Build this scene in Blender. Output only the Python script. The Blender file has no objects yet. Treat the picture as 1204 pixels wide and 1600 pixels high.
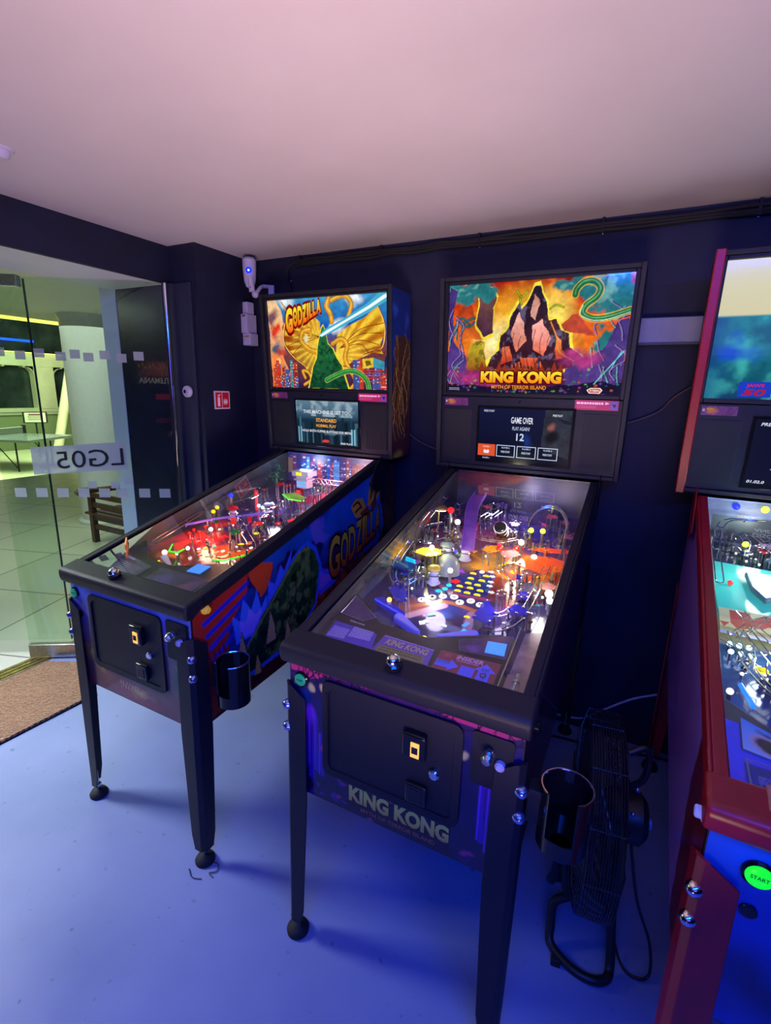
import bpy, math, random
import numpy as np
from mathutils import Vector, Matrix

R = math.radians
sc = bpy.context.scene
COL = sc.collection

# ---------------------------------------------------------------- camera
cam_d = bpy.data.cameras.new('camera')
cam = bpy.data.objects.new('camera', cam_d)
COL.objects.link(cam)
sc.camera = cam
cam_d.sensor_fit = 'HORIZONTAL'
cam_d.sensor_width = 36.0
cam_d.lens = 36.0 * 769.25 / 1204
cam_d.clip_start = 0.02
_p, _r = R(-13.79), R(1.538)
_f = Vector((0, math.cos(_p), math.sin(_p)))
_u = Vector((0, -math.sin(_p), math.cos(_p)))
_t = Vector((1, 0, 0))
_x = math.cos(_r) * _t + math.sin(_r) * _u
_y = -math.sin(_r) * _t + math.cos(_r) * _u
cam.matrix_world = Matrix.Translation((0, 0, 1.4643)) @ Matrix.Rotation(R(27.5), 4, 'Z') @ \
    Matrix((_x, _y, -_f)).transposed().to_4x4()

# ---------------------------------------------------------------- colour management
sc.view_settings.view_transform = 'Standard'
sc.view_settings.look = 'None'
sc.view_settings.gamma = 1.0
sc.view_settings.use_curve_mapping = False
sc.view_settings.exposure = 0.0
sc.cycles.use_denoising = True
sc.cycles.max_bounces = 10
sc.cycles.transparent_max_bounces = 16
sc.cycles.sample_clamp_indirect = 4.0

# ---------------------------------------------------------------- world and large lights
world = bpy.data.worlds.new('world')
sc.world = world
world.use_nodes = True
world.node_tree.nodes['Background'].inputs[0].default_value = (0.02, 0.02, 0.03, 1)
world.node_tree.nodes['Background'].inputs[1].default_value = 0.3


def light(name, kind, loc, power, color, size=0.1, size_y=None, aim=None, spot=None, blend=0.5):
    d = bpy.data.lights.new(name, kind)
    d.energy = power
    d.color = color
    if kind == 'AREA':
        d.size = size
        if size_y:
            d.shape = 'RECTANGLE'
            d.size_y = size_y
    else:
        d.shadow_soft_size = size
    if kind == 'SPOT':
        d.spot_size = R(spot)
        d.spot_blend = blend
    o = bpy.data.objects.new(name, d)
    COL.objects.link(o)
    o.location = loc
    if aim:
        o.rotation_euler = (Vector(aim) - Vector(loc)).to_track_quat('-Z', 'Y').to_euler()
    return o


# blue LED tube under the ceiling of the room, parallel to the back wall, behind the camera
light('blue_tube_light', 'AREA', (0.35, -0.62, 2.06), 62, (0.004, 0.08, 1.0), 1.9, 0.10, (-0.1, 0.0, 0))
# violet light from the room behind, washing walls and cabinets
light('violet_room_light', 'AREA', (0.9, -1.9, 1.7), 6, (0.16, 0.13, 1.0), 1.6, 0.8, (-0.4, 1.6, 0.6))
# added unseen lamp below the camera, giving the ceiling its warm glow
light('warm_ceiling_fill', 'AREA', (-0.05, -0.25, 0.60), 11.5, (1.0, 0.68, 0.58), 0.6, 0.4, (-0.70, 1.05, 2.1)).data.spread = R(85)
# daylight-white mall lights beyond the glass
light('mall_ceiling_light', 'AREA', (-4.3, 2.2, 2.0), 42, (0.90, 1.0, 0.80), 2.2, 3.0, (-4.3, 2.2, 0))
light('mall_far_light', 'AREA', (-13.5, 7.0, 3.6), 800, (0.95, 1.0, 0.60), 4, 6.0, (-15.5, 8.0, 0))
light('entrance_light', 'AREA', (-3.3, 0.35, 2.02), 27, (0.90, 0.95, 1.0), 0.6, 1.0, (-1.95, 1.0, 0)).data.spread = R(75)


# ---------------------------------------------------------------- materials
def lin(c):
    out = []
    for v in c[:3]:
        v = v / 255.0 if max(c[:3]) > 1.0 else v
        out.append(v / 12.92 if v <= 0.04045 else ((v + 0.055) / 1.055) ** 2.4)
    return tuple(out)


def mat(name, color, rough=0.5, metal=0.0, emit=None, es=1.0, noise=0.0, nscale=30.0, bump=0.0, bscale=200.0, coat=0.0, spec=0.5):
    m = bpy.data.materials.new(name)
    m.use_nodes = True
    nt = m.node_tree
    b = nt.nodes['Principled BSDF']
    b.inputs['Base Color'].default_value = (*color, 1)
    b.inputs['Roughness'].default_value = rough
    b.inputs['Metallic'].default_value = metal
    b.inputs['Coat Weight'].default_value = coat
    b.inputs['Specular IOR Level'].default_value = spec
    if emit:
        b.inputs['Emission Color'].default_value = (*emit, 1)
        b.inputs['Emission Strength'].default_value = es
    tc = None
    if noise or bump:
        tc = nt.nodes.new('ShaderNodeTexCoord')
    if noise:
        n = nt.nodes.new('ShaderNodeTexNoise')
        n.inputs['Scale'].default_value = nscale
        n.inputs['Detail'].default_value = 5
        nt.links.new(tc.outputs['Object'], n.inputs['Vector'])
        rp = nt.nodes.new('ShaderNodeValToRGB')
        rp.color_ramp.elements[0].position = 0.3
        rp.color_ramp.elements[1].position = 0.7
        rp.color_ramp.elements[0].color = (*[max(0, v * (1 - noise)) for v in color], 1)
        rp.color_ramp.elements[1].color = (*[min(1, v * (1 + noise)) for v in color], 1)
        nt.links.new(n.outputs['Fac'], rp.inputs['Fac'])
        nt.links.new(rp.outputs['Color'], b.inputs['Base Color'])
    if bump:
        n2 = nt.nodes.new('ShaderNodeTexNoise')
        n2.inputs['Scale'].default_value = bscale
        n2.inputs['Detail'].default_value = 4
        nt.links.new(tc.outputs['Object'], n2.inputs['Vector'])
        bp = nt.nodes.new('ShaderNodeBump')
        bp.inputs['Strength'].default_value = bump
        bp.inputs['Distance'].default_value = 0.002
        nt.links.new(n2.outputs['Fac'], bp.inputs['Height'])
        nt.links.new(bp.outputs['Normal'], b.inputs['Normal'])
    return m


def art_material(name, emit=0.0, rough=0.25, base=1.0, coat=0.0):
    """Printed artwork: the colours come from the mesh's own colour attribute."""
    m = bpy.data.materials.new(name)
    m.use_nodes = True
    nt = m.node_tree
    b = nt.nodes['Principled BSDF']
    a = nt.nodes.new('ShaderNodeAttribute')
    a.attribute_name = 'Col'
    mx = nt.nodes.new('ShaderNodeMixRGB')
    mx.blend_type = 'MULTIPLY'
    mx.inputs['Fac'].default_value = 1
    mx.inputs['Color2'].default_value = (base, base, base, 1)
    nt.links.new(a.outputs['Color'], mx.inputs['Color1'])
    nt.links.new(mx.outputs['Color'], b.inputs['Base Color'])
    b.inputs['Roughness'].default_value = rough
    b.inputs['Coat Weight'].default_value = coat
    if emit:
        nt.links.new(a.outputs['Color'], b.inputs['Emission Color'])
        b.inputs['Emission Strength'].default_value = emit
    return m


def glass_material(name, tint=(1, 1, 1), ior=1.5, rough=0.0):
    m = bpy.data.materials.new(name)
    m.use_nodes = True
    nt = m.node_tree
    nt.nodes.remove(nt.nodes['Principled BSDF'])
    out = nt.nodes['Material Output']
    tr = nt.nodes.new('ShaderNodeBsdfTransparent')
    tr.inputs[0].default_value = (*tint, 1)
    gl = nt.nodes.new('ShaderNodeBsdfGlossy')
    gl.inputs['Roughness'].default_value = rough
    fr = nt.nodes.new('ShaderNodeFresnel')
    fr.inputs['IOR'].default_value = ior
    mx = nt.nodes.new('ShaderNodeMixShader')
    # both faces of the slab mirror the outer side only; the exit face lets everything pass
    ge = nt.nodes.new('ShaderNodeNewGeometry')
    sb = nt.nodes.new('ShaderNodeMath'); sb.operation = 'SUBTRACT'; sb.inputs[0].default_value = 1.0
    ml = nt.nodes.new('ShaderNodeMath'); ml.operation = 'MULTIPLY'
    m2 = nt.nodes.new('ShaderNodeMath'); m2.operation = 'MULTIPLY'; m2.inputs[1].default_value = 1.8; m2.use_clamp = True   # both faces of the slab
    nt.links.new(ge.outputs['Backfacing'], sb.inputs[1])
    nt.links.new(sb.outputs[0], ml.inputs[0]); nt.links.new(fr.outputs[0], ml.inputs[1])
    nt.links.new(ml.outputs[0], m2.inputs[0]); nt.links.new(m2.outputs[0], mx.inputs[0])
    nt.links.new(tr.outputs[0], mx.inputs[1])
    nt.links.new(gl.outputs[0], mx.inputs[2])
    nt.links.new(mx.outputs[0], out.inputs['Surface'])
    return m


def plastic_clear(name, color, fac=0.5, emit=0.0):
    m = bpy.data.materials.new(name)
    m.use_nodes = True
    nt = m.node_tree
    b = nt.nodes['Principled BSDF']
    b.inputs['Base Color'].default_value = (*color, 1)
    b.inputs['Roughness'].default_value = 0.12
    if emit:
        b.inputs['Emission Color'].default_value = (*color, 1)
        b.inputs['Emission Strength'].default_value = emit
    tr = nt.nodes.new('ShaderNodeBsdfTransparent')
    tr.inputs[0].default_value = (*[0.5 + 0.5 * c for c in color], 1)
    mx = nt.nodes.new('ShaderNodeMixShader')
    mx.inputs[0].default_value = fac
    nt.links.new(tr.outputs[0], mx.inputs[1])
    nt.links.new(b.outputs[0], mx.inputs[2])
    nt.links.new(mx.outputs[0], nt.nodes['Material Output'].inputs['Surface'])
    return m


BLACK = mat('black_metal', (0.010, 0.010, 0.016), 0.45, 0.0, noise=0.3, nscale=60, bump=0.05, spec=0.35)
BLACK_TEX = mat('black_powder_coat', (0.012, 0.012, 0.018), 0.5, bump=0.25, bscale=700, spec=0.35)
BLACK_GLOSS = mat('black_gloss', (0.008, 0.008, 0.010), 0.12, bump=0.02)
BLACK_WOOD = mat('black_wood', (0.012, 0.012, 0.015), 0.6, noise=0.3, nscale=40)
CHROME = mat('chrome', (0.75, 0.76, 0.8), 0.12, 1.0, bump=0.03)
STEEL = mat('brushed_steel', (0.5, 0.5, 0.52), 0.28, 1.0, noise=0.2, nscale=90)
BOLT = mat('blue_zinc_bolt', (0.35, 0.42, 0.8), 0.2, 0.9, bump=0.03)
RUBBER = mat('black_rubber', (0.01, 0.01, 0.01), 0.75, bump=0.1)
RED_PAINT = mat('red_powder_coat', (0.36, 0.008, 0.014), 0.32, noise=0.12, nscale=25, bump=0.05)
DARK_RED = mat('dark_red_side', (0.10, 0.006, 0.012), 0.45, noise=0.3, nscale=14)
WHITE_PL = mat('white_plastic', (0.62, 0.6, 0.66), 0.4, noise=0.05, nscale=30)
GLASS_PF = glass_material('playfield_glass', (0.97, 0.98, 0.98), 1.50)
GLASS_BACK = glass_material('backglass_pane', (1, 1, 1), 1.35)
ART_LIT = art_material('backlit_artwork', 1.0, 0.12, 0.06)
ART_LCD = art_material('display_picture', 0.85, 0.15, 0.1)
ART_PRINT = art_material('printed_artwork', 0.0, 0.3, 1.0, 0.3)
ART_PF = art_material('playfield_artwork', 0.0, 0.16, 1.0, 0.5)


# ---------------------------------------------------------------- mesh builder
class MB:
    def __init__(self):
        self.v = []; self.f = []; self.m = []; self.s = []

    def add(self, vs, fs, mi=0, smooth=False):
        o = len(self.v)
        self.v += [tuple(p) for p in vs]
        for f in fs:
            self.f.append(tuple(i + o for i in f)); self.m.append(mi); self.s.append(smooth)
        return self

    def hexa(self, p, mi=0):
        """eight corners: bottom loop 0-3, top loop 4-7"""
        return self.add(p, [(3, 2, 1, 0), (4, 5, 6, 7), (0, 1, 5, 4), (1, 2, 6, 5), (2, 3, 7, 6), (3, 0, 4, 7)], mi)

    def box(self, x0, x1, y0, y1, z0, z1, mi=0):
        return self.hexa([(x0, y0, z0), (x1, y0, z0), (x1, y1, z0), (x0, y1, z0),
                          (x0, y0, z1), (x1, y0, z1), (x1, y1, z1), (x0, y1, z1)], mi)

    def prism(self, poly, fa, fb, mi=0):
        """poly 2D; fa, fb map a 2D point to the two end faces"""
        n = len(poly)
        a = [fa(*p) for p in poly]; b = [fb(*p) for p in poly]
        fs = [tuple(range(n))[::-1], tuple(range(n, 2 * n))]
        fs += [(i, (i + 1) % n, n + (i + 1) % n, n + i) for i in range(n)]
        return self.add(a + b, fs, mi)

    def tube(self, pts, r, n=8, mi=0, closed=False, cap=True):
        pts = [Vector(p) for p in pts]
        rs = r if isinstance(r, (list, tuple)) else [r] * len(pts)
        N = len(pts); vs = []
        ref = None
        for i, p in enumerate(pts):
            if closed:
                t = pts[(i + 1) % N] - pts[i - 1]
            else:
                t = pts[min(i + 1, N - 1)] - pts[max(i - 1, 0)]
            if t.length < 1e-9: t = Vector((0, 0, 1))
            t.normalize()
            if ref is None:
                ref = Vector((0, 0, 1)) if abs(t.z) < 0.9 else Vector((1, 0, 0))
            a = t.cross(ref)
            if a.length < 1e-5:
                a = t.orthogonal()
            a.normalize(); b = t.cross(a); ref = b.cross(t) * 1.0
            ref = -b if False else ref
            for k in range(n):
                an = 2 * math.pi * k / n
                vs.append(p + rs[i] * (math.cos(an) * a + math.sin(an) * b))
            ref = a.cross(t)
        fs = []
        for i in range(N if closed else N - 1):
            j = (i + 1) % N
            for k in range(n):
                k2 = (k + 1) % n
                fs.append((i * n + k, i * n + k2, j * n + k2, j * n + k))
        self.add(vs, fs, mi, True)
        if cap and not closed:
            self.add([vs[k] for k in range(n)], [tuple(range(n))[::-1]], mi)
            self.add([vs[(N - 1) * n + k] for k in range(n)], [tuple(range(n))], mi)
        return self

    def lathe(self, prof, origin=(0, 0, 0), axis=(0, 0, 1), n=20, mi=0, a0=0.0, a1=None, smooth=True):
        """prof: list of (radius, height) along axis"""
        ax = Vector(axis).normalized(); o = Vector(origin)
        e1 = ax.orthogonal().normalized()
        if abs(ax.z) > 0.99: e1 = Vector((1, 0, 0))
        e2 = ax.cross(e1)
        full = a1 is None
        m = n if full else n + 1
        vs = []
        for r, h in prof:
            for k in range(m):
                an = (2 * math.pi * k / n) if full else a0 + (a1 - a0) * k / n
                vs.append(o + ax * h + r * (math.cos(an) * e1 + math.sin(an) * e2))
        fs = []
        for i in range(len(prof) - 1):
            for k in range(n):
                k2 = (k + 1) % m
                fs.append((i * m + k, i * m + k2, (i + 1) * m + k2, (i + 1) * m + k))
        self.add(vs, fs, mi, smooth)
        if full:
            if prof[0][0] > 1e-6: self.add(vs[:m], [tuple(range(m))[::-1]], mi)
            if prof[-1][0] > 1e-6: self.add(vs[-m:], [tuple(range(m))], mi)
        return self

    def sphere(self, c, r, n=12, mi=0, sz=1.0):
        prof = [(max(1e-7, r * math.sin(math.pi * i / (n // 2 + 2))), -r * sz * math.cos(math.pi * i / (n // 2 + 2))) for i in range(n // 2 + 3)]
        return self.lathe(prof, c, (0, 0, 1), n, mi)

    def ring(self, c, R0, r, axis=(0, 0, 1), n=24, k=8, mi=0):
        ax = Vector(axis).normalized()
        e1 = ax.orthogonal().normalized(); e2 = ax.cross(e1); c = Vector(c)
        pts = [c + R0 * (math.cos(2 * math.pi * i / n) * e1 + math.sin(2 * math.pi * i / n) * e2) for i in range(n)]
        return self.tube(pts, r, k, mi, closed=True)

    def build(self, name, mats, parent=None, bevel=0.0, seg=2):
        me = bpy.data.meshes.new(name)
        me.from_pydata(self.v, [], self.f)
        if not isinstance(mats, (list, tuple)): mats = [mats]
        for m_ in mats: me.materials.append(m_)
        me.polygons.foreach_set('material_index', self.m)
        me.polygons.foreach_set('use_smooth', [True] * len(self.f))
        me.validate()
        me.update()
        me.set_sharp_from_angle(angle=R(38))
        o = bpy.data.objects.new(name, me)
        COL.objects.link(o)
        if parent: o.parent = parent
        if bevel:
            b = o.modifiers.new('bevel', 'BEVEL'); b.width = bevel; b.segments = seg
            b.limit_method = 'ANGLE'; b.angle_limit = R(40)
        return o


def part(name, mb, mats, parent, bevel=0.0, label=None, kind=None, seg=2):
    o = mb.build(name, mats, parent, bevel, seg)
    if label: o['label'] = label
    if kind: o['kind'] = kind
    return o


def thing(name, label, cat, loc=(0, 0, 0), rz=0.0, group=None):
    o = bpy.data.objects.new(name, None)
    COL.objects.link(o)
    o.empty_display_size = 0.1
    o.location = loc; o.rotation_euler = (0, 0, R(rz))
    o['label'] = label; o['category'] = cat
    if group: o['group'] = group
    return o


def solo(name, mb, mats, label, cat, bevel=0.0, group=None, kind=None):
    o = mb.build(name, mats, None, bevel)
    o['label'] = label; o['category'] = cat
    if group: o['group'] = group
    if kind: o['kind'] = kind
    return o


def struct(name, mb, mats, label, cat, bevel=0.0):
    o = mb.build(name, mats, None, bevel)
    o['kind'] = 'structure'; o['label'] = label; o['category'] = cat
    return o


def smooth_path(pts, n=6):
    """Catmull-Rom through the points"""
    P = [Vector(p) for p in pts]
    P = [P[0] + (P[0] - P[1])] + P + [P[-1] + (P[-1] - P[-2])]
    out = []
    for i in range(1, len(P) - 2):
        for k in range(n):
            t = k / n
            a, b, c, d = P[i - 1], P[i], P[i + 1], P[i + 2]
            out.append(0.5 * ((2 * b) + (c - a) * t + (2 * a - 5 * b + 4 * c - d) * t * t + (-a + 3 * b - 3 * c + d) * t ** 3))
    out.append(P[-2])
    return out


# ---------------------------------------------------------------- text
_tc = {}


def text_geo(s, bold=0.0, shear=0.0):
    """returns (verts Nx2, faces, width, height) of a word, baseline at 0, unit size"""
    key = (s, bold, shear)
    if key in _tc: return _tc[key]
    cu = bpy.data.curves.new('t', 'FONT')
    cu.body = s; cu.size = 1.0; cu.offset = bold; cu.shear = shear
    cu.resolution_u = 3
    o = bpy.data.objects.new('t', cu)
    COL.objects.link(o)
    bpy.context.view_layer.update()
    me = o.evaluated_get(bpy.context.evaluated_depsgraph_get()).to_mesh()
    v = np.array([(p.co.x, p.co.y) for p in me.vertices]) if len(me.vertices) else np.zeros((1, 2))
    f = [tuple(p.vertices) for p in me.polygons]
    bpy.data.objects.remove(o); bpy.data.curves.remove(cu)
    mn = v.min(0); mx = v.max(0)
    v = v - mn
    _tc[key] = (v, f, float(mx[0] - mn[0]), float(mx[1] - mn[1]))
    return _tc[key]


# ---------------------------------------------------------------- painted panels
def _hash_noise(X, Y, seed):
    rs = np.random.RandomState(seed)
    T = rs.rand(64, 64)
    xi = np.floor(X).astype(int); yi = np.floor(Y).astype(int)
    fx = X - xi; fy = Y - yi
    fx = fx * fx * (3 - 2 * fx); fy = fy * fy * (3 - 2 * fy)
    g = lambda a, b: T[a % 64, b % 64]
    return (g(xi, yi) * (1 - fx) + g(xi + 1, yi) * fx) * (1 - fy) + (g(xi, yi + 1) * (1 - fx) + g(xi + 1, yi + 1) * fx) * fy


class Art:
    """A printed panel: a grid of colours plus crisp lettering, all one mesh. s runs left to right and t top to bottom, 0..1."""

    def __init__(self, w, h, nx, ny, bg=(0, 0, 0)):
        self.w, self.h, self.nx, self.ny = w, h, nx, ny
        self.S, self.T = np.meshgrid(np.linspace(0, 1, nx), np.linspace(0, 1, ny))
        self.asp = w / h
        self.C = np.ones((ny, nx, 3)) * np.array(lin(bg))
        self.over = []   # overlays: verts(s,t), faces, colours

    def fbm(self, scale, seed=0, octv=4):
        X = self.S * self.asp * scale; Y = self.T * scale
        a = 0; amp = 0.5
        for i in range(octv):
            a = a + amp * _hash_noise(X * 2 ** i + 7.3 * i, Y * 2 ** i + 3.1 * i, seed + i); amp *= 0.5
        return a / (1 - 0.5 ** octv)

    def mix(self, mask, color):
        m = np.clip(mask, 0, 1)[..., None]
        c = np.array(lin(color)) if not isinstance(color, np.ndarray) else color
        self.C = self.C * (1 - m) + c * m

    def vgrad(self, stops):
        ts = [s[0] for s in stops]
        for k in range(3):
            self.C[..., k] = np.interp(self.T, ts, [lin(s[1])[k] for s in stops])

    def mottle(self, scale, amt, seed=0):
        self.C *= (1 + amt * (self.fbm(scale, seed) - 0.5) * 2)[..., None]

    def warp(self, amp, scale, seed):
        return (self.S + amp / self.asp * (self.fbm(scale, seed) - 0.5) * 2, self.T + amp * (self.fbm(scale, seed + 50) - 0.5) * 2)

    def blob(self, s, t, rs, rt, color, soft=0.5, wob=0.0, seed=1, alpha=1.0, rot=0.0):
        S, T = self.warp(wob, 6, seed) if wob else (self.S, self.T)
        dx = (S - s) * self.asp; dy = T - t
        c, n = math.cos(rot), math.sin(rot)
        dx, dy = dx * c + dy * n, -dx * n + dy * c
        d = np.sqrt((dx / (rs * self.asp)) ** 2 + (dy / rt) ** 2)
        self.mix(np.clip((1 - d) / soft, 0, 1) * alpha, color)

    def inside(self, pts, wob=0.0, seed=3):
        S, T = self.warp(wob, 9, seed) if wob else (self.S, self.T)
        ins = np.zeros(S.shape, bool)
        n = len(pts)
        for i in range(n):
            x1, y1 = pts[i]; x2, y2 = pts[(i + 1) % n]
            if y1 == y2: continue
            c = ((y1 > T) != (y2 > T)) & (S < (x2 - x1) * (T - y1) / (y2 - y1) + x1)
            ins ^= c
        return ins

    def poly(self, pts, color, wob=0.0, seed=3, alpha=1.0, color2=None):
        m = self.inside(pts, wob, seed).astype(float) * alpha
        if color2 is not None:
            t0 = min(p[1] for p in pts); t1 = max(p[1] for p in pts)
            k = np.clip((self.T - t0) / max(1e-6, t1 - t0), 0, 1)[..., None]
            c = np.array(lin(color)) * (1 - k) + np.array(lin(color2)) * k
            self.C = self.C * (1 - m[..., None]) + c * m[..., None]
        else:
            self.mix(m, color)

    def dist(self, pts):
        D = np.full(self.S.shape, 9.0)
        for (x1, y1), (x2, y2) in zip(pts[:-1], pts[1:]):
            ax, ay = x1 * self.asp, y1; bx, by = x2 * self.asp, y2
            px = self.S * self.asp - ax; py = self.T - ay
            dx, dy = bx - ax, by - ay
            L = max(1e-9, dx * dx + dy * dy)
            k = np.clip((px * dx + py * dy) / L, 0, 1)
            D = np.minimum(D, np.hypot(px - k * dx, py - k * dy))
        return D

    def stroke(self, pts, width, color, soft=0.3, alpha=1.0):
        D = self.dist(pts)
        self.mix(np.clip((width / 2 - D) / (width / 2 * soft), 0, 1) * alpha, color)

    def curve(self, pts, width, color, soft=0.3, alpha=1.0):
        pp = [(p.x, p.y) for p in smooth_path([(a, b, 0) for a, b in pts], 6)]
        self.stroke(pp, width, color, soft, alpha)

    def rimmed(self, pts, width, rim, body, light_=None, rimw=0.014):
        self.curve(pts, width + 2 * rimw, rim)
        self.curve(pts, width, body, 0.15)
        if light_: self.curve([(a, b - width * 0.12) for a, b in pts], width * 0.35, light_, 1.0, 0.8)

    def rect(self, s0, s1, t0, t1, color, alpha=1.0):
        self.mix(((self.S > s0) & (self.S < s1) & (self.T > t0) & (self.T < t1)) * alpha, color)

    # crisp overlays -------------------------------------------------
    def opoly(self, pts, color):
        self.over.append(([tuple(p) for p in pts], [tuple(range(len(pts)))], [lin(color)] * len(pts)))

    def orect(self, s0, s1, t0, t1, color):
        self.opoly([(s0, t1), (s1, t1), (s1, t0), (s0, t0)], color)

    def oframe(self, s0, s1, t0, t1, color, w=0.006):
        ws = w / self.asp
        self.orect(s0, s1, t0, t0 + w, color); self.orect(s0, s1, t1 - w, t1, color)
        self.orect(s0, s0 + ws, t0, t1, color); self.orect(s1 - ws, s1, t0, t1, color)

    def text(self, s, box, color, color2=None, bold=0.02, shear=0.0, outline=None, ow=0.04, slant=0.0, mirror=False, grow=0.0):
        """fit the word in box (s0, s1, t0, t1); slant lifts the right end; grow scales heights left to right"""
        s0, s1, t0, t1 = box
        layers = []
        if outline: layers.append((bold + ow, outline, None))
        layers.append((bold, color, color2))
        bv, bf, bw, bh = text_geo(s, bold, shear)
        for off, c1, c2 in layers:
            v, f, w, h = text_geo(s, off, shear)
            e = off - bold
            x = (v[:, 0] - e) / bw; y = (v[:, 1] - e) / bh
            x = np.clip(x, -0.2, 1.2)
            ss = s0 + (s1 - s0) * ((1 - x) if mirror else x)
            hh = 1 + grow * x
            tt = t1 - (t1 - t0) * y * hh - slant * x
            cols = []
            for k in range(len(v)):
                if c2 is None: cols.append(lin(c1))
                else:
                    q = min(1, max(0, y[k]))
                    a, b = lin(c1), lin(c2)
                    cols.append(tuple(b[i] * (1 - q) + a[i] * q for i in range(3)))
            ff = [tuple(reversed(q)) for q in f] if mirror else f
            self.over.append((list(zip(ss, tt)), ff, cols))

    def lines(self, s0, s1, t0, t1, n, color, h=0.35, seed=0):
        """rows of unreadably small print"""
        rr = random.Random(seed)
        for i in range(n):
            t = t0 + (t1 - t0) * (i + 0.2) / n
            hh = (t1 - t0) / n * h
            s = s0
            while s < s1 - 0.01:
                L = rr.uniform(0.02, 0.07) * (s1 - s0) * 2
                self.orect(s, min(s1, s + L), t, t + hh, color)
                s += L + (s1 - s0) * 0.02

    def build(self, name, fn, material, parent=None, lift=0.0004, label=None):
        """fn(s, t, lift) gives the point on the surface"""
        nx, ny = self.nx, self.ny
        C = np.clip(self.C, 0, 1)
        o = np.array(fn(0, 0, 0)); 
        V = np.array([[fn(s, t, 0) for s in (0, 1)] for t in (0, 1)])
        flat = np.allclose(V[0, 0] + V[1, 1], V[0, 1] + V[1, 0], atol=1e-5)
        S, T = self.S[..., None], self.T[..., None]
        pts = (V[0, 0] * (1 - S) * (1 - T) + V[0, 1] * S * (1 - T) + V[1, 0] * (1 - S) * T + V[1, 1] * S * T).reshape(-1, 3)
        idx = np.arange(nx * ny).reshape(ny, nx)
        q = np.stack([idx[1:, :-1], idx[1:, 1:], idx[:-1, 1:], idx[:-1, :-1]], -1).reshape(-1, 4)
        faces = [tuple(r) for r in q.tolist()]
        verts = pts.tolist(); cols = C.reshape(-1, 3).tolist()
        n = len(verts)
        for i, (pv, pf_, pc) in enumerate(self.over):
            up = lift * (1 + i * 0.35)
            verts += [tuple(fn(a, b, up)) for a, b in pv]
            cols += [tuple(c) for c in pc]
            faces += [tuple(k + n for k in f) for f in pf_]
            n = len(verts)
        me = bpy.data.meshes.new(name)
        me.from_pydata(verts, [], faces)
        ca = me.color_attributes.new('Col', 'FLOAT_COLOR', 'POINT')
        arr = np.ones((n, 4), np.float32); arr[:, :3] = np.array(cols, np.float32)
        ca.data.foreach_set('color', arr.ravel())
        me.materials.append(material)
        me.update()
        o = bpy.data.objects.new(name, me)
        COL.objects.link(o)
        if parent: o.parent = parent
        if label: o['label'] = label
        return o
# ================================================================ the room shell
CEIL = 2.104
WALLY = 2.15
H0 = 1.937      # underside of the header


def floor_material():
    m = bpy.data.materials.new('painted_concrete')
    m.use_nodes = True
    nt = m.node_tree; b = nt.nodes['Principled BSDF']; L = nt.links
    tc = nt.nodes.new('ShaderNodeTexCoord')
    n1 = nt.nodes.new('ShaderNodeTexNoise'); n1.inputs['Scale'].default_value = 2.2; n1.inputs['Detail'].default_value = 7
    n2 = nt.nodes.new('ShaderNodeTexNoise'); n2.inputs['Scale'].default_value = 38; n2.inputs['Detail'].default_value = 6
    L.new(tc.outputs['Object'], n1.inputs['Vector']); L.new(tc.outputs['Object'], n2.inputs['Vector'])
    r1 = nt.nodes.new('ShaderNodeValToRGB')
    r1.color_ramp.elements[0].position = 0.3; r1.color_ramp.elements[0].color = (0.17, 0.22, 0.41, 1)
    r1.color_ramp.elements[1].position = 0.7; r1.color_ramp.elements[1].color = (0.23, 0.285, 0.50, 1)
    L.new(n1.outputs['Fac'], r1.inputs['Fac'])
    # small dark specks of dirt
    r2 = nt.nodes.new('ShaderNodeValToRGB')
    r2.color_ramp.elements[0].position = 0.24; r2.color_ramp.elements[0].color = (0.35, 0.35, 0.36, 1)
    r2.color_ramp.elements[1].position = 0.34; r2.color_ramp.elements[1].color = (1, 1, 1, 1)
    L.new(n2.outputs['Fac'], r2.inputs['Fac'])
    mx = nt.nodes.new('ShaderNodeMixRGB'); mx.blend_type = 'MULTIPLY'; mx.inputs[0].default_value = 0.8
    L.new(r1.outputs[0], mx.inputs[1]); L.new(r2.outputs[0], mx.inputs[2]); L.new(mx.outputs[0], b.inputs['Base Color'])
    mr = nt.nodes.new('ShaderNodeMapRange'); mr.inputs['To Min'].default_value = 0.22; mr.inputs['To Max'].default_value = 0.55
    L.new(n1.outputs['Fac'], mr.inputs[0]); L.new(mr.outputs[0], b.inputs['Roughness'])
    bp = nt.nodes.new('ShaderNodeBump'); bp.inputs['Strength'].default_value = 0.15; bp.inputs['Distance'].default_value = 0.004
    n3 = nt.nodes.new('ShaderNodeTexNoise'); n3.inputs['Scale'].default_value = 12; n3.inputs['Detail'].default_value = 5
    L.new(tc.outputs['Object'], n3.inputs['Vector']); L.new(n3.outputs['Fac'], bp.inputs['Height']); L.new(bp.outputs[0], b.inputs['Normal'])
    return m


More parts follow.
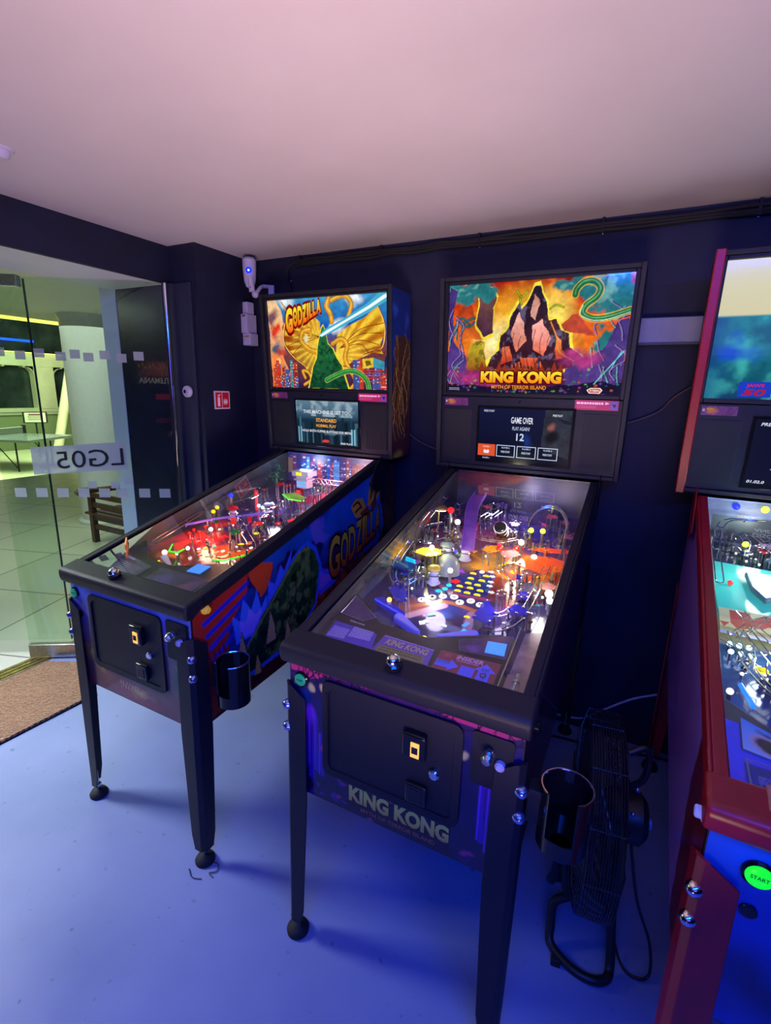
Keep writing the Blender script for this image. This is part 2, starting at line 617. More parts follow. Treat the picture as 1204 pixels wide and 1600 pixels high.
def tile_material():
    m = bpy.data.materials.new('mall_floor_tiles')
    m.use_nodes = True
    nt = m.node_tree; b = nt.nodes['Principled BSDF']; L = nt.links
    tc = nt.nodes.new('ShaderNodeTexCoord')
    mp = nt.nodes.new('ShaderNodeMapping'); mp.inputs['Rotation'].default_value = (0, 0, R(-20)); mp.inputs['Location'].default_value = (0.3, 0.2, 0)
    br = nt.nodes.new('ShaderNodeTexBrick')
    br.offset = 0.0
    br.inputs['Scale'].default_value = 1.0
    br.inputs['Brick Width'].default_value = 0.78; br.inputs['Row Height'].default_value = 0.78
    br.inputs['Mortar Size'].default_value = 0.006
    br.inputs['Color1'].default_value = (0.52, 0.54, 0.46, 1); br.inputs['Color2'].default_value = (0.60, 0.62, 0.52, 1)
    br.inputs['Mortar'].default_value = (0.2, 0.2, 0.17, 1)
    L.new(tc.outputs['Object'], mp.inputs[0]); L.new(mp.outputs[0], br.inputs['Vector']); L.new(br.outputs['Color'], b.inputs['Base Color'])
    b.inputs['Roughness'].default_value = 0.25
    return m


WALL_DARK = mat('dark_navy_paint', (0.008, 0.010, 0.032), 0.62, noise=0.25, nscale=9, bump=0.12, bscale=260)
PANEL_DARK = mat('dark_gloss_panel', (0.014, 0.015, 0.050), 0.25, noise=0.2, nscale=6, bump=0.03)
CEIL_MAT = mat('ceiling_paint', (0.60, 0.54, 0.60), 0.75, noise=0.05, nscale=2.5, bump=0.1, bscale=90)
WHITE_PAINT = mat('white_paint', (0.70, 0.71, 0.74), 0.5, noise=0.05, nscale=4, bump=0.05)
CREAM = mat('cream_mall_paint', (0.72, 0.74, 0.55), 0.5, noise=0.08, nscale=3)
DARK_SHOP = mat('dark_shop_glass', (0.03, 0.045, 0.05), 0.15, noise=0.5, nscale=2)
FLOOR = floor_material()

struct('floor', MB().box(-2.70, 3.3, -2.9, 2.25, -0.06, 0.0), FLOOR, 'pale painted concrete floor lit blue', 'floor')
struct('ceiling', MB().box(-2.13, 3.3, -2.9, 2.25, CEIL, CEIL + 0.1), CEIL_MAT, 'low smooth ceiling glowing pink and violet', 'ceiling')
struct('wall_back', MB().box(-2.1, 3.3, WALLY, WALLY + 0.1, 0, CEIL), WALL_DARK, 'dark navy wall behind the pinball machines', 'wall')
struct('wall_left', MB().box(-2.53, -1.95, 1.777, 2.25, 0, CEIL), WALL_DARK, 'dark navy pier between the door and the corner', 'wall')
struct('wall_right', MB().box(3.2, 3.3, -2.9, 2.25, 0, CEIL), WALL_DARK, 'dark navy wall on the right', 'wall')
struct('wall_front', MB().box(-2.2, 3.3, -2.9, -2.8, 0, CEIL), WALL_DARK, 'dark navy wall behind the viewer', 'wall')
struct('wall_left.001', MB().box(-2.23, -2.13, -2.9, -0.2, 0, CEIL), WALL_DARK, 'dark navy wall on the near side of the entrance', 'wall')
struct('trim_1', MB().box(-2.15, -2.128, -0.2, 1.777, H0, CEIL + 0.01), WALL_DARK, 'dark navy header beam over the glass entrance', 'header beam')
struct('ceiling.001', MB().box(-2.56, -2.15, -0.4, 1.777, H0, H0 + 0.12), WHITE_PAINT, 'white soffit of the entrance recess', 'soffit')
struct('trim_2', MB().box(-2.655, -2.53, 1.765, 2.3, 0, 2.12), mat('post_blue_light_tint', (0.50, 0.56, 0.85), 0.5, noise=0.04, nscale=4), 'white painted end post of the entrance reveal', 'post')  # white post; the blue light falling on it is put into its colour
struct('trim_3', MB().box(-2.529, -2.14, 1.768, 1.777, 0, H0), PANEL_DARK, 'glossy dark panel on the entrance reveal', 'panel')
fr = MB().box(-2.128, -2.095, 1.755, 1.777, 0, H0).box(-2.0, -1.985, 1.765, 1.777, 0, H0).box(-2.095, -2.0, 1.770, 1.777, 0, H0)
struct('trim_4', fr, mat('dark_door_frame', (0.03, 0.034, 0.06), 0.6, bump=0.05, spec=0.3), 'dark grey door frame beside the glass door', 'door frame', 0.002)

# entrance threshold strip
th = MB().box(-2.80, -2.70, -0.4, 1.76, -0.02, 0.004)
for i in range(3): th.box(-2.79 + i * 0.03, -2.775 + i * 0.03, -0.4, 1.76, 0.004, 0.007)
struct('trim_5', th, mat('brass_threshold', (0.8, 0.66, 0.3), 0.25, 1.0, noise=0.3, nscale=20), 'shiny brass threshold strip at the entrance', 'threshold')

# ---------------------------------------------------------------- glass door standing ajar
A0 = Vector((-2.80, 1.252, 0)); A1 = Vector((-2.09, 1.722, 0))
AD = (A1 - A0).normalized(); AN = Vector((-AD.y, AD.x, 0)); AL = (A1 - A0).length
GLASS_DOOR = glass_material('door_glass', (0.90, 0.97, 0.91), 1.5)
FROST = plastic_clear('frosted_vinyl', (0.62, 0.68, 0.60), 0.62)
door = bpy.data.objects.new('door_1', None); COL.objects.link(door)
door['kind'] = 'structure'; door['label'] = 'frameless glass door standing open with frosted squares'; door['category'] = 'glass door'


def leaf_box(s0, s1, n0, n1, z0, z1):
    P = lambda s, n, z: tuple(A0 + AD * s + AN * n + Vector((0, 0, z)))
    return [P(s0, n0, z0), P(s1, n0, z0), P(s1, n1, z0), P(s0, n1, z0), P(s0, n0, z1), P(s1, n0, z1), P(s1, n1, z1), P(s0, n1, z1)]


part('glass_pane', MB().hexa(leaf_box(0, AL - 0.02, 0, 0.010, 0.085, 1.93)), GLASS_DOOR, door)
part('bottom_rail', MB().hexa(leaf_box(0, AL - 0.02, -0.012, 0.022, 0.01, 0.085)), STEEL, door, 0.002)
part('pivot_post', MB().tube([A1 + Vector((-0.01, 0.0, 0.01)), A1 + Vector((-0.01, 0.0, 1.93))], 0.011, 12), CHROME, door)
part('patch_fitting', MB().hexa(leaf_box(-0.1, 0.20, -0.014, 0.024, 1.885, 1.935)), STEEL, door, 0.002)
part('edge_seal', MB().hexa(leaf_box(AL - 0.02, AL - 0.012, -0.004, 0.014, 0.01, 1.93)), BLACK, door)
lk = MB().lathe([(0.028, 0.0), (0.028, 0.012), (0.022, 0.018), (0.0, 0.018)], (-2.035, 1.764, 1.437), (0, -1, 0), 24)
lk.lathe([(0.009, 0.018), (0.009, 0.024), (0.0, 0.024)], (-2.035, 1.764, 1.437), (0, -1, 0), 16, 1)
o = part('lock_plate', lk, [WHITE_PL, CHROME], door, label='round white lock cover on the frame')
# frosted squares of the safety markings, inner face of the pane
LOWROW = [0.075, 0.175, 0.275, 0.375, 0.475, 0.56, 0.67, 0.77]
for i, s in enumerate(LOWROW):
    part('frosted_square', MB().hexa(leaf_box(s - 0.027, s + 0.027, -0.0012, -0.0002, 0.900, 0.946)), FROST, door)
for s, z in ((0.42, 0.965), (0.53, 0.965), (0.60, 0.985)):
    part('frosted_square', MB().hexa(leaf_box(s - 0.02, s + 0.02, -0.0012, -0.0002, z - 0.018, z + 0.018)), FROST, door)
for i, s in enumerate((0.075, 0.165, 0.25, 0.345, 0.41, 0.47, 0.545, 0.62, 0.70)):
    z = 1.585 + (0.0 if i % 2 else 0.012)
    part('frosted_square', MB().hexa(leaf_box(s - 0.023, s + 0.023, -0.0012, -0.0002, z - 0.02, z + 0.02)), FROST, door)
vs_ = leaf_box(0.15, 0.60, -0.0012, -0.0002, 1.013, 1.150)
vs_ = [(p[0], p[1], p[2] + (0.034 if i in (1, 2, 5, 6) else 0)) for i, p in enumerate(vs_)]
part('vinyl_sign', MB().hexa(vs_), FROST, door, label='frosted vinyl strip with dark letters LG05 read from outside')
v, f, w, h = text_geo('LG05', 0.0)
lt = MB()
# read from the mall side, so it is mirrored from in here
for lay in (-0.0022,):
    vs = [tuple(A0 + AD * (0.585 - 0.32 * p[0] / w) + AN * lay + Vector((0, 0, 1.068 - 0.024 * p[0] / w + 0.086 * p[1] / h))) for p in v]
    lt.add(vs, f)
lt.build('sign_lettering', mat('black_vinyl', (0.01, 0.01, 0.012), 0.5), bpy.data.objects['vinyl_sign'])

# second, fixed pane left of the leaf: its edge shows as a thin line
P0 = A0 + AD * 0.14 + AN * 0.05
e = MB().hexa(leaf_box(-1.2, 0.19, 0.05, 0.060, 0.085, 1.93))
w1 = struct('window_1', e, glass_material('side_glass', (0.92, 0.98, 0.93), 1.5), 'fixed frameless glass pane beside the glass door', 'glass pane')
part('glass_edge', MB().hexa(leaf_box(0.19, 0.194, 0.049, 0.061, 0.085, 1.93)), mat('glass_edge_green', (0.02, 0.05, 0.04), 0.2), w1)

# ---------------------------------------------------------------- the mall beyond
struct('floor.001', MB().box(-8.6, -2.80, -6, 13, -0.1, -0.001), tile_material(), 'pale tiled mall floor beyond the glass door', 'floor')
struct('floor.002', MB().box(-20, -8.6, -6, 20, -0.68, -0.58), CREAM, 'lower cream coloured mall floor down the steps', 'floor')
st = MB()
for i in range(3): st.box(-8.6 - 0.3 * (i + 1), -8.6 - 0.3 * i, -6, 13, -0.7, -0.145 * (i + 1))
struct('floor.003', st, mat('stone_steps', (0.45, 0.42, 0.30), 0.5, noise=0.1), 'beige steps down to the lower mall floor', 'steps')
struct('ceiling.002', MB().box(-6.0, -2.56, -6, 8, 2.12, 2.3), mat('mall_ceiling', (0.75, 0.76, 0.62), 0.6, noise=0.04), 'white mall ceiling beyond the entrance', 'ceiling')
struct('ceiling.003', MB().box(-20, -6.0, -6, 20, 4.2, 4.3), mat('dark_void', (0.03, 0.05, 0.07), 0.7, noise=0.3), 'dark high ceiling of the mall hall', 'ceiling')
wf = MB().box(-18.4, -18.0, -6, 22, -0.6, 0.62, 0)
wf.box(-18.2, -17.95, -6, 22, 1.95, 2.34, 0)
wf.box(-18.5, -18.3, -6, 22, 0.62, 4.2, 1)
for i in range(9):
    y0 = 5.9 + i * 1.75
    wf.box(-18.25, -17.98, y0, y0 + 0.62, 0.6, 2.0, 0)
    for k in range(7):      # stepped arch shoulders
        a = k / 7 * math.pi / 2
        dx = 0.30 * (1 - math.sin(a)); dz = 0.28 * (1 - math.cos(a))
        wf.box(-18.25, -17.98, y0 - dx, y0, 1.95 - dz - 0.04, 1.95 - dz + 0.06, 0)
        wf.box(-18.25, -17.98, y0 + 0.62, y0 + 0.62 + dx, 1.95 - dz - 0.04, 1.95 - dz + 0.06, 0)
struct('wall_far', wf, [CREAM, DARK_SHOP], 'cream mall arcade wall with dark arched openings', 'wall')
LED_Y = mat('yellow_led', (1, 0.85, 0.3), 0.5, emit=lin((255, 240, 120)), es=1.3)
LED_B = mat('blue_led', (0, 0.1, 1), 0.5, emit=lin((10, 60, 255)), es=2.5)
solo('led_strip', MB().box(-6.03, -5.99, -3, 8, 2.108, 2.122).box(-6.05, -6.03, -3, 8, 2.09, 2.15), LED_Y, 'yellow light strip along the near mall ceiling edge', 'light strip')
solo('led_strip', MB().box(-17.93, -17.88, 3, 21.9, 2.345, 2.37).box(-17.945, -17.93, 3, 21.9, 2.345, 2.38), LED_Y, 'yellow light strip along the top of the far arcade', 'light strip')
solo('led_strip', MB().box(-17.5, -17.46, 7.0, 9.25, 2.67, 2.72).box(-17.56, -17.5, 7.0, 9.25, 2.66, 2.73), LED_B, 'blue light strip in the dark above the arcade', 'light strip')
cl = MB().lathe([(0.30, 0.0), (0.30, 0.03), (0.265, 0.05), (0.265, 2.06), (0.29, 2.12)], (-5.15, 3.28, 0), (0, 0, 1), 48)
struct('trim_6', cl, mat('column_white', (0.70, 0.72, 0.74), 0.35, noise=0.03), 'round white mall column behind the glass door', 'column')
# slanted pale strut beyond the column
solo('slanted_strut', MB().tube([(-16.0, 8.75, -0.58), (-16.0, 9.55, 2.4)], 0.13, 16), CREAM, 'slanted pale pillar left of the round column in the mall', 'pillar')

# counter (grey-green) in front of the arcade
ct = thing('reception_counter', 'grey green counter in front of the dark arches in the mall', 'counter', (-17.2, 8.2, -0.58))
part('counter_body', MB().box(-0.3, 0.3, -3.4, 2.2, 0, 1.05), mat('green_grey_laminate', (0.16, 0.20, 0.12), 0.4, noise=0.15), ct, 0.01)
part('counter_top', MB().box(-0.36, 0.36, -3.5, 2.3, 1.05, 1.11), mat('grey_counter_top', (0.3, 0.33, 0.28), 0.3, noise=0.1), ct, 0.01)

# table tennis table
tt = thing('table_tennis_table', 'grey table tennis table on folding legs in the mall', 'table', (-12.23, 6.10, -0.58), 25)
GREYT = mat('grey_table_top', (0.16, 0.19, 0.22), 0.22, noise=0.1, nscale=5)
part('table_top', MB().box(-2.74, 0.0, 0, 1.525, 0.70, 0.76), GREYT, tt, 0.005)
for x in (-2.3, -0.5):
    for y in (0.2, 1.32):
        part('leg', MB().tube([(x, y, 0.70), (x, y, 0.0)], 0.018, 8).tube([(x, y, 0.06), (x + (0.5 if x < -1 else -0.5), y, 0.68)], 0.012, 8), BLACK, tt)
part('net', MB().box(-1.375, -1.365, -0.1, 1.62, 0.765, 0.92), mat('net_cloth', (0.1, 0.12, 0.12), 0.8, noise=0.3), tt)
part('net_tape', MB().box(-1.38, -1.36, -0.1, 1.62, 0.915, 0.93), WHITE_PL, tt)
part('net_post', MB().box(-1.40, -1.34, 1.56, 1.64, 0.72, 0.96), BLACK, tt)
sg = thing('framed_notice', 'small framed notice standing beyond the table tennis table', 'sign', (-14.4, 7.41, -0.58), 62)
part('frame', MB().box(-0.27, 0.27, -0.015, 0.015, 0.98, 1.27).box(-0.02, 0.02, -0.01, 0.01, 0, 0.98), BLACK, sg, 0.003)
ap = Art(0.42, 0.28, 40, 28, (205, 205, 190)); ap.lines(0.15, 0.85, 0.3, 0.8, 3, (90, 40, 60)); ap.orect(0.2, 0.8, 0.12, 0.26, (120, 60, 80))
ap.build('notice_sheet', lambda s, t, l: (-0.23 + 0.46 * s, -0.017 - l, 1.25 - 0.25 * t), ART_PRINT, sg)

# wooden bench
WOOD = mat('dark_brown_wood', (0.085, 0.038, 0.022), 0.4, noise=0.35, nscale=18)
be = thing('wooden_bench', 'dark brown slatted wooden bench by the round mall column', 'bench', (-4.58, 2.70, 0), -90)
for y in (0.08, 1.12):
    for x in (-0.42, 0.0):
        part('leg', MB().box(x - 0.025, x + 0.025, y - 0.025, y + 0.025, 0, 0.46 if x == 0 else 0.60), WOOD, be, 0.004)
for x in (0.0, -0.42): pass
for y in (0.08, 1.12):
    pts = [(0.13, y, 0.485), (0.08, y, 0.508), (-0.1, y, 0.49), (-0.3, y, 0.485), (-0.45, y, 0.50)]
    part('armrest', MB().tube(smooth_path(pts), 0.026, 10), WOOD, be)
sl = MB()
for i in range(6): sl.box(-0.40 + i * 0.075, -0.345 + i * 0.075, 0, 1.2, 0.27, 0.29)
part('seat', sl, WOOD, be, 0.003)
sl = MB()
for i in range(3): sl.box(-0.45, -0.43, 0.02, 1.18, 0.36 + i * 0.08, 0.40 + i * 0.08)
part('backrest', sl, WOOD, be, 0.003)
for x in (0.0,):
    sl = MB()
    for z in (0.13, 0.22, 0.34, 0.43): sl.box(x - 0.012, x + 0.012, 0.08, 1.12, z, z + 0.05)
    part('side_rail', sl, WOOD, be, 0.003)

# coir door mat
MATM = bpy.data.materials.new('coir'); MATM.use_nodes = True
_nt = MATM.node_tree; _b = _nt.nodes['Principled BSDF']
_tcn = _nt.nodes.new('ShaderNodeTexCoord'); _wv = _nt.nodes.new('ShaderNodeTexWave'); _wv.inputs['Scale'].default_value = 26; _wv.inputs['Distortion'].default_value = 5; _wv.inputs['Detail'].default_value = 3; _wv.inputs['Detail Scale'].default_value = 3
_mp = _nt.nodes.new('ShaderNodeMapping'); _mp.inputs['Rotation'].default_value = (0, 0, R(35))
_nt.links.new(_tcn.outputs['Object'], _mp.inputs[0]); _nt.links.new(_mp.outputs[0], _wv.inputs['Vector'])
_rp = _nt.nodes.new('ShaderNodeValToRGB'); _rp.color_ramp.elements[0].color = (0.17, 0.085, 0.05, 1); _rp.color_ramp.elements[1].color = (0.55, 0.33, 0.19, 1)
_nt.links.new(_wv.outputs['Fac'], _rp.inputs[0]); _nt.links.new(_rp.outputs[0], _b.inputs['Base Color'])
_bp = _nt.nodes.new('ShaderNodeBump'); _bp.inputs['Strength'].default_value = 0.8; _bp.inputs['Distance'].default_value = 0.01
_nt.links.new(_wv.outputs['Fac'], _bp.inputs['Height']); _nt.links.new(_bp.outputs[0], _b.inputs['Normal']); _b.inputs['Roughness'].default_value = 0.9
dm = thing('door_mat', 'brown woven coir mat on the floor inside the entrance', 'mat', (0, 0, 0))
MQ = [(-2.66, 0.80), (-2.20, 0.80), (-2.17, 1.22), (-2.50, 1.36), (-2.665, 1.27)]
MQ = [(-2.675, 0.30), (-2.215, 0.30), (-2.185, 1.22), (-2.51, 1.355), (-2.675, 1.27)]
part('mat_pile', MB().prism([(x, y) for x, y in MQ], lambda x, y: (x, y, 0.003), lambda x, y: (x, y, 0.014)), MATM, dm, 0.002)
_c = (-2.44, 0.8)
part('mat_backing', MB().prism([(_c[0] + (x - _c[0]) * 1.02, _c[1] + (y - _c[1]) * 1.012) for x, y in MQ], lambda x, y: (x, y, 0.0), lambda x, y: (x, y, 0.0035)), RUBBER, dm)
# ================================================================ artwork
def volcano_backglass():
    a = Art(0.636, 0.388, 330, 210, (190, 50, 25))
    a.vgrad([(0, (176, 34, 14)), (0.25, (215, 62, 16)), (0.6, (236, 120, 30)), (0.8, (110, 36, 90)), (1, (36, 20, 54))])
    n = a.fbm(7, 5, 5)
    a.mix(np.clip((n - 0.52) * 6, 0, 1) * np.clip(1 - a.T * 1.6, 0, 1), (130, 22, 18))
    a.mix(np.clip((0.45 - n) * 6, 0, 1) * np.clip(1 - a.T * 2, 0, 1) * 0.7, (250, 140, 50))
    a.blob(0.45, 0.42, 0.36, 0.46, (255, 205, 50), 0.8, 0.05, 7)
    a.blob(0.30, 0.52, 0.17, 0.26, (255, 245, 170), 0.9, 0.06, 8)
    a.blob(0.62, 0.30, 0.12, 0.28, (255, 240, 110), 0.9, 0.05, 9, 0.8)
    # distant volcanoes
    a.poly([(0.0, 0.5), (0.05, 0.30), (0.10, 0.16), (0.13, 0.16), (0.20, 0.42), (0.22, 0.5)], (160, 36, 24), 0.02, 4, 1, (225, 110, 40))
    a.poly([(0.62, 0.45), (0.70, 0.30), (0.73, 0.30), (0.84, 0.48)], (190, 70, 50), 0.02, 5)
    # winged specks in the sky
    for p in ([(0.40, 0.08), (0.43, 0.14), (0.46, 0.09)], [(0.59, 0.25), (0.62, 0.22), (0.66, 0.24)], [(0.42, 0.15), (0.43, 0.20)]):
        a.curve(p, 0.022, (60, 70, 20)); a.curve(p, 0.010, (190, 210, 40))
    # crumbling stone column on the left and dark crag in the middle, rimmed with yellow light
    col = [(0.17, 0.36), (0.19, 0.20), (0.18, 0.10), (0.22, 0.04), (0.27, 0.06), (0.29, 0.13), (0.27, 0.22), (0.27, 0.36), (0.28, 0.44), (0.22, 0.47)]
    grow = lambda P, k: [((x - sum(p[0] for p in P) / len(P)) * k + sum(p[0] for p in P) / len(P), (y - sum(p[1] for p in P) / len(P)) * k + sum(p[1] for p in P) / len(P)) for x, y in P]
    a.poly(grow(col, 1.14), (255, 225, 60), 0.015, 11)
    a.poly(col, (120, 78, 66), 0.015, 11, 1, (70, 36, 66))
    # jagged twin mountain with strata, rimmed with yellow light
    crag = [(0.24, 0.78), (0.27, 0.66), (0.315, 0.60), (0.33, 0.47), (0.37, 0.40), (0.385, 0.27), (0.42, 0.17), (0.435, 0.24), (0.465, 0.20), (0.50, 0.06), (0.53, 0.05), (0.545, 0.14), (0.575, 0.20), (0.59, 0.34),
            (0.63, 0.33), (0.66, 0.43), (0.70, 0.46), (0.72, 0.58), (0.77, 0.66), (0.79, 0.74), (0.62, 0.79), (0.42, 0.77)]
    a.poly(grow(crag, 1.09), (255, 232, 70), 0.02, 12)
    a.poly(crag, (34, 26, 46), 0.02, 12, 1, (64, 28, 40))
    m = a.inside(crag, 0.02, 12)
    a.mix(m * np.clip((a.fbm(18, 31, 3) - 0.55) * 8, 0, 1) * 0.7, (110, 100, 140))
    # pink and orange lit rock faces
    for P, c1, c2 in (([(0.505, 0.10), (0.535, 0.20), (0.51, 0.34), (0.48, 0.30)], (200, 130, 110), (240, 180, 160)),
                      ([(0.42, 0.26), (0.45, 0.36), (0.47, 0.52), (0.42, 0.62), (0.39, 0.46)], (250, 190, 175), (235, 120, 90)),
                      ([(0.50, 0.38), (0.56, 0.34), (0.60, 0.50), (0.57, 0.66), (0.51, 0.60)], (250, 180, 170), (235, 105, 70)),
                      ([(0.34, 0.58), (0.38, 0.56), (0.40, 0.70), (0.33, 0.72)], (235, 120, 80), (200, 60, 30)),
                      ([(0.63, 0.48), (0.67, 0.52), (0.69, 0.66), (0.64, 0.68)], (245, 150, 90), (220, 80, 40)),
                      ([(0.44, 0.66), (0.54, 0.68), (0.52, 0.75), (0.46, 0.75)], (235, 110, 70), (210, 60, 30))):
        a.poly(P, c1, 0.025, 14, 1, c2)
    for k in range(9):
        a.curve([(0.36 + 0.04 * k, 0.42 + 0.03 * (k % 4)), (0.35 + 0.04 * k, 0.56), (0.37 + 0.04 * k, 0.74)], 0.009, (50, 18, 30), 0.5, 0.8)
    a.curve([(0.60, 0.36), (0.64, 0.50), (0.66, 0.62), (0.74, 0.70)], 0.012, (255, 150, 60))
    for k in range(9):
        an = k / 9 * math.pi
        a.stroke([(0.40 + 0.02 * k, 0.74 - 0.015 * (k % 3)), (0.41 + 0.02 * k, 0.80)], 0.014, (230, 110, 60))
    # mossy ruin on the left
    ruin = [(0.12, 0.78), (0.14, 0.58), (0.17, 0.52), (0.20, 0.50), (0.24, 0.52), (0.23, 0.60), (0.25, 0.80)]
    a.poly(ruin, (215, 195, 50), 0.02, 21, 1, (130, 50, 20))
    a.mix(a.inside(ruin, 0.02, 21) * np.clip((a.fbm(26, 8, 3) - 0.5) * 8, 0, 1) * 0.7, (70, 70, 25))
    # crashed blue plane shape left: generic thin teal branches
    for p in ([(0.03, 0.40), (0.08, 0.30), (0.13, 0.36)], [(0.08, 0.46), (0.10, 0.34), (0.16, 0.30)], [(0.05, 0.32), (0.12, 0.38), (0.16, 0.34)]):
        a.curve(p, 0.026, (24, 60, 72)); a.curve(p, 0.010, (60, 120, 130))
    # teal foliage along the top corners
    for s, t, r, q, sd in ((0.10, 0.04, 0.16, 0.09, 3), (0.20, 0.02, 0.12, 0.06, 4), (0.70, 0.06, 0.10, 0.10, 5), (0.80, 0.14, 0.10, 0.14, 6), (0.92, 0.10, 0.10, 0.20, 7), (0.94, 0.30, 0.06, 0.10, 8), (0.86, 0.48, 0.06, 0.06, 9), (0.88, 0.60, 0.06, 0.06, 10)):
        a.blob(s, t, r, q, (40, 118, 122), 0.25, 0.16, sd); a.blob(s, t - 0.02, r * 0.6, q * 0.5, (120, 180, 170), 0.4, 0.2, sd + 20, 0.8)
    # violet root walls left and right
    a.poly([(0, 0.0), (0.05, 0.05), (0.03, 0.3), (0.035, 0.5), (0.10, 0.62), (0.13, 0.80), (0.10, 0.95), (0, 0.95)], (66, 46, 112), 0.03, 31, 1, (90, 60, 140))
    a.poly([(1, 0.25), (0.95, 0.30), (0.93, 0.44), (0.88, 0.62), (0.79, 0.72), (0.70, 0.78), (0.72, 0.98), (1, 0.98)], (72, 56, 124), 0.03, 32, 1, (84, 58, 132))
    rr = random.Random(5)
    for i in range(26):
        left = i % 2
        s = (rr.uniform(0.0, 0.10) if left else rr.uniform(0.84, 0.99)); t = rr.uniform(0.35, 0.95)
        p = [(s, t), (s + rr.uniform(-0.03, 0.03), t - 0.08), (s + rr.uniform(-0.05, 0.05), t - 0.17)]
        a.curve(p, 0.010, (150, 130, 190) if i % 3 else (110, 180, 190))
        a.curve([(x + 0.006, y) for x, y in p], 0.008, (30, 20, 60))
    # magenta ground and dark multi-coloured undergrowth
    a.blob(0.20, 0.86, 0.22, 0.10, (170, 50, 120), 0.5, 0.10, 41); a.blob(0.78, 0.70, 0.12, 0.10, (180, 60, 130), 0.6, 0.10, 42)
    a.poly([(0, 0.92), (0.3, 0.95), (0.6, 0.93), (1, 0.88), (1, 1), (0, 1)], (26, 22, 48), 0.03, 43)
    for i in range(150):
        s = rr.random(); t = rr.uniform(0.86, 0.99) if 0.12 < s < 0.75 else rr.uniform(0.75, 0.99)
        a.blob(s, t, rr.uniform(0.004, 0.012), rr.uniform(0.006, 0.016), rr.choice([(90, 60, 150), (50, 120, 110), (160, 60, 120), (60, 60, 120), (200, 90, 60), (120, 160, 90)]), 0.6)
    a.stroke([(0.99, 0.62), (0.86, 0.90)], 0.012, (120, 200, 210))
    # plain green serpent
    a.rimmed([(0.995, 0.29), (0.90, 0.335), (0.82, 0.345), (0.765, 0.30), (0.775, 0.235), (0.825, 0.17), (0.838, 0.10), (0.805, 0.045), (0.755, 0.045), (0.72, 0.10), (0.715, 0.145)], 0.052, (240, 200, 60), (34, 110, 62), (120, 200, 120), 0.010)
    a.curve([(0.995, 0.305), (0.90, 0.352), (0.82, 0.360), (0.752, 0.31), (0.76, 0.23)], 0.010, (190, 220, 190))
    a.curve([(0.995, 0.345), (0.9, 0.38), (0.80, 0.385)], 0.012, (250, 90, 40))
    a.C *= (0.62 + 0.76 * a.fbm(16, 77, 4))[..., None]
    a.C *= (0.80 + 0.35 * a.fbm(40, 99, 2))[..., None]
    # title block
    a.blob(0.44, 0.85, 0.28, 0.12, (90, 16, 16), 0.5, 0.03, 50)
    for i in range(14):
        s = 0.20 + 0.035 * i
        a.poly([(s, 0.80), (s + 0.02, 0.70 + 0.03 * (i % 3)), (s + 0.04, 0.80)], (150, 50, 30), 0.01, 51)
    a.text('KING KONG', (0.215, 0.685, 0.795, 0.905), (255, 235, 60), (245, 130, 20), 0.06, 0, (90, 10, 10), 0.07, 0.0)
    a.text('MYTH OF TERROR ISLAND', (0.285, 0.605, 0.925, 0.960), (245, 150, 40), None, 0.02, 0, (60, 10, 10), 0.04)
    a.lines(0.015, 0.09, 0.955, 0.985, 2, (190, 180, 200))
    a.opoly([(0.825, 0.955), (0.845, 0.935), (0.895, 0.935), (0.908, 0.955), (0.895, 0.985), (0.84, 0.985)], (245, 235, 225))
    a.opoly([(0.832, 0.957), (0.848, 0.942), (0.892, 0.942), (0.900, 0.957), (0.890, 0.978), (0.843, 0.978)], (200, 40, 40))
    a.text('STERN', (0.842, 0.892, 0.950, 0.971), (250, 240, 230), None, 0.02)
    return a


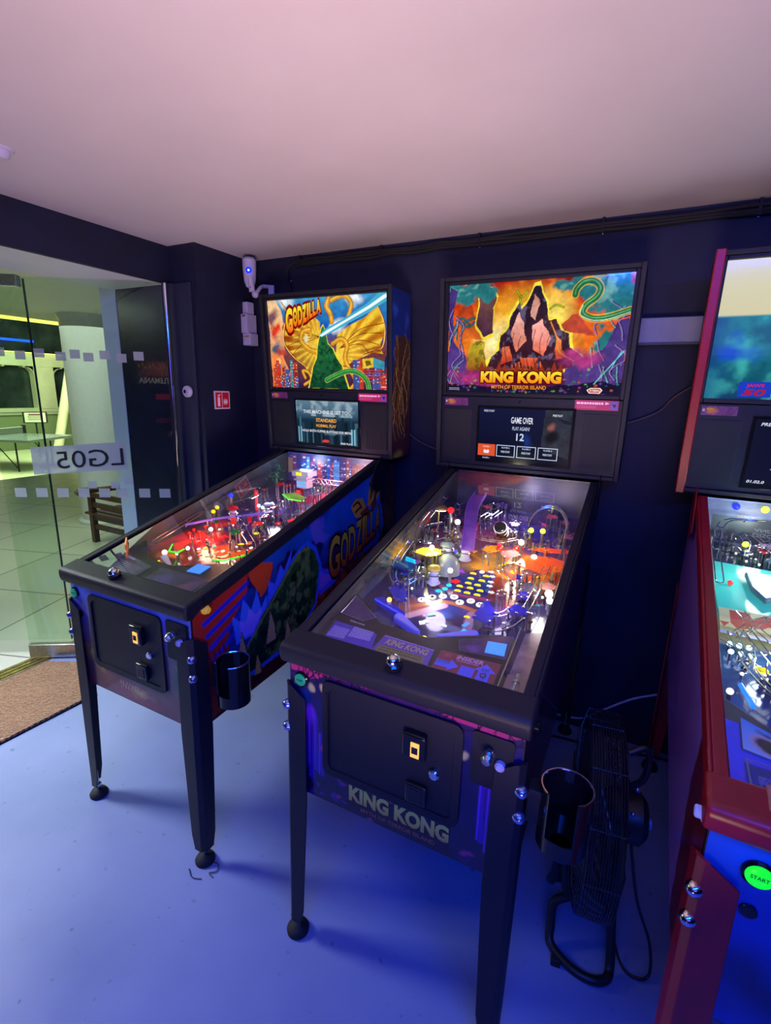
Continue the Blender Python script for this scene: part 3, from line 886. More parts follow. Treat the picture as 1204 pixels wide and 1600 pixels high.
def city_backglass():
    a = Art(0.636, 0.388, 330, 210, (30, 90, 160))
    a.vgrad([(0, (60, 150, 205)), (0.3, (20, 90, 170)), (0.6, (120, 60, 60)), (1, (50, 30, 70))])
    a.blob(0.16, 0.02, 0.10, 0.08, (225, 240, 250), 0.6, 0.08, 2); a.blob(0.62, 0.32, 0.07, 0.12, (235, 245, 250), 0.6, 0.08, 3); a.blob(0.75, 0.02, 0.09, 0.10, (235, 245, 250), 0.6, 0.08, 4)
    # peach sky at left and smoke
    a.poly([(0, 0), (0.08, 0.0), (0.13, 0.18), (0.14, 0.40), (0.12, 0.62), (0.18, 0.85), (0, 1)], (245, 205, 150), 0.02, 6, 1, (235, 110, 40))
    a.blob(0.04, 0.20, 0.05, 0.13, (120, 80, 90), 0.6, 0.10, 7); a.blob(0.07, 0.34, 0.04, 0.10, (225, 60, 30), 0.7, 0.1, 8)
    a.blob(0.04, 0.52, 0.05, 0.10, (60, 90, 120), 0.6, 0.1, 9); a.blob(0.09, 0.58, 0.05, 0.09, (190, 70, 60), 0.7, 0.12, 10)
    a.blob(0.07, 0.70, 0.09, 0.11, (255, 120, 30), 0.9, 0.08, 11); a.blob(0.07, 0.69, 0.03, 0.05, (255, 240, 160), 0.9)
    # golden fans of light spreading both ways
    L = [(0.13, 0.44), (0.12, 0.30), (0.20, 0.16), (0.34, 0.10), (0.46, 0.26), (0.48, 0.55), (0.47, 0.85), (0.38, 0.84), (0.28, 0.72), (0.20, 0.62), (0.15, 0.52)]
    a.poly(L, (225, 110, 20), 0.01, 15, 1, (110, 30, 20))
    Rr = [(0.60, 0.40), (0.72, 0.30), (0.84, 0.22), (0.92, 0.12), (0.965, 0.28), (0.97, 0.42), (0.94, 0.52), (0.96, 0.62), (0.88, 0.60), (0.82, 0.64), (0.76, 0.68), (0.66, 0.74), (0.58, 0.72)]
    a.poly(Rr, (250, 190, 40), 0.01, 16, 1, (170, 50, 15))
    for (P, cx, cy) in ((L, 0.45, 0.50), (Rr, 0.60, 0.62)):
        m = a.inside(P, 0.01, 15 if P is L else 16)
        an = np.arctan2(a.T - cy, (a.S - cx) * a.asp)
        d = np.hypot((a.S - cx) * a.asp, a.T - cy)
        k = np.clip(np.sin(an * 26 + 2.0 * a.fbm(5, 61)) * 1.3, -1, 1)
        a.mix(m * np.clip(k, 0, 1) * 0.65, (255, 225, 70)); a.mix(m * np.clip(-k - 0.2, 0, 1) * 0.6, (130, 40, 10))
        a.mix(m * np.clip(0.9 - d * 2.0, 0, 1), (255, 215, 70))
    for P in ([(0.12, 0.02), (0.17, 0.14), (0.14, 0.32), (0.13, 0.45), (0.16, 0.55), (0.23, 0.66), (0.32, 0.74)], [(0.92, 0.12), (0.965, 0.28), (0.975, 0.42), (0.95, 0.56), (0.88, 0.58), (0.80, 0.62)]):
        a.curve(P, 0.016, (255, 200, 90)); a.curve([(x + 0.008, y) for x, y in P], 0.010, (110, 40, 20))
    for x1, y1 in ((0.14, 0.42), (0.15, 0.52), (0.20, 0.62), (0.17, 0.34)):
        a.curve([(0.46, 0.42), (0.3, (y1 + 0.38) / 2), (x1, y1)], 0.008, (120, 40, 10))
    for x1, y1 in ((0.95, 0.40), (0.93, 0.52), (0.97, 0.30), (0.85, 0.60)):
        a.curve([(0.62, 0.55), (0.78, (y1 + 0.42) / 2), (x1, y1)], 0.009, (130, 50, 10))
    # golden scroll ribbons
    for P, w in (([(0.47, 0.60), (0.36, 0.56), (0.29, 0.46), (0.31, 0.36), (0.37, 0.34)], 0.055), ([(0.54, 0.02), (0.52, 0.10), (0.55, 0.18), (0.56, 0.26)], 0.06),
                 ([(0.56, 0.04), (0.66, 0.00), (0.72, 0.08), (0.70, 0.20), (0.68, 0.26)], 0.05), ([(0.56, 0.50), (0.63, 0.45), (0.68, 0.52), (0.66, 0.66), (0.70, 0.80)], 0.05),
                 ([(0.30, 0.96), (0.36, 0.90), (0.34, 0.82), (0.29, 0.80), (0.31, 0.88)], 0.035), ([(0.62, 0.76), (0.70, 0.80), (0.74, 0.92), (0.70, 1.0)], 0.05)):
        a.rimmed(P, w, (120, 50, 10), (222, 150, 34), (255, 235, 100), 0.008)
    a.blob(0.335, 0.44, 0.03, 0.06, (255, 250, 200), 1.0)
    # city blocks with lit windows
    rr = random.Random(9)
    for i in range(34):
        lft = i < 17
        s = rr.uniform(0.0, 0.24) if lft else rr.uniform(0.72, 0.97)
        t = rr.uniform(0.66, 0.90); w_ = rr.uniform(0.02, 0.05)
        c = rr.choice([(70, 80, 150), (150, 40, 40), (40, 50, 100), (190, 60, 40), (90, 60, 120), (60, 130, 150)])
        a.rect(s, s + w_, t, 1.0, c)
        for k in range(7):
            for q in range(3):
                if rr.random() < 0.5: a.rect(s + w_ * (0.15 + 0.3 * q), s + w_ * (0.32 + 0.3 * q), t + 0.02 + k * 0.035, t + 0.034 + k * 0.035, rr.choice([(250, 230, 140), (160, 220, 240), (240, 120, 80)]))
    a.blob(0.78, 0.78, 0.06, 0.05, (225, 80, 30), 0.9, 0.1, 71)
    a.poly([(0.80, 0.67), (0.885, 0.655), (0.885, 0.76), (0.80, 0.775)], (230, 200, 60)); a.poly([(0.885, 0.655), (0.97, 0.70), (0.97, 0.78), (0.885, 0.76)], (60, 150, 170))
    a.poly([(0.82, 0.69), (0.86, 0.685), (0.87, 0.73), (0.83, 0.75)], (120, 90, 20))
    for k in range(5): a.rect(0.80, 0.97, 0.785 + k * 0.03, 0.795 + k * 0.03, (200, 60, 50))
    a.blob(0.99, 0.70, 0.02, 0.08, (30, 40, 90), 0.3)
    # beam of white blue light
    a.opoly([(0.445, 0.405), (0.50, 0.34), (0.66, 0.235), (0.84, 0.10), (0.93, 0.0), (1.0, 0.0), (1.0, 0.075), (0.86, 0.185), (0.70, 0.285), (0.54, 0.39), (0.47, 0.425)], (70, 175, 205))
    a.opoly([(0.45, 0.408), (0.52, 0.35), (0.68, 0.245), (0.86, 0.115), (0.97, 0.02), (1.0, 0.01), (1.0, 0.04), (0.86, 0.15), (0.68, 0.27), (0.52, 0.385), (0.47, 0.42)], (240, 252, 255))
    # plain pointed green peak with a bright rim, and a green hedge arch
    pk = [(0.47, 0.33), (0.485, 0.30), (0.505, 0.38), (0.52, 0.50), (0.56, 0.56), (0.59, 0.66), (0.63, 0.74), (0.65, 0.86), (0.68, 1.0), (0.34, 1.0), (0.37, 0.86), (0.385, 0.76), (0.42, 0.66), (0.435, 0.52), (0.455, 0.42)]
    ctr = (0.49, 0.68)
    a.poly([((x - ctr[0]) * 1.09 + ctr[0], (y - ctr[1]) * 1.05 + ctr[1]) for x, y in pk], (250, 220, 60), 0.006, 81)
    a.poly(pk, (40, 120, 62), 0.006, 81, 1, (14, 70, 46))
    m = a.inside(pk, 0.006, 81)
    a.mix(m * np.clip((a.fbm(30, 82, 3) - 0.5) * 7, 0, 1) * 0.6, (10, 34, 30))
    a.mix(m * np.clip((a.S - 0.40) * 14, 0, 1) * np.clip((0.46 - a.S) * 14, 0, 1) * np.clip(np.sin(a.T * 90), 0, 1) * 0.5, (90, 180, 90))
    a.rimmed([(0.50, 0.905), (0.58, 0.85), (0.68, 0.80), (0.77, 0.82), (0.83, 0.90), (0.85, 1.0)], 0.055, (220, 225, 120), (34, 130, 60), (110, 200, 80), 0.006)
    a.C *= (0.66 + 0.70 * a.fbm(16, 78, 4))[..., None]
    a.C *= (0.80 + 0.35 * a.fbm(42, 98, 2))[..., None]
    # lettering, tall and climbing
    n = 'GODZILLA'
    xs = [0.160, 0.228, 0.272, 0.316, 0.356, 0.374, 0.406, 0.436, 0.480]
    for i, ch in enumerate(n):
        k = i / 7
        top = 0.105 - 0.070 * k; bot = 0.335 - 0.155 * k + (0.045 if i == 0 else 0)
        a.text(ch, (xs[i], xs[i + 1] - 0.004, top, bot), (255, 240, 50), (245, 90, 20), 0.05, 0.0, (120, 8, 10), 0.11, 0.02)
    a.orect(0.94, 0.99, 0.955, 0.985, (200, 40, 50)); a.text('STERN', (0.945, 0.985, 0.962, 0.978), (250, 240, 230), None, 0.02)
    return a


def sea_backglass():
    a = Art(0.636, 0.388, 200, 130, (205, 200, 150))
    a.vgrad([(0, (215, 210, 160)), (0.38, (212, 206, 150)), (0.395, (30, 130, 135)), (0.6, (28, 120, 130)), (0.85, (20, 90, 110)), (1, (22, 60, 100))])
    below = a.T > 0.40
    n = a.fbm(6, 12, 5)
    a.mix(below * np.clip((n - 0.5) * 5, 0, 1) * 0.7, (70, 190, 180)); a.mix(below * np.clip((0.45 - n) * 6, 0, 1) * 0.6, (10, 60, 80))
    a.mix(below * np.clip(0.12 - a.S, 0, 0.12) * 6, (18, 70, 130))
    a.blob(0.08, 0.62, 0.10, 0.10, (20, 80, 190), 0.7, 0.12, 14)
    a.blob(0.65, 0.30, 0.25, 0.25, (250, 245, 220), 1.0, 0, 1, 0.5)
    a.blob(0.5, 0.98, 0.3, 0.06, (120, 200, 200), 0.7, 0.2, 16)
    a.orect(0.135, 0.265, 0.87, 0.985, (30, 60, 190))
    a.text('JAWS', (0.165, 0.235, 0.885, 0.915), (220, 30, 50), None, 0.02)
    a.text('50', (0.15, 0.245, 0.925, 0.975), (170, 30, 60), None, 0.03, 0.2)
    return a


def jungle_front():
    """front panel of the middle machine"""
    a = Art(0.56, 0.385, 190, 130, (22, 16, 60))
    a.vgrad([(0, (80, 26, 90)), (0.2, (30, 20, 80)), (0.6, (22, 14, 70)), (1, (26, 10, 50))])
    a.mottle(9, 0.5, 3)
    # magenta sky band with dark branches
    a.poly([(0.0, 0.0), (1.0, 0.0), (1, 0.10), (0.9, 0.13), (0.6, 0.085), (0.2, 0.09), (0.1, 0.16), (0, 0.12)], (190, 45, 110), 0.02, 6)
    rr = random.Random(7)
    for i in range(34):
        s = rr.choice([rr.uniform(0, 0.35), rr.uniform(0.7, 1.0)])
        a.curve([(s, rr.uniform(0, 0.1)), (s + rr.uniform(-0.05, 0.05), 0.12), (s + rr.uniform(-0.08, 0.08), rr.uniform(0.15, 0.25))], 0.009, (10, 8, 24))
    for s, t in ((0.04, 0.20), (0.10, 0.22), (0.16, 0.20), (0.80, 0.30), (0.96, 0.34)):
        a.blob(s, t, 0.02, 0.035, (200, 190, 120), 0.5, 0.04, 9)
    # violet stone pillars both sides
    for s0 in (0.10, 0.90):
        for k, (dx, t0, t1, w_) in enumerate(((-0.03, 0.40, 0.80, 0.03), (0.0, 0.34, 0.86, 0.035), (0.03, 0.42, 0.80, 0.028), (0.055, 0.52, 0.82, 0.02))):
            a.curve([(s0 + dx, t0), (s0 + dx, (t0 + t1) / 2), (s0 + dx + 0.01, t1)], w_ * 1.5, (70, 16, 150), 0.5)
            a.curve([(s0 + dx - 0.006, t0), (s0 + dx - 0.006, t1)], 0.010, (130, 60, 210), 0.6)
        a.blob(s0, 0.40, 0.035, 0.07, (110, 40, 190), 0.5, 0.03, 12)
    a.blob(0.17, 0.62, 0.02, 0.03, (230, 80, 60), 0.6); a.blob(0.94, 0.26, 0.04, 0.12, (20, 60, 110), 0.7, 0.1, 14); a.blob(0.08, 0.3, 0.05, 0.1, (20, 50, 120), 0.7, 0.1, 15)
    for i in range(70):
        a.blob(rr.random(), rr.uniform(0.80, 1.0), rr.uniform(0.01, 0.03), rr.uniform(0.01, 0.03), rr.choice([(90, 20, 130), (170, 40, 110), (20, 10, 50), (40, 20, 90), (200, 70, 90)]), 0.8, 0.05, i)
    a.poly([(0.3, 0.80), (0.75, 0.82), (0.77, 0.99), (0.28, 0.99)], (26, 8, 30), 0.02, 18)
    a.text('KING KONG', (0.30, 0.755, 0.800, 0.915), (225, 215, 90), (190, 150, 60), 0.05, 0, (40, 8, 20), 0.06)
    a.text('MYTH OF TERROR ISLAND', (0.36, 0.70, 0.935, 0.965), (150, 90, 60), None, 0.02)
    return a


def sky_front():
    a = Art(0.56, 0.385, 190, 130, (70, 80, 140))
    a.vgrad([(0, (90, 120, 220)), (0.15, (90, 110, 200)), (0.45, (130, 95, 110)), (0.75, (120, 80, 70)), (1, (110, 40, 60))])
    a.mottle(8, 0.45, 3)
    a.blob(0.10, 0.12, 0.12, 0.12, (140, 160, 230), 0.8, 0.1, 4); a.blob(0.14, 0.70, 0.10, 0.12, (170, 120, 50), 0.8, 0.15, 5); a.blob(0.18, 0.74, 0.04, 0.06, (210, 180, 70), 0.7, 0.1, 6)
    a.blob(0.92, 0.55, 0.12, 0.30, (36, 90, 70), 0.6, 0.12, 7); a.blob(0.90, 0.42, 0.03, 0.03, (170, 150, 110), 0.4); a.blob(0.92, 0.50, 0.02, 0.02, (40, 150, 230), 0.4)
    for i in range(10): a.curve([(0.86 + 0.01 * i, 0.5 + 0.03 * i), (0.90 + 0.006 * i, 0.56 + 0.03 * i)], 0.008, (150, 170, 90))
    a.blob(0.5, 0.93, 0.30, 0.08, (140, 50, 60), 0.8, 0.1, 8); a.blob(0.55, 0.92, 0.12, 0.04, (190, 150, 80), 0.8, 0.1, 9)
    a.rect(0.88, 0.985, 0.12, 0.30, (30, 30, 70)); a.stroke([(0.90, 0.26), (0.97, 0.28)], 0.02, (200, 50, 120))
    for k in range(9): a.stroke([(0.38 + 0.02 * k, 0.84), (0.385 + 0.02 * k, 0.90)], 0.007, (190, 170, 120))
    return a


def sky_side():
    """right flank of the left machine: s runs from front to back"""
    a = Art(1.25, 0.66, 380, 200, (20, 60, 160))
    # s = (y-0.02)/1.25, t = (1.15-z)/0.68
    Y = 0.02 + a.S * 1.25; Z = 1.15 - a.T * 0.68
    q = lambda y, z: ((y - 0.02) / 1.25, (1.15 - z) / 0.68)
    a.C[:] = np.array(lin((16, 40, 120)))
    a.mix(np.clip((Z - 0.80) * 5, 0, 1), (22, 90, 190)); a.mix(np.clip((Y - 0.9) * 3, 0, 1) * np.clip((Z - 0.7) * 5, 0, 1), (24, 110, 200))
    a.mottle(6, 0.35, 3)
    # dark and violet clouds
    for y, z, ry, rz, c, sd in ((0.32, 0.86, 0.10, 0.06, (36, 20, 70), 1), (0.45, 0.84, 0.09, 0.06, (24, 20, 70), 2), (0.62, 0.88, 0.10, 0.06, (22, 24, 84), 3), (0.55, 1.0, 0.12, 0.05, (30, 60, 160), 4),
                                (0.66, 0.94, 0.09, 0.045, (90, 90, 200), 5), (0.75, 0.86, 0.08, 0.05, (46, 26, 90), 6), (0.70, 0.80, 0.08, 0.06, (50, 24, 80), 7)):
        s, t = q(y, z); a.blob(s, t, ry / 1.25, rz / 0.68, c, 0.25, 0.12, sd)
    # fiery front with blue bars
    a.poly([q(0.0, 0.90), q(0.26, 0.93), q(0.24, 0.84), q(0.16, 0.74), q(0.12, 0.47), q(0.0, 0.45)], (190, 50, 34), 0.02, 21, 1, (120, 24, 34))
    a.poly([q(0.24, 0.90), q(0.36, 0.90), q(0.34, 0.83), q(0.30, 0.80)], (200, 70, 34), 0.03, 22)
    for k in range(4):
        a.stroke([q(0.06 + 0.01 * k, 0.80 - 0.042 * k), q(0.24 - 0.01 * k, 0.865 - 0.042 * k)], 0.028, (26, 40, 190))
    for k in range(5): a.stroke([q(0.05 + 0.02 * k, 0.70), q(0.07 + 0.02 * k, 0.60)], 0.014, (90, 20, 60))
    # rocky red ground
    a.poly([q(0.05, 0.52), q(0.16, 0.64), q(0.34, 0.60), q(0.50, 0.66), q(0.72, 0.80), q(0.86, 0.76), q(1.3, 0.74), q(1.3, 0.44), q(0, 0.44)], (92, 24, 34), 0.04, 31, 1, (70, 16, 24))
    g = a.inside([q(0.05, 0.52), q(0.16, 0.64), q(0.34, 0.60), q(0.50, 0.66), q(0.72, 0.80), q(0.86, 0.76), q(1.3, 0.74), q(1.3, 0.44), q(0, 0.44)], 0.04, 31)
    a.mix(g * np.clip((a.fbm(16, 8, 4) - 0.55) * 8, 0, 1) * 0.8, (170, 60, 30)); a.mix(g * np.clip((0.42 - a.fbm(16, 9, 4)) * 8, 0, 1) * 0.8, (24, 10, 30))
    # violet and blue flames
    for P, c in (([(0.18, 0.68), (0.17, 0.78), (0.20, 0.75), (0.215, 0.82), (0.25, 0.77), (0.28, 0.83), (0.30, 0.76), (0.33, 0.80), (0.33, 0.68)], (60, 110, 235)),
                 ([(0.20, 0.69), (0.20, 0.75), (0.23, 0.74), (0.24, 0.78), (0.27, 0.745), (0.30, 0.76), (0.31, 0.69)], (140, 120, 240)),
                 ([(0.33, 0.76), (0.34, 0.84), (0.37, 0.82), (0.40, 0.88), (0.42, 0.85), (0.47, 0.92), (0.44, 0.80)], (60, 90, 230)),
                 ([(0.55, 0.80), (0.60, 0.84), (0.66, 0.78), (0.80, 0.74), (0.74, 0.70), (0.64, 0.68), (0.57, 0.72)], (60, 70, 220)),
                 ([(0.57, 0.79), (0.61, 0.81), (0.66, 0.76), (0.74, 0.73), (0.64, 0.70), (0.59, 0.73)], (130, 90, 220))):
        a.poly([q(*p) for p in P], c, 0.008, 24)
    # dark green mossy crag, plain
    crag = [(0.14, 0.55), (0.17, 0.62), (0.24, 0.66), (0.30, 0.73), (0.37, 0.78), (0.43, 0.84), (0.50, 0.89), (0.55, 0.905), (0.60, 0.87), (0.63, 0.80), (0.62, 0.73), (0.60, 0.66), (0.52, 0.60), (0.38, 0.56)]
    cc = (0.42, 0.72)
    a.poly([q((y - cc[0]) * 1.07 + cc[0], (z - cc[1]) * 1.10 + cc[1]) for y, z in crag], (30, 90, 220), 0.008, 41)
    P = [q(*p) for p in crag]
    a.poly(P, (46, 84, 40), 0.008, 41, 1, (10, 30, 28))
    m = a.inside(P, 0.008, 41)
    a.mix(m * np.clip((a.fbm(22, 91, 4) - 0.50) * 7, 0, 1) * 0.75, (104, 130, 66))
    a.mix(m * np.clip((0.45 - a.fbm(26, 92, 3)) * 8, 0, 1) * 0.8, (6, 16, 14))
    for k in range(7):
        a.curve([q(0.22 + 0.05 * k, 0.56 + 0.01 * k), q(0.28 + 0.05 * k, 0.64 + 0.02 * k), q(0.31 + 0.045 * k, 0.71 + 0.022 * k)], 0.012, (10, 26, 18), 0.6, 0.8)
    a.curve([q(0.24, 0.66), q(0.36, 0.765), q(0.50, 0.88), q(0.56, 0.895)], 0.012, (120, 130, 50))
    # pale pointed rocks at the foot of the hill
    for y, z, k in ((0.20, 0.66, 1.0), (0.34, 0.68, 1.1), (0.43, 0.62, 0.8), (0.27, 0.57, 0.7)):
        for g_, c in ((1.25, (30, 16, 20)), (1.0, (176, 146, 100))):
            a.poly([q(y - 0.020 * k * g_, z - 0.06 * k * g_), q(y - 0.006 * k, z + 0.0), q(y + 0.004 * k, z + 0.045 * k * g_), q(y + 0.022 * k * g_, z - 0.01), q(y + 0.026 * k * g_, z - 0.06 * k * g_)], c, 0.004, 45)
    # golden leaf shapes in the sky
    for P, c in (([(0.86, 0.99), (0.90, 1.02), (0.96, 1.01), (0.99, 0.97), (0.95, 0.93), (0.90, 0.94)], (200, 150, 60)), ([(1.0, 0.97), (1.02, 1.08), (1.07, 1.13), (1.12, 1.10), (1.12, 1.02), (1.06, 0.96)], (205, 150, 60)),
                 ([(0.94, 0.95), (1.0, 0.97), (1.04, 0.93), (0.98, 0.89)], (120, 50, 40)), ([(1.03, 0.97), (1.08, 1.0), (1.09, 0.96), (1.05, 0.93)], (130, 50, 40))):
        a.poly([q(*p) for p in P], c, 0.006, 51)
    for P in ([(0.88, 0.99), (0.92, 1.0), (0.95, 0.97)], [(0.90, 0.96), (0.94, 0.975)], [(1.03, 1.0), (1.05, 1.06), (1.09, 1.11)], [(1.06, 0.98), (1.09, 1.04)], [(1.02, 1.06), (1.04, 1.09)]):
        a.curve([q(*p) for p in P], 0.018, (30, 14, 20))
    for y, z in ((0.80, 1.03), (0.90, 1.08)): a.blob(*q(y, z), 0.022, 0.02, (90, 70, 200), 0.5, 0.05, 61)
    # brown bark-like rear
    bk = [q(1.10, 1.16), q(1.13, 1.06), q(1.12, 0.96), q(1.16, 0.86), q(1.10, 0.76), q(1.3, 0.70), q(1.3, 1.16)]
    a.poly(bk, (84, 50, 34), 0.03, 71); bm = a.inside(bk, 0.03, 71)
    a.mix(bm * np.clip((a.fbm(18, 72, 4) - 0.5) * 8, 0, 1), (34, 20, 26))
    # lettering climbing to the rear
    n = 'GODZILLA'
    y = 0.69
    wds = [0.085, 0.062, 0.058, 0.052, 0.026, 0.044, 0.042, 0.055]
    for i, ch in enumerate(n):
        sl = (y - 0.69) * 0.28
        z0 = 0.715 + sl; z1 = z0 + 0.155 - 0.03 * i / 7 + (0.02 if i == 0 else 0)
        s0, t1 = q(y, z0); s1, t0 = q(y + wds[i] * 0.94, z1)
        a.text(ch, (s0, s1, t0, t1), (190, 170, 60), (150, 40, 30), 0.025, 0.0, (16, 8, 16), 0.05, 0.012)
        y += wds[i]
    return a


def lightning_side():
    a = Art(0.19, 0.70, 70, 200, (20, 40, 100))
    a.vgrad([(0, (24, 44, 110)), (0.35, (26, 54, 140)), (0.6, (40, 30, 60)), (1, (90, 40, 40))])
    a.mottle(5, 0.6, 4)
    a.blob(0.3, 0.10, 0.25, 0.05, (50, 90, 190), 0.8, 0.1, 4); a.blob(0.7, 0.15, 0.2, 0.05, (60, 90, 180), 0.8, 0.1, 5)
    a.poly([(0.1, 0.30), (0.6, 0.26), (1, 0.3), (1, 0.8), (0.3, 0.86), (0.05, 0.7)], (90, 56, 30), 0.03, 6, 1, (70, 26, 26))
    rr = random.Random(4)
    for i in range(26):
        s = rr.uniform(0.1, 0.95); t = rr.uniform(0.22, 0.6); P = [(s, t)]
        for k in range(5): P.append((min(1, max(0, P[-1][0] + rr.uniform(-0.18, 0.18))), P[-1][1] + rr.uniform(0.04, 0.08)))
        a.curve(P, 0.013, (40, 22, 20)); a.curve(P, 0.007, rr.choice([(200, 150, 60), (150, 100, 40), (230, 190, 100)]))
    a.blob(0.3, 0.97, 0.3, 0.04, (170, 150, 60), 0.6, 0.05, 9)
    return a


def plain_side(c1, c2, seed=2, w=1.25, h=0.66):
    a = Art(w, h, 120, 60, c1)
    a.mix(np.clip((a.fbm(5, seed, 4) - 0.4) * 3, 0, 1), c2)
    return a


def display_city():
    a = Art(0.345, 0.20, 120, 70, (24, 44, 66))
    a.vgrad([(0, (96, 130, 150)), (0.3, (60, 96, 120)), (0.45, (24, 48, 66)), (1, (18, 36, 52))])
    a.mix(np.clip((a.fbm(6, 3, 4) - 0.45) * 5, 0, 1) * (a.T < 0.35), (150, 175, 185))
    rr = random.Random(3)
    for i in range(30):
        s = rr.random(); w_ = rr.uniform(0.02, 0.05); t = rr.uniform(0.35, 0.75)
        a.rect(s, s + w_, t, 1, rr.choice([(20, 40, 56), (36, 66, 84), (60, 100, 120), (14, 28, 40)]))
    for s in (0.02, 0.06, 0.93, 0.89): a.rect(s, s + 0.02, 0.62, 0.98, (130, 190, 210))
    a.blob(0.62, 0.7, 0.3, 0.05, (90, 120, 130), 0.8, 0.1, 5)
    a.text('THIS MACHINE IS SET TO', (0.12, 0.84, 0.215, 0.295), (235, 240, 245), None, 0.015)
    a.text('STANDARD', (0.33, 0.66, 0.40, 0.485), (255, 175, 60), None, 0.03)
    a.text('NORMAL PLAY', (0.33, 0.655, 0.535, 0.605), (255, 175, 60), None, 0.02)
    a.text('HOLD BOTH FLIPPER BUTTONS FOR MENU', (0.09, 0.90, 0.675, 0.73), (235, 240, 245), None, 0.015)
    a.opoly([(0.42, 0.92), (0.46, 0.89), (0.53, 0.90), (0.53, 0.955), (0.42, 0.96)], (230, 60, 60))
    a.text('FREE PLAY', (0.72, 0.90, 0.935, 0.975), (235, 240, 245), None, 0.02)
    return a


def display_jungle():
    a = Art(0.345, 0.20, 110, 64, (12, 16, 40))
    a.vgrad([(0, (22, 26, 60)), (1, (10, 12, 34))])
    a.blob(0.55, 0.6, 0.06, 0.2, (24, 50, 120), 0.8, 0.1, 4)
    a.poly([(0.72, 0), (1, 0), (1, 0.9), (0.70, 0.72)], (60, 66, 80)); a.mix(a.inside([(0.72, 0), (1, 0), (1, 0.9), (0.70, 0.72)]) * a.fbm(7, 9, 4), (20, 22, 34))
    a.blob(0.80, 0.32, 0.05, 0.10, (150, 90, 80), 0.7, 0.05, 3); a.blob(0.80, 0.5, 0.10, 0.14, (20, 20, 30), 0.6, 0.05, 5)
    a.opoly([(0.84, 0.14), (1, 0.20), (1, 0.25), (0.93, 0.24)], (24, 30, 50))
    a.text('PRESS START', (0.05, 0.17, 0.035, 0.075), (200, 205, 220), None, 0.02)
    a.text('FREE PLAY', (0.80, 0.90, 0.075, 0.115), (220, 225, 235), None, 0.02)
    a.text('GAME OVER', (0.36, 0.60, 0.155, 0.275), (235, 240, 250), None, 0.015)
    a.text('PLAY AGAIN?', (0.38, 0.57, 0.335, 0.405), (190, 205, 230), None, 0.015)
    a.text('12', (0.43, 0.515, 0.46, 0.60), (200, 225, 245), None, 0.02)
    a.orect(0.0, 0.20, 0.70, 0.93, (235, 90, 50))
    a.text('PLAYER 1', (0.06, 0.14, 0.735, 0.765), (255, 220, 210), None, 0.02)
    a.opoly([(0.075, 0.88), (0.065, 0.84), (0.08, 0.80), (0.09, 0.82), (0.11, 0.82), (0.12, 0.80), (0.135, 0.84), (0.125, 0.88)], (250, 240, 240))
    for k, s in enumerate((0.215, 0.445, 0.675)):
        a.oframe(s, s + 0.21, 0.70, 0.93, (200, 215, 235), 0.014)
        a.text('PLAYER %d' % (k + 2), (s + 0.06, s + 0.15, 0.735, 0.765), (200, 215, 235), None, 0.02)
        a.text('PRESS START', (s + 0.055, s + 0.155, 0.81, 0.85), (200, 215, 235), None, 0.02)
    a.text('PLAYER 1', (0.06, 0.14, 0.955, 0.985), (200, 205, 220), None, 0.02)
    return a


def display_sea():
    a = Art(0.345, 0.20, 60, 34, (18, 20, 46))
    a.text('PRESS START', (0.04, 0.30, 0.05, 0.10), (230, 235, 245), None, 0.02, 0.2)
    a.blob(0.26, 0.36, 0.03, 0.05, (230, 40, 60), 0.4)
    a.text('DISCOVER', (0.17, 0.52, 0.58, 0.66), (235, 235, 245), None, 0.02, 0.2)
    a.text('AND JOIN', (0.17, 0.48, 0.69, 0.77), (235, 235, 245), None, 0.02, 0.2)
    a.text('01.02.0', (0.02, 0.15, 0.93, 0.975), (230, 235, 245), None, 0.02, 0.2)
    return a


def small_card(c1, c2, pink=False):
    a = Art(0.1, 0.03, 30, 10, c1)
    if pink:
        a.lines(0.04, 0.66, 0.14, 0.46, 1, (250, 200, 225), 0.7)
        a.opoly([(0.70, 0.15), (0.80, 0.30), (0.70, 0.45)], (250, 200, 225))
        a.lines(0.05, 0.5, 0.55, 0.85, 2, (240, 120, 150))
        a.orect(0.82, 0.98, 0.1, 0.9, (110, 80, 170)); a.opoly([(0.85, 0.4), (0.95, 0.35), (0.92, 0.75)], (30, 20, 60))
    else:
        a.mottle(4, 0.8, 3); a.blob(0.3, 0.5, 0.2, 0.4, c2, 0.6, 0.2, 3); a.orect(0.03, 0.10, 0.3, 0.6, (220, 200, 210)); a.orect(0.14, 0.32, 0.2, 0.4, (220, 170, 40))
    return a
# ================================================================ playfield artwork
PX = lambda x: (x + 0.257) / 0.514
PY = lambda y: (1.13 - y) / 0.96
PQ = lambda x, y: (PX(x), PY(y))


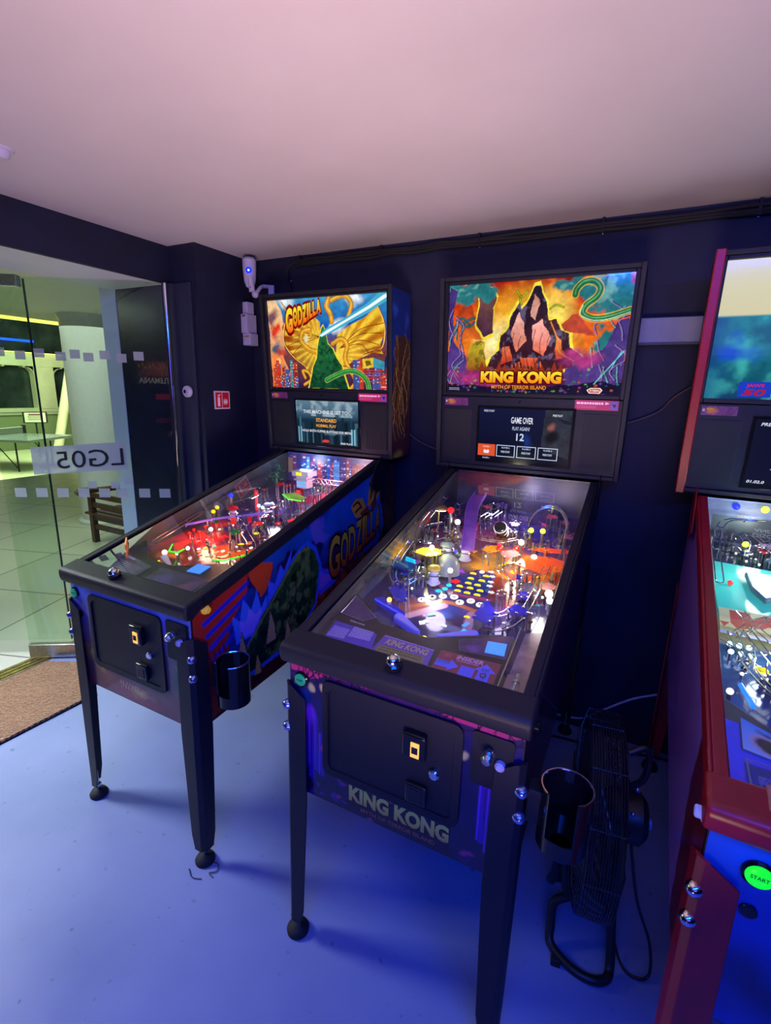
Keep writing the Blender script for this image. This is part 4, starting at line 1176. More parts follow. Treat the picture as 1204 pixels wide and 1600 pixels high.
def pf_jungle():
    a = Art(0.514, 0.96, 150, 270, (60, 44, 90))
    a.vgrad([(0, (60, 50, 120)), (0.35, (110, 60, 80)), (0.55, (60, 50, 60)), (0.75, (40, 36, 90)), (1, (34, 26, 70))])
    a.mottle(9, 0.6, 3)
    for x, y, rx, ry, c, sd in ((0.12, 0.72, 0.16, 0.08, (230, 110, 30), 1), (0.0, 0.68, 0.14, 0.07, (240, 170, 40), 2), (0.15, 0.60, 0.12, 0.05, (220, 90, 30), 3), (0.08, 0.53, 0.14, 0.05, (140, 40, 30), 4),
                                (0.2, 0.64, 0.09, 0.06, (240, 120, 20), 5), (-0.13, 0.55, 0.10, 0.12, (130, 140, 60), 6), (-0.15, 0.66, 0.10, 0.08, (150, 110, 50), 7), (-0.10, 0.8, 0.15, 0.1, (120, 60, 110), 8),
                                (0.12, 0.88, 0.15, 0.12, (60, 50, 130), 9), (0.10, 0.47, 0.10, 0.06, (130, 50, 40), 10), (-0.08, 0.36, 0.08, 0.05, (160, 90, 60), 11), (0.02, 0.34, 0.07, 0.06, (50, 60, 120), 12), (0.1, 0.42, 0.06, 0.04, (150, 70, 140), 13)):
        a.blob(*PQ(x, y), rx / 0.514, ry / 0.96, c, 0.6, 0.10, sd)
    a.poly([PQ(-0.06, 0.53), PQ(0.0, 0.61), PQ(0.06, 0.60), PQ(0.07, 0.47), PQ(0.03, 0.445), PQ(-0.07, 0.45)], (34, 44, 120), 0.01, 4)
    a.curve([PQ(-0.10, 0.49), PQ(-0.02, 0.45), PQ(0.08, 0.455)], 0.016, (160, 60, 90)); a.curve([PQ(-0.11, 0.345), PQ(-0.03, 0.40), PQ(0.07, 0.385)], 0.02, (190, 110, 60))
    a.stroke([PQ(-0.10, 0.30), PQ(-0.03, 0.38)], 0.03, (210, 160, 150)); a.stroke([PQ(0.07, 0.26), PQ(0.055, 0.37)], 0.03, (180, 130, 160))
    for P, c in (([(-0.05, 0.70), (0.04, 0.65), (0.12, 0.66), (0.22, 0.64)], (255, 190, 40)), ([(-0.02, 0.62), (0.08, 0.60), (0.14, 0.54), (0.16, 0.50)], (250, 170, 40)), ([(0.10, 0.75), (0.18, 0.72), (0.25, 0.72)], (250, 90, 20))):
        a.curve([PQ(*p) for p in P], 0.022, c, 0.8)
    a.blob(*PQ(-0.01, 0.33), 0.05, 0.02, (60, 90, 150), 0.5, 0.03, 3); a.blob(*PQ(-0.02, 0.27), 0.10, 0.03, (96, 74, 78), 0.5, 0.04, 4); a.blob(*PQ(0.01, 0.30), 0.06, 0.02, (110, 120, 150), 0.5, 0.06, 5)
    rr = random.Random(2)
    for i in range(90):
        a.blob(*PQ(rr.uniform(-0.25, 0.25), rr.uniform(0.2, 1.1)), rr.uniform(0.008, 0.02), rr.uniform(0.004, 0.010), rr.choice([(230, 160, 60), (90, 60, 160), (170, 60, 60), (60, 120, 140), (200, 200, 210), (30, 20, 50)]), 0.5, 0.02, i)
    return a


def pf_city():
    a = Art(0.514, 0.96, 150, 270, (50, 30, 60))
    a.vgrad([(0, (110, 30, 60)), (0.3, (60, 40, 90)), (0.55, (50, 36, 80)), (0.8, (150, 50, 30)), (1, (60, 40, 60))])
    a.mottle(9, 0.6, 5)
    for x, y, rx, ry, c, sd in ((0.10, 0.95, 0.16, 0.12, (200, 40, 70), 1), (-0.05, 0.60, 0.12, 0.08, (40, 40, 110), 2), (-0.12, 0.42, 0.12, 0.10, (230, 50, 30), 3), (-0.02, 0.36, 0.1, 0.06, (220, 90, 30), 4), (0.05, 0.34, 0.14, 0.05, (30, 90, 60), 5),
                                (0.12, 0.32, 0.09, 0.04, (230, 110, 20), 6), (-0.11, 0.26, 0.06, 0.04, (250, 140, 20), 7), (0.06, 0.52, 0.14, 0.08, (40, 36, 70), 8), (-0.2, 0.55, 0.06, 0.1, (240, 50, 40), 9)):
        a.blob(*PQ(x, y), rx / 0.514, ry / 0.96, c, 0.6, 0.10, sd)
    rr = random.Random(6)
    for i in range(80):
        a.blob(*PQ(rr.uniform(-0.25, 0.25), rr.uniform(0.2, 1.1)), rr.uniform(0.008, 0.02), rr.uniform(0.004, 0.010), rr.choice([(240, 60, 50), (90, 60, 160), (250, 180, 40), (60, 120, 140), (200, 200, 210), (30, 20, 50)]), 0.5, 0.02, i)
    return a


def pf_sea():
    a = Art(0.514, 0.96, 130, 240, (40, 60, 90))
    a.vgrad([(0, (60, 70, 90)), (0.2, (40, 50, 70)), (0.24, (60, 170, 165)), (0.5, (50, 185, 170)), (0.52, (200, 190, 120)), (0.60, (190, 180, 110)), (0.63, (60, 90, 130)), (1, (40, 60, 120))])
    a.mix(((a.T > 0.22) & (a.T < 0.5)) * np.clip((a.fbm(8, 4, 4) - 0.5) * 5, 0, 1), (130, 220, 200))
    a.mottle(10, 0.35, 5)
    return a


MIR_BLADE = mat('mirror_blade', (0.10, 0.10, 0.12), 0.22, 0.6, noise=0.4, nscale=9)
LAMP = {}


def lamp_mat(name, col, es):
    if name not in LAMP:
        LAMP[name] = mat('lamp_' + name, tuple(0.6 * c for c in lin(col)), 0.25, emit=lin(col), es=es)
    return LAMP[name]


WHITE_L = lambda: lamp_mat('white', (255, 250, 240), 1.3)
HOT = lambda: lamp_mat('hot', (255, 255, 245), 5.0)
YEL = lambda: lamp_mat('yellow', (255, 225, 20), 1.3)
REDL = lambda: lamp_mat('red', (255, 25, 20), 1.3)
CYA = lambda: lamp_mat('cyan', (30, 200, 230), 1.0)
GRN = lambda: lamp_mat('green', (20, 190, 110), 0.8)
PUR = lambda: lamp_mat('purple', (150, 50, 220), 0.9)
BLU = lambda: lamp_mat('blue', (40, 60, 255), 1.6)
ORA = lambda: lamp_mat('orange', (255, 120, 30), 1.2)

CLR = {}


def clr(name, col, fac=0.55, emit=0.0):
    if name not in CLR: CLR[name] = plastic_clear('clear_' + name, lin(col), fac, emit)
    return CLR[name]


PF = lambda x, y, h=0.0: (x, y, 0.82 + 0.17 * y + h)
AP = lambda x, y, h=0.0: (x, y, 0.845 + 0.21 * y + h)
GT = lambda y: 0.8808 + 0.2605 * y          # top of the side rails


class Play:
    """builds the fittings of one playfield as parts of that playfield"""

    def __init__(self, pf): self.p = pf

    def insert(self, shape, x, y, r, m, rot=0.0, name='insert_light'):
        n = {'circle': 16, 'tri': 3, 'square': 4}.get(shape, 16)
        if shape == 'arrow':
            P = [(-0.5, -1), (0.5, -1), (0.5, 0.1), (1, 0.1), (0, 1.2), (-1, 0.1), (-0.5, 0.1)]
        elif shape == 'bar':
            P = [(-1, -0.5), (1, -0.5), (1, 0.5), (-1, 0.5)]
        elif shape == 'dome':
            P = [(-1, -0.4), (1, -0.4), (1, 0.1), (0.5, 0.55), (-0.5, 0.55), (-1, 0.1)]
        else:
            o = math.pi / 2 if shape == 'tri' else math.pi / n
            P = [(math.cos(o + 2 * math.pi * k / n), math.sin(o + 2 * math.pi * k / n)) for k in range(n)]
            if shape == 'tri': P = [(a * 1.25, b) for a, b in P]
        c, s = math.cos(rot), math.sin(rot)
        P = [(x + r * (a * c - b * s), y + r * (a * s + b * c)) for a, b in P]
        return part(name, MB().prism(P, lambda a, b: PF(a, b, 0.0008), lambda a, b: PF(a, b, 0.0022)), m, self.p)

    def letter_insert(self, x, y, ch):
        o = self.insert('circle', x, y, 0.0115, WHITE_L())
        v, f, w, h = text_geo(ch, 0.04)
        mb = MB().add([PF(x - 0.0045 + 0.009 * p[0] / w, y - 0.006 + 0.012 * p[1] / h, 0.0028) for p in v], f)
        mb.build('letter', BLACK_GLOSS, o)

    def bulb(self, x, y, h, r, m, name='bulb'):
        mb = MB().sphere(PF(x, y, h), r, 10)
        mb.lathe([(r * 0.6, 0), (r * 0.6, h)], PF(x, y, 0), (0, 0, 1), 8, 1)
        return part(name, mb, [m, STEEL], self.p)

    def post(self, x, y, h=0.028, m=None, r=0.004):
        mb = MB().lathe([(r * 1.4, 0), (r * 1.4, 0.003), (r, 0.004), (r, h), (r * 1.3, h), (0, h + 0.002)], PF(x, y), (0, 0, 1), 10)
        mb.ring(PF(x, y, h * 0.5), r * 1.4, 0.0022, (0, 0, 1), 10, 6, 1)
        return part('post', mb, [m or STEEL, RUBBER], self.p)

    def plastic(self, pts, h, m, name='plastic_shield', th=0.0015, posts=True):
        mb = MB().prism(pts, lambda a, b: PF(a, b, h), lambda a, b: PF(a, b, h + th))
        o = part(name, mb, m, self.p)
        if posts:
            cx = sum(p[0] for p in pts) / len(pts); cy = sum(p[1] for p in pts) / len(pts)
            pm = MB()
            for (x, y) in pts[::max(1, len(pts) // 3)]:
                x, y = cx + (x - cx) * 0.8, cy + (y - cy) * 0.8
                pm.lathe([(0.0028, 0), (0.0028, h), (0.004, h + th), (0.004, h + th + 0.003), (0, h + th + 0.004)], PF(x, y), (0, 0, 1), 8)
            part('post', pm, STEEL, o)
        return o

    def wires(self, pts, gap=0.016, r=0.0016, m=None, ties=True, name='wire_ramp'):
        """pts: x, y, height above the playfield"""
        P = smooth_path([PF(*p) for p in pts], 6)
        mb = MB(); Lft, Rgt = [], []
        for i, p in enumerate(P):
            t = P[min(i + 1, len(P) - 1)] - P[max(i - 1, 0)]
            s = t.cross(Vector((0, 0, 1)))
            if s.length < 1e-6: s = Vector((1, 0, 0))
            s.normalize()
            Lft.append(p - s * gap); Rgt.append(p + s * gap)
        mb.tube(Lft, r, 6).tube(Rgt, r, 6)
        if ties:
            for i in range(0, len(P), 5):
                a = math.pi
                arc = [P[i] + (Rgt[i] - P[i]) * math.cos(math.pi * k / 6) + Vector((0, 0, -gap * 0.8)) * math.sin(math.pi * k / 6) for k in range(7)]
                mb.tube(arc, r, 5)
        return part(name, mb, m or CHROME, self.p)

    def flipper(self, x0, y0, x1, y1, m, rub):
        d = Vector((x1 - x0, y1 - y0)); L = d.length; d.normalize(); n = Vector((-d.y, d.x))

        def outline(r0, r1):
            P = []
            for k in range(9):
                a = math.pi / 2 + math.pi * k / 8
                P.append((x0 + r0 * (d.x * math.cos(a) + n.x * math.sin(a)), y0 + r0 * (d.y * math.cos(a) + n.y * math.sin(a))))
            for k in range(9):
                a = -math.pi / 2 + math.pi * k / 8
                P.append((x1 + r1 * (d.x * math.cos(a) + n.x * math.sin(a)), y1 + r1 * (d.y * math.cos(a) + n.y * math.sin(a))))
            return P
        A = outline(0.011, 0.005); B = outline(0.014, 0.008)
        o = part('flipper', MB().prism(A, lambda a, b: PF(a, b, 0.008), lambda a, b: PF(a, b, 0.026)), m, self.p)
        part('flipper_rubber', MB().prism(B, lambda a, b: PF(a, b, 0.011), lambda a, b: PF(a, b, 0.022)), rub, o)

    def bumper(self, x, y, r, cap, body):
        o = part('bumper', MB().lathe([(r * 0.75, 0), (r * 0.7, 0.03), (r * 0.55, 0.04)], PF(x, y), (0, 0, 1), 20), body, self.p)
        part('bumper_cap', MB().lathe([(r * 0.6, 0.040), (r, 0.046), (r, 0.052), (r * 0.7, 0.058), (0, 0.060)], PF(x, y), (0, 0, 1), 24), cap, o)
        part('bumper_ring', MB().ring(PF(x, y, 0.030), r * 0.95, 0.002, (0, 0, 1), 24, 6), CHROME, o)
        part('bumper_skirt', MB().lathe([(r * 1.05, 0.004), (r * 0.8, 0.010)], PF(x, y), (0, 0, 1), 24), WHITE_PL, o)

    def clutter(self, seed, n, region, hot=0.1, cols=()):
        """screw posts, standing targets and small shields that fill the back of the table"""
        rr = random.Random(seed)
        x0, x1, y0, y1 = region
        for i in range(n):
            x, y = rr.uniform(x0, x1), rr.uniform(y0, y1)
            k = rr.random()
            if k < 0.45: self.post(x, y, rr.uniform(0.02, 0.05))
            elif k < 0.62:
                c = rr.choice(cols)
                mb = MB().box(-0.010, 0.010, -0.0015, 0.0015, 0, 0.03)
                M_ = Matrix.Translation(PF(x, y, 0.001)) @ Matrix.Rotation(rr.uniform(-1, 1), 4, 'Z')
                mb.v = [tuple(M_ @ Vector(v)) for v in mb.v]
                part('standing_target', mb, c, self.p)
            elif k < 0.85:
                c = rr.choice(cols); a0 = rr.uniform(0, 6); r = rr.uniform(0.014, 0.030)
                P = [(x + r * rr.uniform(0.6, 1.2) * math.cos(a0 + 2 * math.pi * q / 5), y + r * rr.uniform(0.6, 1.2) * math.sin(a0 + 2 * math.pi * q / 5)) for q in range(5)]
                self.plastic(P, rr.uniform(0.03, 0.055), c)
            else:
                P = [(x, y, 0.03), (x + rr.uniform(-0.03, 0.03), y + 0.03, 0.045), (x + rr.uniform(-0.05, 0.05), y + 0.07, 0.05)]
                self.wires(P, 0.010, 0.0013)
            if rr.random() < hot: self.bulb(x + 0.012, y + 0.01, 0.012, 0.004, WHITE_L())


# ================================================================ pinball machine body
def bb(x, d, t):
    """backbox coordinates: x across, d depth behind the front face, t height above its bottom edge"""
    return (x, 1.088 - 0.05 * (t / 0.714) + d, 1.169 + t)


def bbox(mb, x0, x1, d0, d1, t0, t1, mi=0):
    return mb.hexa([bb(x0, d0, t0), bb(x1, d0, t0), bb(x1, d1, t0), bb(x0, d1, t0), bb(x0, d0, t1), bb(x1, d0, t1), bb(x1, d1, t1), bb(x0, d1, t1)], mi)


def make_leg(root, sx, front, m, bolt_m):
    ox, oy = sx * 0.288, (-0.002 if front else 1.264)
    iy = 1 if front else -1
    zt = 0.775 if front else 0.80

    def sec(z, wdt):
        L = [(wdt, 0), (0.012, 0), (0, 0.012), (0, wdt), (0.0035, wdt), (0.0035, 0.014), (0.014, 0.0035), (wdt, 0.0035)]
        lean = (zt - z) * 0.010
        return [(ox - sx * a, oy + iy * b - iy * lean * (1 if front else 1), z) for a, b in L]
    mb = MB()
    levels = [(zt, 0.016), (zt - 0.03, 0.060), (0.46, 0.064), (0.10, 0.050), (0.05, 0.040)]
    prev = None
    vs = []
    for z, wd in levels: vs += sec(z, wd)
    n = 8
    fs = [tuple(range(n)), tuple(range(4 * n, 5 * n))[::-1]]
    for i in range(4):
        for k in range(n): fs.append((i * n + k, i * n + (k + 1) % n, (i + 1) * n + (k + 1) % n, (i + 1) * n + k))
    mb.add(vs, fs)
    leg = part('leg', mb, m, root, 0.0012)
    fx, fy = ox - sx * 0.018, oy + iy * 0.018 - iy * 0.0073
    ft = MB().lathe([(0.030, 0.0), (0.031, 0.008), (0.024, 0.020), (0.010, 0.026), (0.006, 0.028)], (fx, fy, 0.0), (0, 0, 1), 24)
    part('leveller_foot', ft, RUBBER, leg)
    part('leveller_bolt', MB().lathe([(0.005, 0.026), (0.005, 0.10)], (fx, fy, 0), (0, 0, 1), 10).lathe([(0.011, 0.040), (0.011, 0.048)], (fx, fy, 0), (0, 0, 1), 6), STEEL, leg)
    if front:
        ax = Vector((sx, -1, 0)).normalized()
        for z in (0.715, 0.655):
            c = Vector((ox - sx * 0.006, oy + 0.006 * iy, z))
            b = MB().lathe([(0.013, -0.002), (0.013, 0.003), (0.010, 0.010), (0.005, 0.014), (0, 0.015)], c, ax, 14)
            part('leg_bolt', b, bolt_m, leg)
    return leg


def machine(name, label, x, y, rz, group, style):
    S = style
    root = thing(name, label, 'pinball machine', (x, y, 0), rz, group)
    side_m = S['body']
    # ---- cabinet box, hollow above the playfield
    mb = MB()
    zb = lambda yy: 0.472 + (yy - 0.012) * 0.046
    prof = [(0.012, 0.472), (1.262, zb(1.262)), (1.262, 1.13), (1.09, 1.148), (1.09, GT(1.09) - 0.016), (0.012, GT(0.012) - 0.030)]
    for sx in (-1, 1):
        mb.prism(prof, lambda a, b: (sx * 0.262, a, b), lambda a, b: (sx * 0.280, a, b))
    mb.hexa([(-0.262, 0.012, 0.472), (0.262, 0.012, 0.472), (0.262, 0.030, 0.472), (-0.262, 0.030, 0.472), (-0.262, 0.012, 0.855), (0.262, 0.012, 0.855), (0.262, 0.030, 0.86), (-0.262, 0.030, 0.86)])
    mb.hexa([(-0.262, 0.03, 0.474), (0.262, 0.03, 0.474), (0.262, 1.25, zb(1.25)), (-0.262, 1.25, zb(1.25)), (-0.262, 0.03, 0.49), (0.262, 0.03, 0.49), (0.262, 1.25, zb(1.25) + 0.016), (-0.262, 1.25, zb(1.25) + 0.016)])
    mb.box(-0.262, 0.262, 1.244, 1.262, 0.54, 1.13)
    mb.box(-0.262, 0.262, 1.135, 1.244, 1.115, 1.130)
    part('cabinet', mb, BLACK_WOOD if not S.get('cab_m') else S['cab_m'], root, 0.0015)
    # ---- printed sides and front
    for sx, art in ((1, S['side_r']), (-1, S['side_l'])):
        if art is None: continue
        sp = lambda s, t, l, sx=sx: (sx * (0.2805 + l), 0.016 + 1.243 * (s if sx > 0 else 1 - s), 0)

        def fn(s, t, l, sx=sx):
            yy = 0.016 + 1.243 * (s if sx > 0 else 1 - s)
            return (sx * (0.2808 + l), yy, 0)
        side_panel(art, sx, root)
    if S['front']:
        S['front'].build('front_artwork', lambda s, t, l: (-0.278 + 0.556 * s, 0.0114 - l, 0.858 - 0.384 * t), ART_PRINT, root)
    # ---- trim
    for sx in (-1, 1):
        mb = MB()
        P = [(0.045, GT(0.045) - 0.042), (1.085, GT(1.085) - 0.042), (1.085, GT(1.085)), (0.045, GT(0.045))]
        mb.prism(P, lambda a, b: (sx * 0.281, a, b), lambda a, b: (sx * 0.288, a, b))
        P = [(0.045, GT(0.045) - 0.008), (1.085, GT(1.085) - 0.008), (1.085, GT(1.085)), (0.045, GT(0.045))]
        mb.prism(P, lambda a, b: (sx * 0.259, a, b), lambda a, b: (sx * 0.2815, a, b))
        part('side_rail', mb, S['rail'], root, 0.003, seg=3)
    mb = MB()
    P = [(-0.014, GT(0) - 0.030), (-0.016, GT(0) - 0.008), (-0.008, GT(0) + 0.003), (0.052, GT(0.052) + 0.004), (0.056, GT(0.056) - 0.004), (0.056, GT(0) - 0.02), (0.012, GT(0) - 0.045), (-0.008, GT(0) - 0.045)]
    mb.prism(P, lambda a, b: (-0.292, a, b), lambda a, b: (0.292, a, b))
    lb = part('lockbar', mb, S['rail'], root, 0.008, seg=4)
    bz = GT(0.022) + 0.004
    bx = S.get('btn_x', -0.008)
    if bx is not None:
        part('lockbar_button', MB().lathe([(0.019, 0), (0.019, 0.010), (0.016, 0.013), (0.0, 0.013)], (bx, 0.020, bz), (0, -0.25, 1), 24), BLACK_GLOSS, lb)
        part('button_dome', MB().lathe([(0.015, 0.012), (0.0155, 0.020), (0.011, 0.027), (0.004, 0.030), (0, 0.030)], (bx, 0.020, bz), (0, -0.25, 1), 20), CHROME, lb)
    if S.get('lock_label'):
        part('lockbar_plate', MB().hexa([(-0.215, 0.012, GT(0.012) + 0.001), (0.21, 0.012, GT(0.012) + 0.001), (0.21, 0.055, GT(0.055) + 0.001), (-0.215, 0.055, GT(0.055) + 0.001), (-0.215, 0.012, GT(0.012) + 0.0075), (0.21, 0.012, GT(0.012) + 0.0075), (0.21, 0.055, GT(0.055) + 0.0075), (-0.215, 0.055, GT(0.055) + 0.0075)]), S['lock_label'], lb, 0.002)
    # playfield glass
    mb = MB().hexa([(-0.262, 0.05, GT(0.05) - 0.012), (0.262, 0.05, GT(0.05) - 0.012), (0.262, 1.085, GT(1.085) - 0.012), (-0.262, 1.085, GT(1.085) - 0.012),
                    (-0.262, 0.05, GT(0.05) - 0.008), (0.262, 0.05, GT(0.05) - 0.008), (0.262, 1.085, GT(1.085) - 0.008), (-0.262, 1.085, GT(1.085) - 0.008)])
    part('playfield_glass', mb, GLASS_PF, root)
    # inner side blades
    for sx in (-1, 1):
        P = [(0.05, 0.80), (1.13, 0.98), (1.13, GT(1.085) - 0.014), (1.085, GT(1.085) - 0.014), (0.05, GT(0.05) - 0.014)]
        part('side_blade', MB().prism(P, lambda a, b: (sx * 0.2590, a, b), lambda a, b: (sx * 0.2616, a, b)), S['blade'], root)
    # ---- coin door
    cd = MB()

    def rrect(x0, x1, z0, z1, r=0.02, n=5):
        P = []
        for cx, cz, a0 in ((x1 - r, z1 - r, 0), (x0 + r, z1 - r, 90), (x0 + r, z0 + r, 180), (x1 - r, z0 + r, 270)):
            for k in range(n + 1):
                a = R(a0 + 90 * k / n); P.append((cx + r * math.cos(a), cz + r * math.sin(a)))
        return P
    if S.get('door', True):
        D0, D1, Z0, Z1 = -0.182, 0.160, 0.560, 0.812
        outer = rrect(D0, D1, Z0, Z1); inner = rrect(D0 + 0.018, D1 - 0.018, Z0 + 0.018, Z1 - 0.018, 0.012)
        n = len(outer)
        A = [(a, 0.0115, b) for a, b in outer] + [(a, 0.004, b) for a, b in outer] + [(a, 0.004, b) for a, b in inner] + [(a, 0.0115, b) for a, b in inner]
        fs = []
        for i in range(n):
            j = (i + 1) % n
            fs += [(i, j, n + j, n + i), (n + i, n + j, 2 * n + j, 2 * n + i), (2 * n + i, 2 * n + j, 3 * n + j, 3 * n + i)]
        cdo = part('coin_door', cd.add(A, fs), BLACK_TEX, root)
        part('door_leaf', MB().prism(rrect(D0 + 0.019, D1 - 0.019, Z0 + 0.019, Z1 - 0.019, 0.012), lambda a, b: (a, 0.0112, b), lambda a, b: (a, 0.0062, b)), BLACK_TEX, cdo)
        part('coin_slot', MB().box(0.030, 0.085, -0.010, 0.006, 0.705, 0.765), BLACK_GLOSS, cdo, 0.005, seg=3)
        part('slot_button', MB().box(0.052, 0.072, -0.0125, -0.010, 0.712, 0.748), lamp_mat('amber', (255, 190, 90), 1.1), cdo, 0.001, label='small lit amber coin reject button')
        part('button_label', MB().box(0.055, 0.069, -0.0130, -0.0125, 0.722, 0.738), BLACK, cdo)
        part('coin_return', MB().box(0.040, 0.090, -0.006, 0.006, 0.588, 0.638), BLACK_GLOSS, cdo, 0.004, seg=3)
        part('return_flap', MB().box(0.050, 0.080, -0.0075, -0.006, 0.594, 0.626), BLACK_TEX, cdo, 0.001)
        part('lock_cylinder', MB().lathe([(0.012, 0), (0.012, 0.008), (0.009, 0.011), (0, 0.011)], (0.104, 0.006, 0.678), (0, -1, 0), 18), CHROME, cdo)
        part('hinge', MB().box(D0 + 0.01, D0 + 0.016, 0.002, 0.008, Z0 + 0.03, Z1 - 0.03), BLACK, cdo)
    # start button, small hole button and plunger plate
    sbx, sbz = S.get('start', (-0.252, 0.800))
    rs = S.get('start_r', 0.0155)
    sb = part('start_button', MB().lathe([(rs + 0.004, 0), (rs + 0.004, 0.004), (rs, 0.006)], (sbx, 0.0114, sbz), (0, -1, 0), 24), BLACK_GLOSS, root)
    part('button_face', MB().lathe([(rs - 0.0005, 0.0), (rs - 0.0005, 0.008), (rs - 0.003, 0.0095), (0, 0.0095)], (sbx, 0.0114, sbz), (0, -1, 0), 24), S['start_m'], sb, label='green start button')
    v, f, w, h = text_geo('START', 0.02)
    part('button_lettering', MB().add([(sbx - rs * 0.62 + rs * 1.24 * p[0] / w, 0.0114 - 0.0099, sbz - rs * 0.17 + rs * 0.36 * p[1] / h) for p in v], f), BLACK_GLOSS, sb)
    if S.get('hole', True):
        part('service_button', MB().lathe([(0.012, 0), (0.012, 0.004), (0.009, 0.005), (0, 0.003)], S.get('hole_at', (-0.238, 0.0114, 0.728)), (0, -1, 0), 18), BLACK_GLOSS, root)
    if S.get('plunger', True):
        pl = part('plunger_plate', MB().prism(rrect(0.178, 0.262, 0.690, 0.812, 0.008), lambda a, b: (a, 0.0114, b), lambda a, b: (a, 0.0075, b)), BLACK, root)
        part('plunger_rod', MB().lathe([(0.006, 0), (0.006, 0.012), (0.011, 0.015), (0.012, 0.024), (0.008, 0.030), (0, 0.031)], (0.215, 0.0075, 0.775), (0, -1, -0.1), 16), STEEL, pl)
        part('plunger_spring', MB().tube([(0.215 + 0.010 * math.cos(k * 0.9), 0.004 - k * 0.0007, 0.775 + 0.010 * math.sin(k * 0.9)) for k in range(34)], 0.0012, 5), STEEL, pl)
        part('launch_button', MB().lathe([(0.010, 0), (0.010, 0.010), (0.006, 0.014), (0, 0.014)], (0.238, 0.0075, 0.755), (0, -1, 0), 16), mat('launch_face', (0.5, 0.5, 0.7), 0.3), pl)
    # flipper buttons
    for sx in (-1, 1):
        fb = part('flipper_button', MB().lathe([(0.014, 0), (0.014, 0.005), (0.010, 0.007), (0.010, 0.014), (0.008, 0.016), (0, 0.016)], (sx * 0.281, 0.062 if not S.get('fb_at') else S['fb_at'][0], 0.825 if not S.get('fb_at') else S['fb_at'][1]), (sx, 0, 0), 20), S['flip_btn'], root)
    # hinge plates between cabinet and backbox
    for sx in (-1, 1):
        P = [(1.00, 1.055), (1.06, 1.020), (1.12, 1.03), (1.16, 1.09), (1.17, 1.17), (1.10, 1.19), (1.04, 1.14)]
        part('hinge_plate', MB().prism(P, lambda a, b: (sx * 0.2885, a, b), lambda a, b: (sx * 0.293, a, b)), S.get('hinge_m', BLACK), root, 0.002)
    # ---- legs
    for sx in (-1, 1):
        for fr_ in (True, False):
            make_leg(root, sx, fr_, S['leg'], S.get('bolt', BOLT))
    # ---- backbox
    mb = MB()
    for sx in (-1, 1):
        bbox(mb, *sorted((sx * 0.332, sx * 0.348)), 0.0, 0.185, 0.0, 0.714)
    bbox(mb, -0.332, 0.332, 0.006, 0.185, 0.700, 0.714)
    bbox(mb, -0.332, 0.332, 0.004, 0.185, 0.0, 0.014)
    bbox(mb, -0.332, 0.332, 0.172, 0.185, 0.014, 0.700)
    bk = part('backbox', mb, S.get('box_m', BLACK_WOOD), root, 0.002)
    if S.get('box_edge'):
        for sx in (-1, 1):
            e = MB(); bbox(e, *sorted((sx * 0.326, sx * 0.352)), -0.006, 0.03, -0.004, 0.716)
            part('edge_trim', e, S['box_edge'], bk, 0.003)
    if S.get('box_side'):
        S['box_side'].build('side_artwork', lambda s, t, l: bb(0.3486 + l, 0.004 + 0.178 * s, 0.706 - 0.70 * t), ART_PRINT, bk)
    # glass frame and the lit translite
    mb = MB()
    for a0, a1, t0, t1 in ((-0.332, -0.318, 0.286, 0.700), (0.318, 0.332, 0.286, 0.700), (-0.318, 0.318, 0.286, 0.300), (-0.318, 0.318, 0.689, 0.700)):
        bbox(mb, a0, a1, 0.012, 0.030, t0, t1)
    part('glass_frame', mb, BLACK, bk, 0.002)
    bg = S['backglass'].build('backglass', lambda s, t, l: bb(-0.318 + 0.636 * s, 0.026 - l, 0.689 - 0.389 * t), ART_LIT, root, 0.0003)
    if S.get('bg_label'): bg['label'] = S['bg_label']
    gb = MB(); bbox(gb, -0.318, 0.318, 0.0265, 0.032, 0.300, 0.689)
    part('light_panel', gb, BLACK, bg)
    gp = MB(); bbox(gp, -0.318, 0.318, 0.0165, 0.0190, 0.300, 0.689)
    part('backglass_pane', gp, GLASS_BACK, bg)
    # speaker panel, leaning out a little at the bottom
    sp = MB(); bbox(sp, -0.332, 0.332, 0.012, 0.030, 0.014, 0.284)
    spk = part('speaker_panel', sp, mat('panel_black', (0.012, 0.012, 0.026), 0.45, noise=0.2, nscale=30, spec=0.3), bk, 0.002)
    for s0, s1 in ((-0.318, -0.205), (0.205, 0.318)):
        g = MB(); bbox(g, s0, s1, 0.0095, 0.013, 0.035, 0.235)
        for k in range(26):
            q = s0 + 0.004 + k * (s1 - s0 - 0.008) / 25
            bbox(g, q - 0.0011, q + 0.0011, 0.008, 0.0096, 0.038, 0.232)
        part('speaker_grille', g, mat('grille_black', (0.012, 0.012, 0.016), 0.6), spk)
    fr_ = MB(); bbox(fr_, -0.182, 0.182, 0.009, 0.013, 0.030, 0.252)
    part('display_frame', fr_, BLACK_GLOSS, spk, 0.001)
    S['display'].build('display_screen', lambda s, t, l: bb(-0.1725 + 0.345 * s, 0.0086 - l, 0.243 - 0.20 * t), ART_LCD, spk, 0.0002)
    small_card((120, 60, 110), (220, 130, 60)).build('info_card', lambda s, t, l: bb(-0.318 + 0.095 * s, 0.0114 - l, 0.277 - 0.028 * t), ART_PRINT, spk)
    if S.get('pink', True):
        small_card((180, 40, 90), (0, 0, 0), True).build('promo_card', lambda s, t, l: bb(0.175 + 0.143 * s, 0.0112 - l, 0.283 - 0.034 * t), art_pink, spk)
    part('panel_lock', MB().lathe([(0.006, 0), (0.006, 0.004), (0, 0.004)], bb(-0.02, 0.012, 0.268), (0, -1, 0), 12), CHROME, spk)
